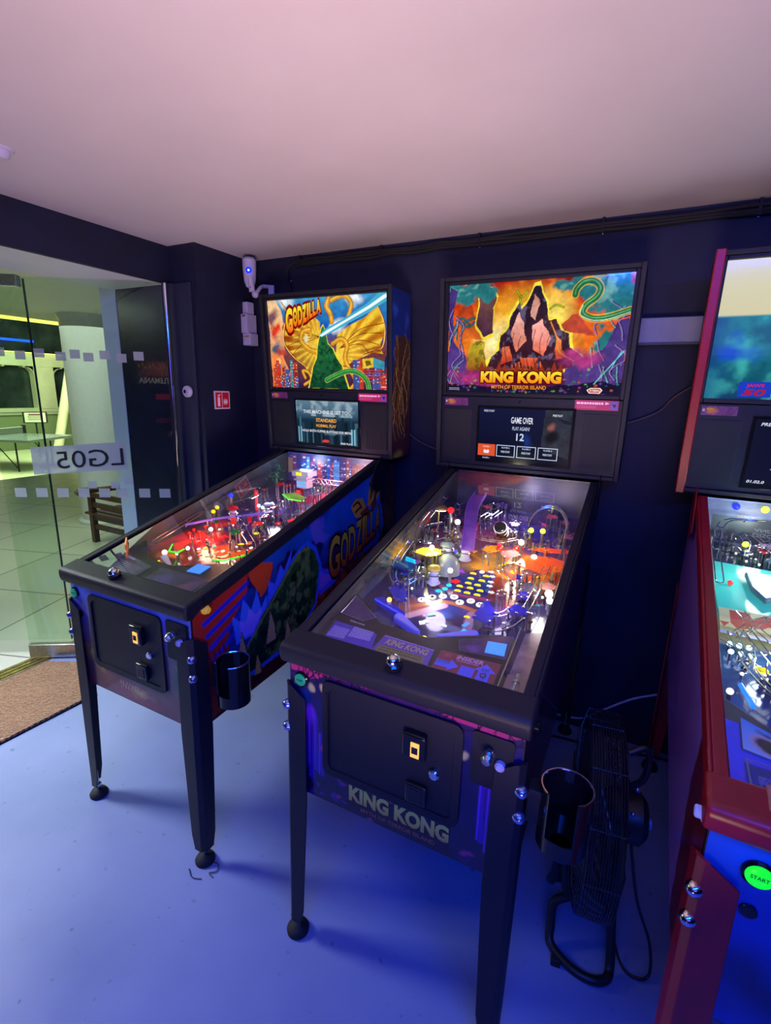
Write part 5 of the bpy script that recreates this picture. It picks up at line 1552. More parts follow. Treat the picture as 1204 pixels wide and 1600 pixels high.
    # ---- playfield
    mb = MB().hexa([(-0.257, 0.10, PF(0, 0.10)[2] - 0.014), (0.257, 0.10, PF(0, 0.10)[2] - 0.014), (0.257, 1.13, PF(0, 1.13)[2] - 0.014), (-0.257, 1.13, PF(0, 1.13)[2] - 0.014),
                    (-0.257, 0.10, PF(0, 0.10)[2] - 0.001), (0.257, 0.10, PF(0, 0.10)[2] - 0.001), (0.257, 1.13, PF(0, 1.13)[2] - 0.001), (-0.257, 1.13, PF(0, 1.13)[2] - 0.001)])
    pf = part('playfield', mb, BLACK_WOOD, root)
    S['pf_art'].build('playfield_artwork', lambda s, t, l: PF(-0.257 + 0.514 * s, 1.13 - 0.96 * t, l), ART_PF, pf)
    # back panel of the playfield
    if S.get('back_art'):
        S['back_art'].build('back_panel', lambda s, t, l: (-0.257 + 0.514 * s, 1.118 - l, 1.155 - 0.145 * t), S.get('back_m', ART_PF), root)
        part('back_board', MB().box(-0.258, 0.258, 1.1185, 1.130, 1.0, 1.158), BLACK_WOOD, root)
    # apron
    ap = MB().prism([(-0.257, 0.056), (0.197, 0.056), (0.197, 0.155), (0.196, 0.262), (0.16, 0.262), (0.0, 0.188), (-0.13, 0.195), (-0.250, 0.285), (-0.257, 0.285)], lambda a, b: AP(a, b, -0.006), lambda a, b: AP(a, b, 0.0))
    apo = part('apron', ap, S.get('apron_m', BLACK), root, 0.0015)
    part('lane_divider', MB().tube([AP(0.200, 0.062, 0.002), AP(0.200, 0.30, 0.002)], 0.0018, 6), STEEL, apo)
    # shooter lane
    part('lane_cover', MB().prism([(0.208, 0.060), (0.256, 0.060), (0.256, 0.155), (0.208, 0.150)], lambda a, b: AP(a, b, -0.012), lambda a, b: AP(a, b, -0.008)), mat('bronze_cover', (0.28, 0.2, 0.2), 0.35, 0.6), apo, 0.001)
    part('shooter_rod', MB().tube([AP(0.230, 0.085, -0.010), AP(0.230, 0.16, -0.012)], 0.005, 10).ring(AP(0.230, 0.13, -0.008), 0.007, 0.002, (0, 1, 0.2), 14, 6), CHROME, apo)
    part('shooter_lane', MB().prism([(0.206, 0.15), (0.252, 0.15), (0.246, 0.36), (0.206, 0.34)], lambda a, b: PF(a, b, 0.0006), lambda a, b: PF(a, b, 0.0016)), mat('worn_lane', (0.35, 0.24, 0.24), 0.25, noise=0.4, nscale=30), pf)
    return root, pf, apo, Play(pf)


art_pink = art_material('pink_card', 0.25, 0.4, 1.0)


def side_panel(art, sx, root):
    """sheet of artwork cut to the outline of the cabinet side"""
    nx, ny = art.nx, art.ny
    Y = 0.016 + 1.243 * np.linspace(0, 1, nx)
    ZT = np.where(Y < 1.09, 0.8808 + 0.2605 * Y - 0.022, 1.146 - (Y - 1.09) * 0.1)
    ZB = 0.474 + (Y - 0.012) * 0.046
    verts = []; cols = []
    C = np.clip(art.C, 0, 1)
    A0_, A1_ = 1.15, 0.68
    V = np.linspace(0, 1, ny)
    for j in range(ny):
        for i in range(nx):
            z = ZB[i] + (ZT[i] - ZB[i]) * (1 - V[j])
            verts.append((sx * 0.2812, float(Y[i]), float(z)))
            t = min(1, max(0, (A0_ - z) / A1_)); s = i / (nx - 1)
            jj = t * (ny - 1); j0 = int(jj); j1 = min(ny - 1, j0 + 1); k = jj - j0
            cols.append(tuple(C[j0, i] * (1 - k) + C[j1, i] * k))
    faces = []
    for j in range(ny - 1):
        for i in range(nx - 1):
            q = (j * nx + i, (j + 1) * nx + i, (j + 1) * nx + i + 1, j * nx + i + 1)
            faces.append(q if sx > 0 else q[::-1])
    n = len(verts)
    for k, (pv, pf_, pc) in enumerate(art.over):
        for (s, t), c in zip(pv, pc):
            y_ = 0.02 + 1.25 * s
            verts.append((sx * (0.2815 + 0.0002 * k), y_, A0_ - A1_ * t)); cols.append(c)
        faces += [tuple(a + n for a in f) for f in pf_]
        n = len(verts)
    me = bpy.data.meshes.new('side_artwork')
    me.from_pydata(verts, [], faces)
    ca = me.color_attributes.new('Col', 'FLOAT_COLOR', 'POINT')
    arr = np.ones((n, 4), np.float32); arr[:, :3] = np.array(cols, np.float32)
    ca.data.foreach_set('color', arr.ravel())
    me.materials.append(ART_PRINT); me.update()
    o = bpy.data.objects.new('side_artwork', me); COL.objects.link(o); o.parent = root
    return o
# ================================================================ the three machines
def mlight(root, loc, power, color, size=0.03, kind='POINT', aim=None):
    d = bpy.data.lights.new('lamp_glow', kind)
    d.energy = power; d.color = color
    d.shadow_soft_size = size
    o = bpy.data.objects.new('lamp_glow', d); COL.objects.link(o)
    o.parent = root; o.location = loc
    return o


START_G = mat('start_green', lin((20, 130, 100)), 0.4, emit=lin((20, 150, 110)), es=0.35)
YEL_BTN = mat('yellow_button', (0.7, 0.45, 0.05), 0.3, emit=(0.7, 0.4, 0.02), es=0.25)
BLADE = mat('side_blade', (0.05, 0.05, 0.055), 0.3, 0.2, noise=0.3, nscale=14)
GRP = 'pinball machines along the dark wall'

# ---------------------------------------------------------------- left machine
left, pf1, ap1, P1 = machine(
    'pinball_machine', 'pinball machine nearest the glass door, its golden lit panel and blue flank reading GODZILLA', -1.331, 0.853, 0.12, GRP,
    dict(body=BLACK_WOOD, rail=BLACK_TEX, side_r=sky_side(), side_l=None, front=sky_front(), leg=BLACK_TEX, blade=BLADE, start_m=START_G, flip_btn=YEL_BTN,
         backglass=city_backglass(), display=display_city(), box_side=lightning_side(), pf_art=pf_city(), btn_x=-0.050, start=(-0.255, 0.798),
         back_art=None, bg_label='lit panel of golden fans, a white beam and a green peak above a city', fb_at=(0.062, 0.845)))
# apron cards
def apron_card(apo, pts, col, name='instruction_card', lab=None, art=None):
    o = part(name, MB().prism(pts, lambda a, b: AP(a, b, 0.0004), lambda a, b: AP(a, b, 0.0014)), col, apo)
    if lab: o['label'] = lab
    return o


def quad_art(apo, art, q, name, material=None):
    """q: four apron points, rear left, rear right, front right, front left"""
    a, b, c, d = [Vector(AP(x, y, 0.0018)) for x, y in q]

    def fn(s, t, l):
        p = a * (1 - s) * (1 - t) + b * s * (1 - t) + c * s * t + d * (1 - s) * t
        return (p.x, p.y, p.z + l)
    return art.build(name, fn, material or ART_PRINT, apo, 0.0003)


LCD_BLUE = mat('blue_lcd', lin((60, 130, 230)), 0.2, emit=lin((70, 150, 240)), es=0.9)
part('small_display', MB().prism([(0.080, 0.176), (0.134, 0.180), (0.134, 0.226), (0.080, 0.222)], lambda a, b: AP(a, b, 0.001), lambda a, b: AP(a, b, 0.004)), LCD_BLUE, ap1, 0, 'small glowing blue display on the apron')
cc = Art(0.3, 0.12, 60, 26, (60, 50, 84)); cc.mottle(6, 0.8, 3); cc.blob(0.3, 0.5, 0.2, 0.3, (90, 70, 130), 0.6, 0.1, 4); cc.blob(0.8, 0.6, 0.15, 0.4, (120, 60, 90), 0.6, 0.1, 5)
quad_art(ap1, cc, [(-0.02, 0.165), (0.19, 0.165), (0.19, 0.07), (-0.02, 0.07)], 'apron_artwork')
cc = Art(0.2, 0.12, 40, 26, (70, 66, 90)); cc.lines(0.1, 0.9, 0.3, 0.9, 6, (150, 145, 170)); cc.orect(0.1, 0.5, 0.1, 0.2, (150, 150, 200))
quad_art(ap1, cc, [(-0.24, 0.19), (-0.06, 0.155), (-0.06, 0.075), (-0.24, 0.085)], 'instruction_card')
part('picture_card', MB().hexa([AP(-0.25, 0.20, 0.0), AP(-0.20, 0.16, 0.0), AP(-0.198, 0.165, 0.0), AP(-0.248, 0.205, 0.0), AP(-0.25, 0.20, 0.05), AP(-0.20, 0.16, 0.05), AP(-0.198, 0.165, 0.05), AP(-0.248, 0.205, 0.05)]), clr('orange', (240, 140, 60), 0.9, 0.2), ap1)
# lit fittings
P1.insert('circle', 0.04, 0.546, 0.010, YEL()); P1.insert('circle', 0.122, 0.542, 0.013, ORA()); P1.insert('dome', 0.053, 0.45, 0.011, YEL(), 0.4)
P1.insert('tri', 0.06, 0.655, 0.014, REDL()); P1.insert('arrow', 0.091, 0.70, 0.016, REDL(), -0.5); P1.insert('tri', -0.02, 0.626, 0.014, REDL(), 0.4); P1.insert('tri', -0.059, 0.476, 0.017, REDL(), 0.6)
P1.insert('circle', 0.074, 0.467, 0.012, ORA()); P1.insert('dome', 0.131, 0.62, 0.012, YEL(), -0.6); P1.insert('dome', 0.15, 0.66, 0.011, YEL(), -0.6); P1.insert('dome', 0.17, 0.50, 0.011, YEL(), 0.6)
for i in range(7): P1.insert('circle', -0.02 + 0.035 * math.cos(i * 0.9), 0.36 + 0.035 * math.sin(i * 0.9), 0.008, [ORA(), REDL(), GRN(), YEL()][i % 4])
for x, y in ((-0.10, 0.40), (-0.07, 0.36), (-0.04, 0.42), (0.0, 0.45), (0.03, 0.38), (0.09, 0.40), (0.11, 0.44), (-0.13, 0.52), (-0.02, 0.53), (0.0, 0.72), (0.13, 0.76), (0.17, 0.84), (0.06, 0.9), (0.2, 0.95), (-0.05, 0.9)):
    P1.insert('circle', x, y, 0.007, [REDL(), ORA(), WHITE_L(), YEL()][int(abs(x) * 1000 + y * 1000) % 4])
P1.flipper(-0.10, 0.235, -0.03, 0.200, WHITE_PL, mat('red_rubber', (0.5, 0.02, 0.02), 0.6))
P1.flipper(0.11, 0.255, 0.045, 0.205, WHITE_PL, bpy.data.materials['red_rubber'])
NEON = lamp_mat('neon_green', (60, 255, 40), 1.4)
P1.plastic([(-0.135, 0.30), (-0.10, 0.37), (-0.062, 0.262)], 0.034, clr('redlit', (240, 60, 40), 0.7, 0.5), 'slingshot_plastic')
part('lit_edge', MB().tube([PF(-0.135, 0.30, 0.034), PF(-0.10, 0.255, 0.034), PF(-0.06, 0.262, 0.034), PF(-0.062, 0.29, 0.034)], 0.003, 6), NEON, pf1, 0, 'green glowing plastic edge')
P1.plastic([(0.10, 0.275), (0.13, 0.34), (0.18, 0.38), (0.175, 0.32)], 0.034, clr('orange2', (250, 110, 30), 0.7, 0.4), 'slingshot_plastic')
part('lit_edge', MB().tube([PF(0.095, 0.27, 0.034), PF(0.14, 0.275, 0.034), PF(0.19, 0.35, 0.034)], 0.003, 6), NEON, pf1, 0, 'green glowing plastic edge')
P1.insert('arrow', -0.12, 0.225, 0.020, YEL(), math.pi + 0.5)
P1.bulb(-0.115, 0.25, 0.03, 0.010, WHITE_L()); P1.bulb(-0.08, 0.32, 0.02, 0.007, HOT()); P1.bulb(-0.082, 0.275, 0.02, 0.006, HOT()); P1.bulb(-0.10, 0.45, 0.035, 0.008, HOT()); P1.bulb(0.13, 0.30, 0.02, 0.006, HOT())
for x, y in ((-0.17, 0.43), (-0.16, 0.40), (-0.13, 0.42), (-0.15, 0.47), (-0.12, 0.50)): P1.bulb(x, y, 0.03, 0.006, REDL())
for x, y in ((-0.22, 0.60), (-0.20, 0.56)): P1.bulb(x, y, 0.05, 0.009, YEL())
P1.bulb(-0.23, 0.69, 0.07, 0.011, BLU())
for x, y in ((-0.08, 0.74), (-0.06, 0.76), (-0.10, 0.72), (-0.07, 0.71)): P1.bulb(x, y, 0.03, 0.007, lamp_mat('ice', (170, 220, 255), 7.0))
P1.wires([(-0.20, 0.42, 0.05), (-0.12, 0.50, 0.055), (-0.02, 0.56, 0.06), (0.06, 0.62, 0.065)], 0.010, 0.0016, lamp_mat('violet_wire', (150, 120, 255), 0.5))
P1.wires([(-0.04, 0.54, 0.07), (0.06, 0.46, 0.05), (0.15, 0.40, 0.04), (0.20, 0.33, 0.035)], 0.013, 0.0017)
P1.wires([(-0.22, 0.70, 0.08), (-0.16, 0.78, 0.08), (-0.12, 0.72, 0.07), (-0.17, 0.62, 0.06)], 0.011, 0.0017)
P1.wires([(0.20, 0.36, 0.03), (0.215, 0.55, 0.05), (0.21, 0.8, 0.08), (0.18, 1.0, 0.10), (0.05, 1.05, 0.10)], 0.013, 0.0017)
P1.wires([(-0.23, 0.3, 0.03), (-0.235, 0.5, 0.05), (-0.235, 0.75, 0.08), (-0.20, 0.95, 0.09)], 0.012, 0.0016)
P1.bumper(-0.15, 0.62, 0.022, clr('cap_red', (200, 40, 50), 0.8, 0.1), WHITE_PL); P1.bumper(-0.03, 0.70, 0.022, clr('cap_steel', (140, 140, 170), 0.8), WHITE_PL)
for x, y in ((-0.15, 0.76), (-0.13, 0.74)):
    part('red_column', MB().lathe([(0.006, 0), (0.006, 0.07), (0.010, 0.075), (0.0, 0.08)], PF(x, y), (0, 0, 1), 12), clr('redtube', (255, 60, 70), 0.7, 0.5), pf1)
# model tower, bush, green lit platform and bridge at the rear
tw = part('model_tower', MB().box(-0.045, 0.045, 0.99, 1.06, 1.075, 1.100).box(-0.028, 0.028, 1.0, 1.05, 1.02, 1.075).box(-0.038, 0.038, 0.995, 1.055, 1.055, 1.062), mat('model_grey', (0.42, 0.42, 0.48), 0.4), pf1, 0.001)
tw.location = (-0.04, -0.06, 0.0)
wn = MB()
for i in range(4):
    for k in range(2): wn.box(-0.024 + 0.013 * i, -0.015 + 0.013 * i, 0.9985, 1.0, 1.026 + 0.016 * k, 1.036 + 0.016 * k)
part('model_windows', wn, lamp_mat('window_blue', (90, 170, 255), 1.4), tw)
part('model_sign', MB().box(-0.02, 0.01, 0.9875, 0.990, 1.080, 1.095), YEL(), tw)
bm_ = MB(); rr = random.Random(8)
for i in range(46):
    c = Vector((-0.175 + rr.gauss(0, 0.014), 0.93 + rr.gauss(0, 0.014), 1.07 + rr.gauss(0, 0.026)))
    d = Vector((rr.uniform(-1, 1), rr.uniform(-1, 1), rr.uniform(-0.2, 1))).normalized() * 0.018; e = d.orthogonal().normalized() * 0.006
    bm_.add([c, c + d * 0.5 + e, c + d, c + d * 0.5 - e, c + d * 0.5 + Vector((0, 0, 0.003))], [(0, 1, 4), (1, 2, 4), (2, 3, 4), (3, 0, 4), (3, 2, 1, 0)])
bm_.tube([(-0.175, 0.93, 0.98), (-0.175, 0.93, 1.08)], 0.006, 6)
part('green_bush', bm_, mat('bush_green', (0.03, 0.16, 0.06), 0.5, noise=0.4, nscale=60), pf1, 0, 'green leafy toy bush at the rear')
P1.plastic([(-0.045, 0.815), (0.0, 0.845), (0.09, 0.81), (0.085, 0.775), (0.02, 0.775)], 0.055, clr('greenp', (110, 170, 50), 0.85, 0.25), 'lit_platform')
part('lit_edge', MB().tube([PF(-0.045, 0.812, 0.055), PF(0.02, 0.772, 0.055), PF(0.088, 0.772, 0.055)], 0.002, 6), NEON, pf1, 0, 'green glowing plastic edge')
br_ = MB()
for k in range(12):
    x = -0.05 + k * 0.024
    br_.tube([PF(x, 0.99, 0.055), PF(x + 0.012, 0.99, 0.075), PF(x + 0.024, 0.99, 0.055)], 0.0014, 5)
br_.tube([PF(-0.05, 0.99, 0.055), PF(0.245, 0.99, 0.055)], 0.002, 6).tube([PF(-0.04, 0.99, 0.075), PF(0.245, 0.99, 0.075)], 0.002, 6)
part('model_bridge', br_, mat('bridge_steel', (0.55, 0.4, 0.45), 0.3, 0.6), pf1)
bd = Art(0.514, 0.145, 130, 40, (60, 60, 120)); rr = random.Random(12)
for i in range(60):
    s = rr.random(); w_ = rr.uniform(0.015, 0.05); t = rr.uniform(0.0, 0.5)
    bd.rect(s, s + w_, t, 1, rr.choice([(80, 150, 230), (40, 80, 190), (120, 60, 120), (180, 60, 80), (60, 40, 110)] if s < 0.6 else [(150, 60, 70), (70, 50, 130), (160, 90, 60), (90, 60, 150)]))
    bd.rect(s + w_ * 0.2, s + w_ * 0.8, t + 0.1, t + 0.14, (200, 230, 255)); bd.rect(s + w_ * 0.2, s + w_ * 0.8, t + 0.3, t + 0.34, (200, 230, 255))
bd.blob(0.93, 0.35, 0.035, 0.16, (240, 200, 60), 0.4, 0.1, 3); bd.rect(0.74, 0.86, 0.25, 0.75, (150, 60, 50)); bd.rect(0.0, 0.06, 0.2, 0.7, (150, 120, 100))
bd.build('back_panel', lambda s, t, l: (-0.257 + 0.514 * s, 1.118 - l, 1.155 - 0.145 * t), art_material('back_panel_lit', 0.5, 0.3, 0.6), pf1)
P1.clutter(21, 34, (-0.22, 0.22, 0.58, 1.08), 0.35, [clr('redlit', (240, 60, 40)), clr('pinkc', (230, 80, 120), 0.6, 0.15), clr('smoke', (120, 110, 140), 0.5), clr('cl_red', (220, 30, 50), 0.7, 0.2)])
P1.clutter(22, 16, (-0.20, 0.20, 0.30, 0.58), 0.3, [clr('redlit', (240, 60, 40)), clr('orange2', (250, 110, 30)), clr('smoke', (120, 110, 140), 0.5), clr('cl_green', (40, 160, 70), 0.6, 0.1)])
mlight(left, (-0.12, 0.42, 1.0 - 0.04), 1.00, (1, 0.25, 0.18)); mlight(left, (0.05, 0.35, 0.93), 0.80, (1, 0.55, 0.3)); mlight(left, (-0.05, 0.72, 1.03), 1.60, (0.9, 0.85, 1.0)); mlight(left, (0.10, 0.95, 1.08), 1.80, (1, 0.5, 0.6)); mlight(left, (-0.1, 1.06, 1.12), 1.00, (0.6, 0.75, 1.0))

# ---------------------------------------------------------------- middle machine
front2 = jungle_front()
mid, pf2, ap2, P2 = machine(
    'pinball_machine', 'middle pinball machine with the orange volcano panel reading KING KONG', -0.406, 0.833, 0.66, GRP,
    dict(body=BLACK_WOOD, rail=BLACK_TEX, side_r=plain_side((22, 14, 40), (70, 24, 60), 4), side_l=plain_side((24, 14, 50), (60, 24, 80), 5), front=front2, leg=BLACK_TEX, blade=BLADE, start_m=START_G,
         flip_btn=BLACK_GLOSS, backglass=volcano_backglass(), display=display_jungle(), pf_art=pf_jungle(), start=(-0.245, 0.792), hole=False,
         bg_label='lit panel of a dark crag before an orange sky with a green serpent', box_m=BLACK_WOOD))
YELLOWISH = (200, 180, 90)
cc = Art(0.16, 0.07, 70, 30, (86, 50, 180))
cc.lines(0.05, 0.42, 0.25, 0.95, 8, (225, 215, 255)); cc.lines(0.50, 0.95, 0.12, 0.9, 9, (225, 215, 255)); cc.text('KING KONG', (0.38, 0.72, 0.02, 0.10), (230, 220, 240), None, 0.03)
quad_art(ap2, cc, [(-0.245, 0.160), (-0.118, 0.150), (-0.104, 0.094), (-0.236, 0.088)], 'instruction_card')['label'] = 'violet printed instruction card'
cc = Art(0.15, 0.07, 60, 28, (110, 70, 170)); cc.rect(0, 1, 0, 0.04, (190, 160, 200)); cc.orect(0.06, 0.90, 0.52, 0.90, (150, 140, 80))
cc.text('KING KONG', (0.12, 0.92, 0.12, 0.44), (215, 190, 110), None, 0.03, 0.1)
cc.lines(0.10, 0.86, 0.56, 0.86, 2, (100, 96, 40))
quad_art(ap2, cc, [(-0.098, 0.156), (0.035, 0.150), (0.040, 0.091), (-0.106, 0.086)], 'title_card')['label'] = 'violet title card reading KING KONG'
cc = Art(0.14, 0.07, 60, 28, (150, 40, 60)); cc.orect(0, 1, 0, 0.02, (190, 80, 90))
cc.text('INSIDER', (0.30, 0.74, 0.05, 0.24), (235, 180, 210), None, 0.03, 0.1)
cc.text('CONNECTED', (0.32, 0.68, 0.27, 0.33), (235, 180, 210), None, 0.02)
cc.opoly([(0.02, 0.42), (0.24, 0.42), (0.24, 0.32), (0.40, 0.58), (0.24, 0.86), (0.24, 0.74), (0.02, 0.74)], (100, 110, 240))
cc.orect(0.43, 0.66, 0.48, 0.92, (90, 96, 235))
cc.opoly([(0.80, 0.16), (0.98, 0.50), (0.90, 0.50), (0.90, 0.98), (0.71, 0.98), (0.71, 0.50), (0.64, 0.50)], (100, 110, 240))
cc.lines(0.75, 0.88, 0.36, 0.56, 3, (40, 30, 90)); cc.lines(0.05, 0.26, 0.48, 0.68, 3, (60, 50, 150))
cc.opoly([(0.76, 0.70), (0.84, 0.62), (0.87, 0.76), (0.83, 0.90), (0.78, 0.84)], (40, 30, 60)); cc.opoly([(0.78, 0.72), (0.83, 0.67), (0.85, 0.76), (0.82, 0.84), (0.79, 0.80)], (130, 80, 170))
cc.blob(0.15, 0.16, 0.07, 0.12, (190, 60, 80), 0.3)
quad_art(ap2, cc, [(0.050, 0.155), (0.190, 0.160), (0.190, 0.090), (0.048, 0.088)], 'code_card')['label'] = 'red card with two blue arrows reading INSIDER'
cc = Art(0.12, 0.07, 50, 30, (70, 40, 90)); cc.mottle(6, 0.9, 3); cc.blob(0.3, 0.7, 0.2, 0.3, (120, 70, 150), 0.7, 0.15, 3); cc.blob(0.7, 0.1, 0.3, 0.2, (140, 50, 80), 0.7, 0.15, 4); cc.oframe(0, 1, 0, 1, (120, 100, 120), 0.02)
quad_art(ap2, cc, [(0.075, 0.205), (0.192, 0.262), (0.194, 0.178), (0.088, 0.170)], 'apron_artwork')
part('small_display', MB().prism([(0.145, 0.183), (0.189, 0.187), (0.185, 0.228), (0.141, 0.222)], lambda a, b: AP(a, b, 0.0028), lambda a, b: AP(a, b, 0.0045)), LCD_BLUE, ap2, 0, 'small glowing blue display on the apron')
cc = Art(0.12, 0.07, 50, 30, (60, 40, 80)); cc.mottle(6, 0.9, 6); cc.blob(0.4, 0.6, 0.4, 0.3, (110, 60, 110), 0.7, 0.15, 3)
o = part('corner_plate', MB().prism([(-0.250, 0.272), (-0.150, 0.205), (-0.175, 0.180), (-0.248, 0.190)], lambda a, b: AP(a, b, 0.001), lambda a, b: AP(a, b, 0.003)), mat('plate_violet', lin((76, 44, 96)), 0.4, noise=0.5, nscale=60), ap2, 0.001)
part('plate_rim', MB().tube([AP(*p, 0.004) for p in ((-0.250, 0.272), (-0.150, 0.205), (-0.175, 0.180), (-0.248, 0.190), (-0.250, 0.272))], 0.0014, 6), STEEL, o)
for (x, y), ch in zip([(-0.097, 0.383), (-0.075, 0.407), (-0.048, 0.422), (-0.017, 0.431), (0.007, 0.411), (0.033, 0.429), (0.063, 0.42)], 'KINGKON'):
    P2.letter_insert(x, y, ch)
for x, y in [(-0.008, 0.579), (0.033, 0.578), (-0.006, 0.548), (0.029, 0.547), (-0.004, 0.519), (0.025, 0.518), (-0.022, 0.493), (0.01, 0.494), (0.041, 0.491), (-0.019, 0.467), (0.01, 0.466), (0.04, 0.466)]:
    P2.insert('dome', x, y, 0.0095, YEL())
for x, y in [(0.040, 0.608), (0.051, 0.582), (0.056, 0.549), (0.059, 0.526), (0.073, 0.494)]: P2.insert('arrow', x, y, 0.0085, lamp_mat('soft_white', (235, 230, 240), 0.8), -math.pi / 2)
P2.insert('circle', 0.014, 0.597, 0.008, WHITE_L()); P2.insert('tri', -0.048, 0.578, 0.013, PUR()); P2.insert('arrow', -0.046, 0.513, 0.015, REDL(), -math.pi / 2 + 0.3)
for x, y in ((-0.071, 0.444), (-0.057, 0.462), (-0.053, 0.485)): P2.insert('circle', x, y, 0.0085, CYA())
P2.insert('circle', -0.1, 0.478, 0.014, YEL()); P2.insert('circle', 0.14, 0.444, 0.012, REDL()); P2.insert('circle', 0.202, 0.498, 0.010, REDL())
for x, y in ((0.067, 0.68), (0.060, 0.665), (0.175, 0.631), (0.167, 0.646), (0.08, 0.69)): P2.insert('dome', x, y, 0.012, YEL(), 0.5)
P2.insert('bar', -0.044, 0.326, 0.011, GRN(), 0.6); P2.insert('bar', 0.059, 0.285, 0.012, CYA(), 1.2); P2.insert('bar', 0.056, 0.318, 0.011, lamp_mat('sky', (90, 170, 240), 0.7), 1.2)
P2.insert('square', -0.053, 0.282, 0.010, WHITE_L(), 0.6); P2.insert('square', -0.045, 0.292, 0.008, WHITE_L(), 0.6); P2.insert('dome', 0.005, 0.292, 0.008, WHITE_L()); P2.insert('dome', 0.048, 0.352, 0.008, YEL())
P2.insert('bar', -0.02, 0.222, 0.010, YEL(), 0.2); P2.bulb(-0.017, 0.212, 0.008, 0.008, YEL())
for i, (x, y) in enumerate(((-0.12, 0.60), (-0.10, 0.64), (-0.085, 0.68), (-0.07, 0.70), (-0.05, 0.72), (-0.11, 0.70), (-0.13, 0.66), (0.10, 0.63), (0.12, 0.70), (0.0, 0.70), (0.03, 0.74), (-0.02, 0.77), (0.09, 0.80), (-0.09, 0.82))):
    P2.insert('dome' if i % 2 else 'tri', x, y, 0.010, [REDL(), YEL(), GRN(), WHITE_L(), ORA(), BLU()][i % 6], 0.3 * i)
BLUE_RUB = mat('blue_rubber', (0.08, 0.10, 0.8), 0.5, emit=(0.05, 0.08, 0.9), es=0.12)
P2.flipper(-0.107, 0.253, -0.038, 0.214, mat('violet_flipper', (0.35, 0.33, 0.9), 0.3), BLUE_RUB)
P2.flipper(0.095, 0.258, 0.020, 0.216, bpy.data.materials['violet_flipper'], BLUE_RUB)
part('lane_guide', MB().prism([(-0.21, 0.312), (-0.19, 0.325), (-0.10, 0.275), (-0.11, 0.262)], lambda a, b: PF(a, b, 0.004), lambda a, b: PF(a, b, 0.022)), clr('deepblue', (40, 40, 220), 0.6, 0.10), pf2)
part('lit_edge', MB().tube([PF(-0.205, 0.30, 0.024), PF(-0.105, 0.262, 0.024)], 0.0022, 6), BLU(), pf2, 0, 'blue glowing guide edge')
P2.bulb(-0.165, 0.31, 0.026, 0.007, lamp_mat('amber_hot', (255, 190, 60), 5.0))
P2.plastic([(-0.19, 0.345), (-0.16, 0.40), (-0.135, 0.36), (-0.11, 0.305), (-0.13, 0.292)], 0.036, clr('bluesl', (50, 50, 200), 0.6, 0.1), 'slingshot_plastic')
P2.plastic([(0.075, 0.30), (0.085, 0.40), (0.13, 0.34), (0.125, 0.29)], 0.036, clr('bluesl', (50, 50, 200), 0.6, 0.1), 'slingshot_plastic')
P2.plastic([(0.15, 0.30), (0.16, 0.42), (0.18, 0.46), (0.20, 0.35), (0.17, 0.28)], 0.030, clr('darkpl', (50, 36, 90), 0.7), 'outlane_plastic')
# yellow lit corner, lamps and towers
P2.plastic([(-0.19, 0.515), (-0.165, 0.555), (-0.11, 0.56), (-0.10, 0.525), (-0.13, 0.50)], 0.07, clr('yellowp', (230, 210, 60), 0.5, 0.3))
P2.plastic([(-0.22, 0.42), (-0.20, 0.47), (-0.15, 0.46), (-0.15, 0.41)], 0.06, clr('blupl', (40, 60, 140), 0.6, 0.05))
P2.bulb(-0.133, 0.534, 0.085, 0.008, HOT()); P2.bulb(-0.057, 0.50, 0.04, 0.008, HOT()); P2.bulb(-0.142, 0.80, 0.06, 0.010, HOT()); P2.bulb(0.098, 0.74, 0.05, 0.010, HOT()); P2.bulb(0.156, 0.66, 0.045, 0.010, HOT())
P2.bulb(0.235, 0.47, 0.045, 0.011, HOT()); P2.bulb(0.242, 0.445, 0.04, 0.009, HOT()); P2.bulb(-0.17, 0.80, 0.10, 0.012, REDL()); P2.bulb(0.042, 0.68, 0.045, 0.010, REDL()); P2.bulb(0.093, 0.70, 0.045, 0.010, REDL())
P2.bulb(0.112, 0.82, 0.06, 0.009, lamp_mat('lime', (230, 255, 60), 3.5)); P2.bulb(0.149, 0.826, 0.06, 0.009, lamp_mat('lime', (230, 255, 60), 3.5))
part('cyan_target', MB().hexa([PF(-0.20, 0.485, 0.03), PF(-0.165, 0.475, 0.03), PF(-0.163, 0.48, 0.03), PF(-0.198, 0.49, 0.03), PF(-0.20, 0.485, 0.065), PF(-0.165, 0.475, 0.065), PF(-0.163, 0.48, 0.065), PF(-0.198, 0.49, 0.065)]), CYA(), pf2, 0.002)
lp = part('street_lamp_toy', MB().tube([PF(-0.215, 0.80, 0), PF(-0.215, 0.80, 0.10)], 0.003, 8).lathe([(0.026, 0.098), (0.026, 0.104), (0.016, 0.112), (0, 0.114)], PF(-0.208, 0.80), (0, 0, 1), 20), mat('toy_brass', (0.5, 0.35, 0.15), 0.3, 0.8), pf2)
part('lamp_glow_disc', MB().lathe([(0.020, 0.094), (0.018, 0.098), (0, 0.098)], PF(-0.208, 0.80), (0, 0, 1), 16), HOT(), lp)
P2.bumper(-0.10, 0.478, 0.020, clr('goldcap', (220, 190, 80), 0.8, 0.15), WHITE_PL); P2.bumper(-0.12, 0.64, 0.024, clr('clearcap', (190, 200, 190), 0.5), WHITE_PL); P2.bumper(-0.06, 0.65, 0.02, clr('clearcap', (190, 200, 190), 0.5), WHITE_PL)
part('clear_dome', MB().lathe([(0.040, 0.0), (0.038, 0.03), (0.028, 0.05), (0.012, 0.06), (0, 0.062)], PF(-0.085, 0.555), (0, 0, 1), 24), clr('clearcap', (190, 200, 190), 0.25), pf2)
bla = Art(1.08, 0.25, 150, 36, (74, 74, 70)); bla.mottle(5, 0.6, 3)
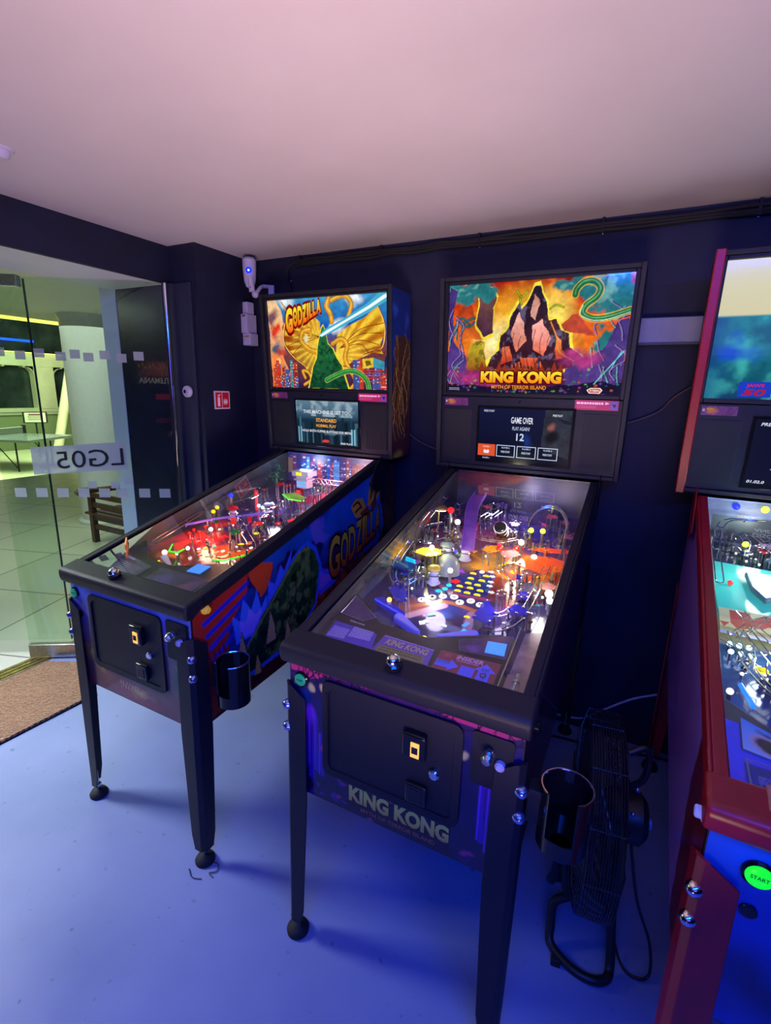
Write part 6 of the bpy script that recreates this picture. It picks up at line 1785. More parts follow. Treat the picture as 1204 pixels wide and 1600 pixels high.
bla.blob(0.47, 0.45, 0.10, 0.35, (220, 160, 40), 0.6, 0.12, 4); bla.blob(0.40, 0.75, 0.08, 0.3, (190, 180, 150), 0.6, 0.12, 5); bla.blob(0.30, 0.6, 0.12, 0.3, (110, 120, 130), 0.7, 0.12, 6); bla.blob(0.62, 0.4, 0.12, 0.4, (120, 110, 100), 0.7, 0.12, 7); bla.blob(0.7, 0.3, 0.05, 0.2, (150, 70, 90), 0.8, 0.1, 8)
bla.curve([(0.36, 0.2), (0.42, 0.6), (0.47, 0.95)], 0.05, (150, 160, 160)); bla.blob(0.92, 0.5, 0.12, 0.8, (24, 24, 26), 0.6)
for sx in (-1, 1):
    bla.build('blade_artwork', lambda s, t, l, sx=sx: (sx * (0.2586 - l), 0.055 + 1.07 * s, (0.862 + 0.272 * s) * (1 - t) + (0.805 + 0.19 * s) * t), ART_PF, mid)
# violet curved ramp and steel wire loop
vr = smooth_path([PF(-0.045, 0.62, 0.05), PF(-0.065, 0.70, 0.09), PF(-0.09, 0.80, 0.115), PF(-0.10, 0.92, 0.12)], 6)
mb = MB()
for i in range(len(vr) - 1):
    a, b = vr[i], vr[i + 1]; n = Vector((0.019, 0.003, 0)); u = Vector((0, 0, 0.016))
    mb.hexa([a - n, a + n, b + n, b - n, a - n + Vector((0, 0, 0.003)), a + n + Vector((0, 0, 0.003)), b + n + Vector((0, 0, 0.003)), b - n + Vector((0, 0, 0.003))])
    for q in (-1, 1):
        c = n * q
        mb.hexa([a + c, a + c * 1.12, b + c * 1.12, b + c, a + c + u, a + c * 1.12 + u, b + c * 1.12 + u, b + c + u])
part('plastic_ramp', mb, clr('violetramp', (150, 90, 190), 0.75, 0.08), pf2, 0, 'violet plastic ramp')
for q in (0.0, 0.016):
    pts = [PF(0.105, 0.77 + q, 0.02), PF(0.105, 0.78 + q, 0.07)] + [PF(0.165 - 0.060 * math.cos(math.pi * k / 12), 0.80 + q + 0.05 * math.sin(math.pi * k / 12), 0.08 + 0.055 * math.sin(math.pi * k / 12)) for k in range(13)] + [PF(0.225, 0.78 + q, 0.06), PF(0.228, 0.70 + q, 0.045), PF(0.215, 0.62 + q, 0.04)]
    part('steel_loop', MB().tube(smooth_path(pts, 3), 0.0034, 8), CHROME, pf2, 0, 'big polished steel loop')
for W_ in ([(0.205, 0.60, 0.055), (0.20, 0.45, 0.05), (0.185, 0.34, 0.04), (0.15, 0.28, 0.035), (0.11, 0.285, 0.03)], [(0.13, 0.50, 0.05), (0.15, 0.42, 0.045), (0.155, 0.36, 0.04), (0.12, 0.33, 0.035), (0.10, 0.34, 0.03)],
           [(-0.235, 0.60, 0.06), (-0.22, 0.48, 0.06), (-0.20, 0.40, 0.05), (-0.17, 0.37, 0.04)], [(-0.235, 0.92, 0.10), (-0.235, 0.78, 0.09), (-0.225, 0.64, 0.08), (-0.17, 0.55, 0.09), (-0.12, 0.60, 0.085), (-0.10, 0.68, 0.08)],
           [(-0.16, 0.72, 0.06), (-0.06, 0.71, 0.055), (0.03, 0.72, 0.05), (0.08, 0.76, 0.05)]):
    P2.wires(W_, 0.009, 0.0015)
for pts, c in (([(-0.01, 0.655), (0.0, 0.69), (0.05, 0.70), (0.045, 0.665), (0.02, 0.64)], ('lava1', (250, 150, 30))), ([(0.11, 0.60), (0.13, 0.66), (0.20, 0.68), (0.245, 0.665), (0.243, 0.60), (0.19, 0.57)], ('lava2', (235, 90, 30))),
               ([(0.13, 0.71), (0.17, 0.735), (0.245, 0.745), (0.247, 0.72), (0.18, 0.705)], ('lava3', (245, 80, 20))), ([(0.07, 0.62), (0.05, 0.66), (0.09, 0.69), (0.12, 0.655)], ('rock', (150, 90, 90)))):
    P2.plastic(pts, 0.045, clr(c[0], c[1], 0.8, 0.22), 'lava_plastic')
part('black_barrel', MB().lathe([(0.020, 0), (0.020, 0.07), (0.018, 0.072), (0, 0.072)], PF(0.022, 0.80, 0.03), (0, -0.7, 0.7), 20), BLACK_GLOSS, pf2)
for k in range(3): part('barrel_lamp', MB().ring(PF(0.022, 0.80 - 0.016 * k - 0.01, 0.05 + 0.016 * k), 0.0215, 0.0016, (0, -0.7, 0.7), 20, 6), WHITE_L(), pf2)
bkart = Art(0.514, 0.145, 120, 36, (50, 36, 90)); bkart.mottle(6, 0.9, 3); bkart.blob(0.2, 0.2, 0.3, 0.3, (150, 50, 70), 0.8, 0.15, 3); bkart.blob(0.45, 0.1, 0.2, 0.2, (170, 80, 50), 0.8, 0.15, 4); bkart.blob(0.75, 0.4, 0.3, 0.5, (60, 40, 140), 0.9, 0.1, 5)
bkart.build('back_panel', lambda s, t, l: (-0.257 + 0.514 * s, 1.118 - l, 1.155 - 0.145 * t), art_material('back_panel_lit2', 0.06, 0.3, 0.6), pf2)
P2.clutter(31, 58, (-0.22, 0.22, 0.76, 1.09), 0.12, [clr('pinkc', (230, 80, 120)), clr('smoke', (120, 110, 140), 0.5), clr('vio', (120, 80, 180), 0.6, 0.05), clr('darkpl', (50, 36, 90))])
P2.clutter(32, 20, (-0.235, -0.11, 0.56, 0.80), 0.25, [clr('yellowp', (230, 210, 60)), clr('smoke', (120, 110, 140), 0.5), clr('cl_red', (220, 30, 50))])
P2.clutter(34, 14, (-0.235, -0.13, 0.35, 0.52), 0.08, [clr('bluesl', (50, 50, 200)), clr('smoke', (120, 110, 140), 0.5), clr('vio', (120, 80, 180), 0.6, 0.05)])
P2.clutter(33, 16, (0.10, 0.23, 0.34, 0.60), 0.1, [clr('bluesl', (50, 50, 200)), clr('smoke', (120, 110, 140), 0.5), clr('rock', (150, 90, 90))])
for k, (y0, y1) in enumerate(((0.100, 0.150), (0.20, 0.30), (0.31, 0.37))):
    part('lane_light', MB().prism([(0.250, y0), (0.256, y0), (0.256, y1), (0.250, y1)], lambda a, b: PF(a, b, 0.012), lambda a, b: PF(a, b, 0.020)), lamp_mat('amberbar', (255, 160, 50), 0.9), pf2)
mlight(mid, (-0.13, 0.53, 1.0), 1.80, (1, 0.95, 0.6)); mlight(mid, (0.10, 0.66, 1.02), 1.60, (1, 0.8, 0.6)); mlight(mid, (-0.05, 0.36, 0.93), 0.56, (0.6, 0.55, 1.0)); mlight(mid, (0.14, 0.36, 0.93), 0.40, (0.7, 0.6, 1.0)); mlight(mid, (0.02, 0.95, 1.08), 0.90, (0.85, 0.75, 1.0)); mlight(mid, (0.22, 0.47, 0.97), 0.60, (1, 0.95, 0.9))

# ---------------------------------------------------------------- right machine
BTN_G = mat('bright_green_start', lin((20, 230, 40)), 0.3, emit=lin((20, 240, 40)), es=1.0)
sidem = Art(1.25, 0.66, 120, 60, (176, 130, 232))
sidem.mottle(3, 0.15, 3)
sidem.poly([(0.0, 0.0), (0.10, 0.0), (0.17, 0.6), (0.13, 1.0), (0.0, 1.0)], (130, 8, 20)); sidem.mix(np.clip((sidem.S - 0.45) * 1.2, 0, 1) * np.clip((sidem.T - 0.55) * 3, 0, 1), (30, 14, 50))
fr3 = Art(0.56, 0.385, 90, 60, (20, 60, 150)); fr3.mottle(5, 0.35, 4); fr3.blob(0.1, 0.1, 0.3, 0.2, (30, 120, 210), 0.9, 0.1, 3); fr3.blob(0.2, 0.75, 0.3, 0.25, (10, 30, 80), 0.9, 0.1, 5)
right, pf3, ap3, P3 = machine(
    'pinball_machine', 'red trimmed pinball machine cut by the right edge, with a sea and sand panel', 0.444, 0.772, -0.72, GRP,
    dict(body=BLACK_WOOD, rail=RED_PAINT, side_r=None, side_l=sidem, front=fr3, leg=RED_PAINT, blade=BLADE, start_m=BTN_G, flip_btn=mat('pale_blue_button', (0.45, 0.5, 0.95), 0.3, emit=(0.2, 0.25, 0.9), es=0.35),
         backglass=sea_backglass(), display=display_sea(), pf_art=pf_sea(), start=(-0.209, 0.779), start_r=0.019, btn_x=None, door=False, plunger=False, hole_at=(-0.211, 0.0114, 0.709),
         box_edge=RED_PAINT, hinge_m=RED_PAINT, bolt=CHROME, pink=False, lock_label=mat('orange_plate', lin((190, 120, 80)), 0.35, noise=0.2), apron_m=mat('dark_apron', (0.03, 0.03, 0.05), 0.4, noise=0.2),
         bg_label='lit panel of pale sand above turquoise sea', fb_at=(0.040, 0.826)))
cc = Art(0.1, 0.2, 50, 90, (60, 70, 220)); cc.vgrad([(0, (60, 80, 225)), (1, (64, 54, 205))]); cc.mottle(8, 0.2, 2)
quad_art(ap3, cc, [(-0.250, 0.225), (-0.12, 0.205), (-0.12, 0.062), (-0.250, 0.062)], 'apron_artwork')
cc = Art(0.1, 0.1, 46, 40, (60, 140, 200)); cc.vgrad([(0, (70, 160, 220)), (1, (170, 200, 220))]); cc.blob(0.55, 0.55, 0.42, 0.34, (200, 170, 170), 0.2, 0.04, 3); cc.blob(0.57, 0.57, 0.34, 0.27, (50, 40, 44), 0.3, 0.05, 4); cc.blob(0.55, 0.2, 0.3, 0.12, (50, 70, 90), 0.8, 0.1, 5)
for k in range(6): cc.blob(0.30 + k * 0.09, 0.32 + 0.02 * (k % 2), 0.012, 0.02, (240, 240, 240), 0.5)
cc.oframe(0, 1, 0, 1, (60, 60, 66), 0.03)
a, b, c, d = [Vector(AP(x, y, 0.0035)) for x, y in [(-0.228, 0.240), (-0.150, 0.200), (-0.158, 0.148), (-0.230, 0.160)]]
cc.build('corner_plate', lambda s, t, l: tuple(a * (1 - s) * (1 - t) + b * s * (1 - t) + c * s * t + d * (1 - s) * t + Vector((0, 0, l))), ART_PRINT, ap3, 0.0003)
cc = Art(0.1, 0.08, 40, 32, (74, 88, 110)); cc.lines(0.12, 0.92, 0.3, 0.95, 8, (130, 140, 190)); cc.oframe(0, 1, 0, 1, (120, 125, 130), 0.03)
quad_art(ap3, cc, [(-0.228, 0.135), (-0.10, 0.132), (-0.10, 0.070), (-0.226, 0.072)], 'instruction_card')
# cream banner with red lettering standing across the table
cc = Art(0.42, 0.09, 120, 30, (225, 215, 150)); cc.mottle(6, 0.15, 3); cc.rect(0, 1, 0.80, 1, (170, 165, 110))
cc.text('JAWS', (0.0, 0.90, 0.06, 0.84), (200, 30, 50), None, 0.10, 0, None)
for s in (0.02, 0.12, 0.36, 0.56, 0.70): cc.opoly([(s, 0.85), (s + 0.03, 0.62), (s + 0.06, 0.85)], (225, 215, 150))
cc.build('title_banner', lambda s, t, l: PF(-0.235 + 0.42 * s, 0.640 - 0.085 * t, 0.030 - 0.010 * t + l), art_material('banner', 0.25, 0.3, 0.9), pf3, 0.0004)
part('banner_board', MB().prism([(-0.235, 0.555), (0.185, 0.555), (0.185, 0.640), (-0.235, 0.640)], lambda a, b: PF(a, b, 0.012 + (b - 0.555) * 0.11), lambda a, b: PF(a, b, 0.0185 + (b - 0.555) * 0.11)), WHITE_PL, pf3)
cy = clr('sea', (90, 215, 200), 0.75, 0.35)
part('sea_ramp', MB().prism([(-0.235, 0.65), (0.0, 0.65), (0.0, 0.90), (-0.235, 0.92)], lambda a, b: PF(a, b, 0.018), lambda a, b: PF(a, b, 0.022)), cy, pf3, 0, 'translucent turquoise sheet')
fin = MB().prism([(-0.165, 0.83), (-0.10, 0.84), (-0.10, 0.72), (-0.135, 0.69), (-0.16, 0.75)], lambda a, b: PF(a, b, 0.03), lambda a, b: PF(a, b, 0.045))
part('grey_boat_toy', fin, mat('toy_grey', (0.2, 0.22, 0.26), 0.3, noise=0.3, nscale=40), pf3, 0.004)
P3.bulb(-0.20, 0.78, 0.03, 0.007, REDL()); P3.bulb(-0.152, 0.98, 0.06, 0.009, lamp_mat('lime', (230, 255, 60), 3.5))
P3.insert('circle', -0.164, 0.455, 0.014, YEL()); P3.insert('circle', -0.164, 0.455, 0.008, BLACK); P3.insert('circle', -0.158, 0.42, 0.012, WHITE_L()); P3.insert('circle', -0.128, 0.43, 0.012, WHITE_L())
P3.bulb(-0.232, 0.33, 0.02, 0.007, WHITE_L())
part('lit_edge', MB().tube([PF(-0.212, 0.36, 0.02), PF(-0.196, 0.30, 0.02)], 0.005, 8), lamp_mat('azure', (40, 130, 255), 1.3), pf3)
for k in range(6): P3.bulb(-0.22 + 0.018 * (k % 3), 0.47 + 0.03 * (k // 3), 0.02, 0.006, lamp_mat('icew', (190, 230, 255), 3.0))
for W_ in ([(-0.22, 0.50, 0.05), (-0.20, 0.40, 0.045), (-0.17, 0.34, 0.04), (-0.13, 0.31, 0.035)], [(-0.19, 0.52, 0.05), (-0.16, 0.44, 0.045), (-0.13, 0.38, 0.04), (-0.09, 0.33, 0.035)], [(-0.235, 0.70, 0.07), (-0.235, 0.90, 0.09), (-0.20, 1.05, 0.10), (-0.10, 1.08, 0.10)]):
    P3.wires(W_, 0.009, 0.0018)
P3.clutter(41, 36, (-0.235, -0.02, 0.92, 1.10), 0.25, [clr('smoke', (120, 110, 140), 0.5), clr('seag', (60, 120, 120), 0.6), clr('cl_red', (220, 30, 50)), clr('steelp', (150, 160, 180), 0.6)])
P3.clutter(42, 22, (-0.235, -0.06, 0.32, 0.54), 0.3, [clr('seab', (80, 150, 220), 0.6, 0.15), clr('smoke', (120, 110, 140), 0.5), clr('steelp', (150, 160, 180), 0.6)])
b3 = Art(0.514, 0.145, 80, 24, (120, 130, 170)); b3.mottle(6, 0.5, 3); b3.rect(0.05, 0.9, 0.35, 1.0, (50, 54, 66))
b3.build('back_panel', lambda s, t, l: (-0.257 + 0.514 * s, 1.118 - l, 1.155 - 0.145 * t), art_material('back_panel_lit3', 0.25, 0.3, 0.8), pf3)
for x, m_ in ((-0.175, BLU()), (-0.10, lamp_mat('lime', (230, 255, 60), 3.5))):
    part('rear_lamp', MB().sphere((x, 1.110, 1.135), 0.011, 12), m_, pf3)
mlight(right, (-0.12, 0.80, 1.04), 1.17, (0.6, 1, 0.95)); mlight(right, (-0.15, 0.45, 0.96), 0.65, (0.8, 0.9, 1.0)); mlight(right, (-0.12, 1.02, 1.09), 0.65, (1, 0.95, 0.9)); mlight(right, (0.1, 0.6, 1.0), 1.04, (1, 1, 0.9))

# ================================================================ things on and beside the machines
def cup_holder(loc, rz, label):
    t = thing('cup_holder', label, 'cup holder', loc, rz, 'cup holders clamped to the front legs')
    r = 0.047
    wall = MB()
    prof_o = [(r, 0.0), (r, 0.125)]

    def arc(z0, z1, a0, a1, rr=r):
        m = MB()
        n = 28
        vs = []
        for k in range(n + 1):
            a = R(a0 + (a1 - a0) * k / n)
            for (q, z) in ((rr, z0), (rr, z1), (rr - 0.003, z1), (rr - 0.003, z0)):
                vs.append((q * math.cos(a), q * math.sin(a), z))
        fs = []
        for k in range(n):
            for j in range(4):
                fs.append((4 * k + j, 4 * (k + 1) + j, 4 * (k + 1) + (j + 1) % 4, 4 * k + (j + 1) % 4))
        fs += [(0, 1, 2, 3), (4 * n + 3, 4 * n + 2, 4 * n + 1, 4 * n)]
        m.add(vs, fs, 0, True)
        return m
    A = arc(0.0, 0.130, -60, 235)
    part('shell', A, BLACK_GLOSS, t)
    B = arc(0.0, 0.035, 235, 300)
    B.v += []
    part('lower_band', B, BLACK_GLOSS, t)
    part('base_plate', MB().lathe([(0.020, 0.0), (r - 0.002, 0.0), (r - 0.002, 0.003), (0.020, 0.003), (0.020, 0.0)], (0, 0, 0), (0, 0, 1), 28), BLACK_GLOSS, t)
    part('rim', MB().tube([(r * math.cos(R(a)), r * math.sin(R(a)), 0.131) for a in range(-60, 236, 10)], 0.0022, 6), CHROME, t)
    part('clamp_bracket', MB().box(-r - 0.022, -r + 0.004, -0.018, 0.018, 0.035, 0.11), BLACK, t, 0.002)
    return t


cup_holder((-0.962, 0.925, 0.575), 0, 'glossy black cup holder on the flank of the machine nearest the door')
cup_holder((-0.044, 0.866, 0.610), 0, 'glossy black open cup holder right of the middle machine, above the fan')

# floor fan seen edge-on
FAN = thing('floor_fan', 'black wire cage floor fan standing between the middle and right machines', 'fan', (0.012, 1.20, 0.0), 8)
FB = mat('fan_black', (0.012, 0.012, 0.016), 0.4, bump=0.05)
cz, fr_r = 0.435, 0.235
cg = MB()
for k in range(13):          # hoops around the rim, close together
    x = -0.036 + 0.072 * k / 12
    cg.ring((x, 0, cz), fr_r + 0.003 * math.sin(math.pi * k / 12), 0.0016, (1, 0, 0), 56, 5)
for sx in (-1, 1):           # spiral hoops of the two faces
    for k in range(14):
        cg.ring((sx * (0.038 + 0.018 * (k + 1) / 14), 0, cz), fr_r * (1 - 0.055 * (k + 1)), 0.0013, (1, 0, 0), 44, 4)
    for k in range(12):
        a = 2 * math.pi * k / 12
        cg.tube([(sx * 0.036, fr_r * math.cos(a), cz + fr_r * math.sin(a)), (sx * 0.050, fr_r * 0.8 * math.cos(a), cz + fr_r * 0.8 * math.sin(a)), (sx * 0.056, 0.05 * math.cos(a), cz + 0.05 * math.sin(a))], 0.0018, 5)
for k in range(12):
    a = 2 * math.pi * k / 12
    cg.tube([(-0.036, fr_r * math.cos(a), cz + fr_r * math.sin(a)), (0.036, fr_r * math.cos(a), cz + fr_r * math.sin(a))], 0.002, 5)
part('wire_guard', cg, FB, FAN)
bl = MB()
for k in range(3):
    a = 2 * math.pi * k / 3 + 0.4
    ca, sa = math.cos(a), math.sin(a)
    P = [(0.03, -0.03), (0.12, -0.075), (0.205, -0.06), (0.215, 0.03), (0.14, 0.06), (0.04, 0.03)]
    f3 = lambda r_, q, off: (off + q * 0.30, r_ * ca - q * sa, cz + r_ * sa + q * ca)
    bl.prism(P, lambda r_, q: f3(r_, q, 0.0), lambda r_, q: f3(r_, q, 0.003))
part('fan_blades', bl, mat('fan_blade_grey', (0.06, 0.06, 0.08), 0.3), FAN)
part('motor', MB().lathe([(0.0, 0.02), (0.05, 0.022), (0.062, 0.04), (0.062, 0.10), (0.045, 0.115), (0, 0.116)], (0, 0, cz), (1, 0, 0), 28), FB, FAN)
part('hub_cap', MB().lathe([(0.045, -0.070), (0.040, -0.078), (0, -0.080)], (0, 0, cz), (1, 0, 0), 24), FB, FAN)
part('carry_handle', MB().tube(smooth_path([(0.048, -0.03, cz + 0.20), (0.085, -0.02, cz + 0.215), (0.098, -0.01, cz + 0.17), (0.092, 0.0, cz + 0.11), (0.062, 0.0, cz + 0.08)]), 0.008, 10), FB, FAN)
part('speed_switch', MB().lathe([(0.012, 0), (0.012, 0.012), (0, 0.014)], (0.114, -0.01, cz), (1, 0, 0), 16), mat('switch_blue', (0.2, 0.3, 0.8), 0.3), FAN)
for z in (0.02, -0.05): part('screw', MB().sphere((0.075, -0.05, cz + z + 0.1), 0.006, 8), BOLT, FAN)
st = smooth_path([(0.070, -0.01, cz - 0.02), (0.072, -0.02, 0.16), (0.078, -0.065, 0.035), (0.068, -0.098, 0.016), (0.03, -0.112, 0.014), (-0.02, -0.10, 0.014), (-0.068, -0.062, 0.018), (-0.072, -0.035, 0.05), (-0.068, -0.01, 0.10), (-0.03, 0.0, 0.13), (-0.045, 0.0, 0.16), (-0.07, 0.0, cz - 0.03)], 6)
part('tube_stand', MB().tube(st, 0.0115, 12), FB, FAN)
st2 = smooth_path([(0.070, 0.01, cz - 0.02), (0.072, 0.03, 0.16), (0.075, 0.12, 0.03), (0.05, 0.16, 0.014), (-0.05, 0.16, 0.014), (-0.075, 0.12, 0.03), (-0.072, 0.03, 0.16), (-0.07, 0.01, cz - 0.03)], 6)
part('tube_stand', MB().tube(st2, 0.0115, 12), FB, FAN)
part('rubber_foot', MB().box(-0.066, -0.042, -0.105, -0.080, 0.0, 0.022), RUBBER, FAN, 0.002)
part('rubber_foot', MB().box(-0.06, -0.036, 0.145, 0.17, 0.0, 0.022), RUBBER, FAN, 0.002)
part('power_cord', MB().tube(smooth_path([(0.085, -0.02, cz - 0.05), (0.12, -0.03, 0.22), (0.165, -0.03, 0.10), (0.175, -0.045, 0.02), (0.15, -0.06, 0.006), (0.11, -0.04, 0.006), (0.085, 0.05, 0.03), (0.080, 0.12, 0.010), (0.05, 0.30, 0.006), (0.0, 0.70, 0.006)], 8), 0.0036, 8), FB, FAN)

# ================================================================ fixtures on the walls and ceiling
cb = MB(); rr = random.Random(3)
for off in (0.0, 0.012, 0.022):
    pts = [(-1.66 + k * 0.11, WALLY - 0.010 - 0.006 * (k % 2), 2.080 - off + rr.uniform(-0.004, 0.004)) for k in range(44)]
    cb.tube(smooth_path(pts, 3), 0.0075, 8)
cb.tube(smooth_path([(-1.66, WALLY - 0.012, 2.075), (-1.70, WALLY - 0.012, 2.05), (-1.705, WALLY - 0.012, 2.0), (-1.69, WALLY - 0.012, 1.94), (-1.69, WALLY - 0.012, 1.86)]), 0.006, 8)
crun = thing('cable_run', 'bundle of black cables clipped along the top of the dark wall', 'cables', (0, 0, 0))
part('cable_bundle', cb, RUBBER, crun)
for x in (-1.625, -1.17, -0.713, -0.245, 0.225, 0.70):
    for z in (2.096, 2.052):
        part('cable_clip_screw', MB().lathe([(0.005, 0), (0.004, 0.004), (0, 0.005)], (x, WALLY - 0.001, z), (0, -1, 0), 10), STEEL, crun)
    part('cable_clip', MB().box(x - 0.005, x + 0.005, WALLY - 0.022, WALLY - 0.0005, 2.050, 2.098), BLACK, crun, 0.001)
for x, z in ((-1.69, 1.99),): part('cable_clip_screw', MB().lathe([(0.005, 0), (0.004, 0.004), (0, 0.005)], (x, WALLY - 0.001, z), (0, -1, 0), 10), STEEL, crun)

# camera in the corner
sc_ = thing('security_camera', 'white ceiling camera with a blue light in the corner by the door', 'security camera', (-1.845, 2.02, 2.0), 35)
WP = mat('camera_white', (0.55, 0.52, 0.66), 0.35)
part('camera_body', MB().lathe([(0.0, -0.066), (0.018, -0.062), (0.028, -0.035), (0.033, 0.02), (0.033, 0.062), (0.024, 0.072), (0, 0.074)], (0, 0, 0.01), (0, 0, 1), 24), WP, sc_)
part('lens_ring', MB().lathe([(0.015, 0.0), (0.015, 0.004), (0.009, 0.006), (0, 0.004)], (0, -0.031, 0.020), (0, -1, 0), 20), lamp_mat('camblue', (20, 40, 255), 1.6), sc_, 0, 'glowing blue camera light')
part('lens_core', MB().lathe([(0.005, 0.0), (0, 0.004)], (0, -0.037, 0.020), (0, -1, 0), 12), lamp_mat('camcore', (150, 210, 255), 2.5), sc_)
part('camera_stem', MB().tube([(0.005, -0.020, -0.010), (0.012, -0.020, -0.075)], 0.015, 12), WP, sc_)
part('camera_joint', MB().sphere((0.024, 0.0, -0.082), 0.018, 12), WP, sc_)
part('mount_arm', MB().tube(smooth_path([(0.028, 0.0, -0.08), (0.045, 0.02, -0.050), (0.06, 0.05, -0.035), (0.11, 0.06, -0.035)]), 0.009, 10), WP, sc_)
part('mount_plate', MB().box(0.085, 0.115, 0.03, 0.10, -0.09, -0.03), WP, sc_, 0.003)
part('status_light', MB().sphere((0.006, -0.034, -0.055), 0.003, 8), BLACK, sc_)
# white boxes on the wall beside the left machine
jb = thing('alarm_box', 'white alarm boxes stacked on the corner wall left of the golden panel', 'wall box', (-1.949, 2.10, 1.78))
part('upper_box', MB().box(0.0, 0.034, -0.03, 0.02, 0.055, 0.115), WP, jb, 0.003)
part('middle_box', MB().box(0.0, 0.040, -0.045, 0.03, -0.040, 0.055), WP, jb, 0.003)
part('red_mark', MB().box(0.010, 0.030, -0.0458, -0.045, 0.040, 0.050), mat('red_mark', (0.4, 0.05, 0.08), 0.4), jb)
part('lower_box', MB().box(0.0, 0.052, -0.035, 0.025, -0.100, -0.040), WP, jb, 0.003)
part('amber_label', MB().box(0.012, 0.045, -0.0358, -0.035, -0.060, -0.052), mat('amber_label', (0.45, 0.25, 0.05), 0.4), jb)
# fire extinguisher notice
fs_ = Art(0.1, 0.085, 44, 36, (190, 30, 50)); fs_.oframe(0, 1, 0, 1, (235, 190, 200), 0.05); fs_.orect(0.47, 0.50, 0.06, 0.94, (235, 190, 200))
fs_.opoly([(0.20, 0.32), (0.32, 0.32), (0.34, 0.40), (0.34, 0.86), (0.18, 0.86), (0.18, 0.40)], (240, 200, 210)); fs_.opoly([(0.20, 0.20), (0.38, 0.16), (0.38, 0.22), (0.26, 0.28), (0.20, 0.28)], (240, 200, 210))
for k in range(3): fs_.opoly([(0.60 + 0.09 * k, 0.80), (0.57 + 0.09 * k, 0.60), (0.62 + 0.09 * k, 0.40), (0.66 + 0.09 * k, 0.62)], (240, 200, 210))
sgn = thing('fire_safety_sign', 'small red and white fire safety sign on the dark pier', 'sign', (-1.949, 1.895, 1.398))
part('sign_board', MB().box(0.0, 0.004, -0.052, 0.052, -0.045, 0.045), WHITE_PL, sgn, 0.001)
fs_.build('sign_face', lambda s, t, l: (0.0045 + l, -0.050 + 0.1 * s, 0.043 - 0.086 * t), art_material('sign_print', 0.12, 0.4, 1.0), sgn)
# pale trunking on the wall between middle and right machine
tr = thing('wall_trunking', 'pale blue painted trunking on the wall between the middle and right machines', 'trunking', (0, WALLY, 1.70))
part('trunking_cover', MB().box(-0.30, 0.42, -0.045, -0.001, -0.045, 0.045), mat('trunking_grey', (0.30, 0.32, 0.42), 0.5, noise=0.05), tr, 0.004)
part('trunking_lip', MB().box(-0.30, 0.42, -0.048, -0.045, -0.048, -0.040), mat('trunking_dark', (0.08, 0.08, 0.12), 0.5), tr)
# thin cables
solo('thin_cable', MB().tube(smooth_path([(-0.99, 2.13, 1.27), (-0.93, 2.13, 1.235), (-0.84, 2.13, 1.21), (-0.75, 2.13, 1.23)], 6), 0.0028, 8), mat('brown_cable', (0.10, 0.06, 0.06), 0.5), 'thin brown cable on the wall between the left and middle machines', 'cable')
solo('thin_cable', MB().tube(smooth_path([(-0.10, 2.13, 1.36), (-0.03, 2.13, 1.386), (0.03, 2.13, 1.42), (0.07, 2.13, 1.47), (0.12, 2.13, 1.51)], 6), 0.0028, 8), mat('tan_cable', (0.16, 0.10, 0.08), 0.5), 'thin tan cable sagging on the wall left of the red trimmed machine', 'cable')
solo('white_cable', MB().tube(smooth_path([(-0.32, 2.138, 0.010), (-0.22, 2.138, 0.035), (-0.10, 2.12, 0.065), (-0.03, 2.13, 0.115), (0.09, 2.13, 0.22), (0.20, 2.13, 0.285)], 6), 0.0045, 8), mat('white_cable', (0.5, 0.5, 0.62), 0.4), 'white cable rising along the foot of the wall behind the fan', 'cable')
solo('black_cable', MB().tube(smooth_path([(-0.30, 1.98, 0.006), (-0.18, 2.02, 0.008), (-0.04, 2.04, 0.006), (0.10, 2.07, 0.006), (0.24, 2.10, 0.006), (0.5, 2.12, 0.006)], 6), 0.005, 8), RUBBER, 'black cable lying on the floor along the wall', 'cable')
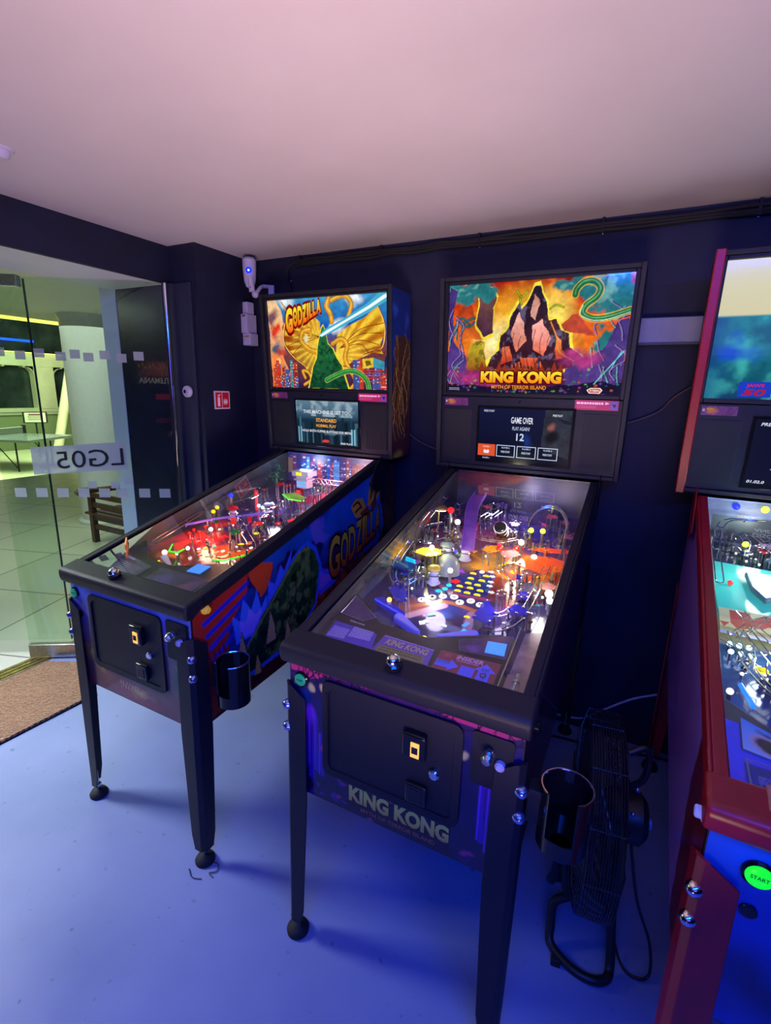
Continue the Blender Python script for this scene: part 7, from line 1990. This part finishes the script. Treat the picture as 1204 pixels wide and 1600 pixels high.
# loose wire offcuts and a scratch on the floor
solo('wire_offcut', MB().tube(smooth_path([(-1.05, 1.41, 0.003), (-1.02, 1.385, 0.003), (-0.985, 1.35, 0.003)], 4), 0.0016, 6), RUBBER, 'thin dark wire offcut on the floor between two machines', 'wire')
solo('wire_offcut', MB().tube(smooth_path([(-1.05, 0.86, 0.003), (-1.015, 0.87, 0.004), (-1.0, 0.85, 0.003), (-1.015, 0.835, 0.004), (-0.995, 0.83, 0.003)], 5), 0.0016, 6), mat('brown_wire', (0.08, 0.05, 0.04), 0.6), 'curled brown wire beside the front right foot of the left machine', 'wire')
solo('wire_offcut', MB().tube(smooth_path([(-1.08, 0.815, 0.003), (-1.05, 0.80, 0.003), (-1.02, 0.81, 0.003)], 5), 0.0012, 6), RUBBER, 'tiny black wire scrap in front of the left machine leg', 'wire')
# ceiling fittings
sd = thing('smoke_detector', 'small pale smoke detector on the ceiling at the left edge', 'smoke detector', (-1.735, 0.895, CEIL))
part('detector_base', MB().lathe([(0.035, -0.006), (0.04, 0.0)], (0, 0, 0), (0, 0, 1), 24), WP, sd)
part('detector_head', MB().lathe([(0, -0.026), (0.018, -0.025), (0.027, -0.016), (0.03, -0.006)], (0, 0, 0), (0, 0, 1), 24), WP, sd)
# machine across the room, seen only as a reflection in the door glass
wr = Art(0.636, 0.388, 90, 60, (60, 30, 30)); wr.mottle(6, 0.9, 3); wr.blob(0.5, 0.5, 0.5, 0.3, (220, 120, 70), 0.9, 0.25, 4)
for k in range(14): wr.blob(0.06 + 0.068 * k, 0.38 + 0.06 * (k % 3), 0.025, 0.07, (230, 150, 100), 0.5, 0.05, k); wr.blob(0.06 + 0.068 * k, 0.62 + 0.05 * (k % 2), 0.035, 0.14, (180, 90, 60), 0.6, 0.08, k + 20)
wr.text('WRESTLEMANIA', (0.05, 0.95, 0.78, 0.96), (240, 235, 225), None, 0.03)
dsp = Art(0.345, 0.2, 20, 12, (20, 10, 14)); dsp.orect(0.2, 0.8, 0.3, 0.65, (220, 30, 40))
machine('pinball_machine', 'pinball machine seen only as a reflection in the dark glass beside the chrome post', -0.95, -1.45, 180, GRP,
        dict(body=BLACK_WOOD, rail=BLACK_TEX, side_r=None, side_l=None, front=None, leg=BLACK_TEX, blade=BLADE, start_m=START_G, flip_btn=BLACK_GLOSS,
             backglass=wr, display=dsp, pf_art=plain_side((90, 40, 30), (160, 80, 40), 3, 0.514, 0.96), plunger=False, pink=False))
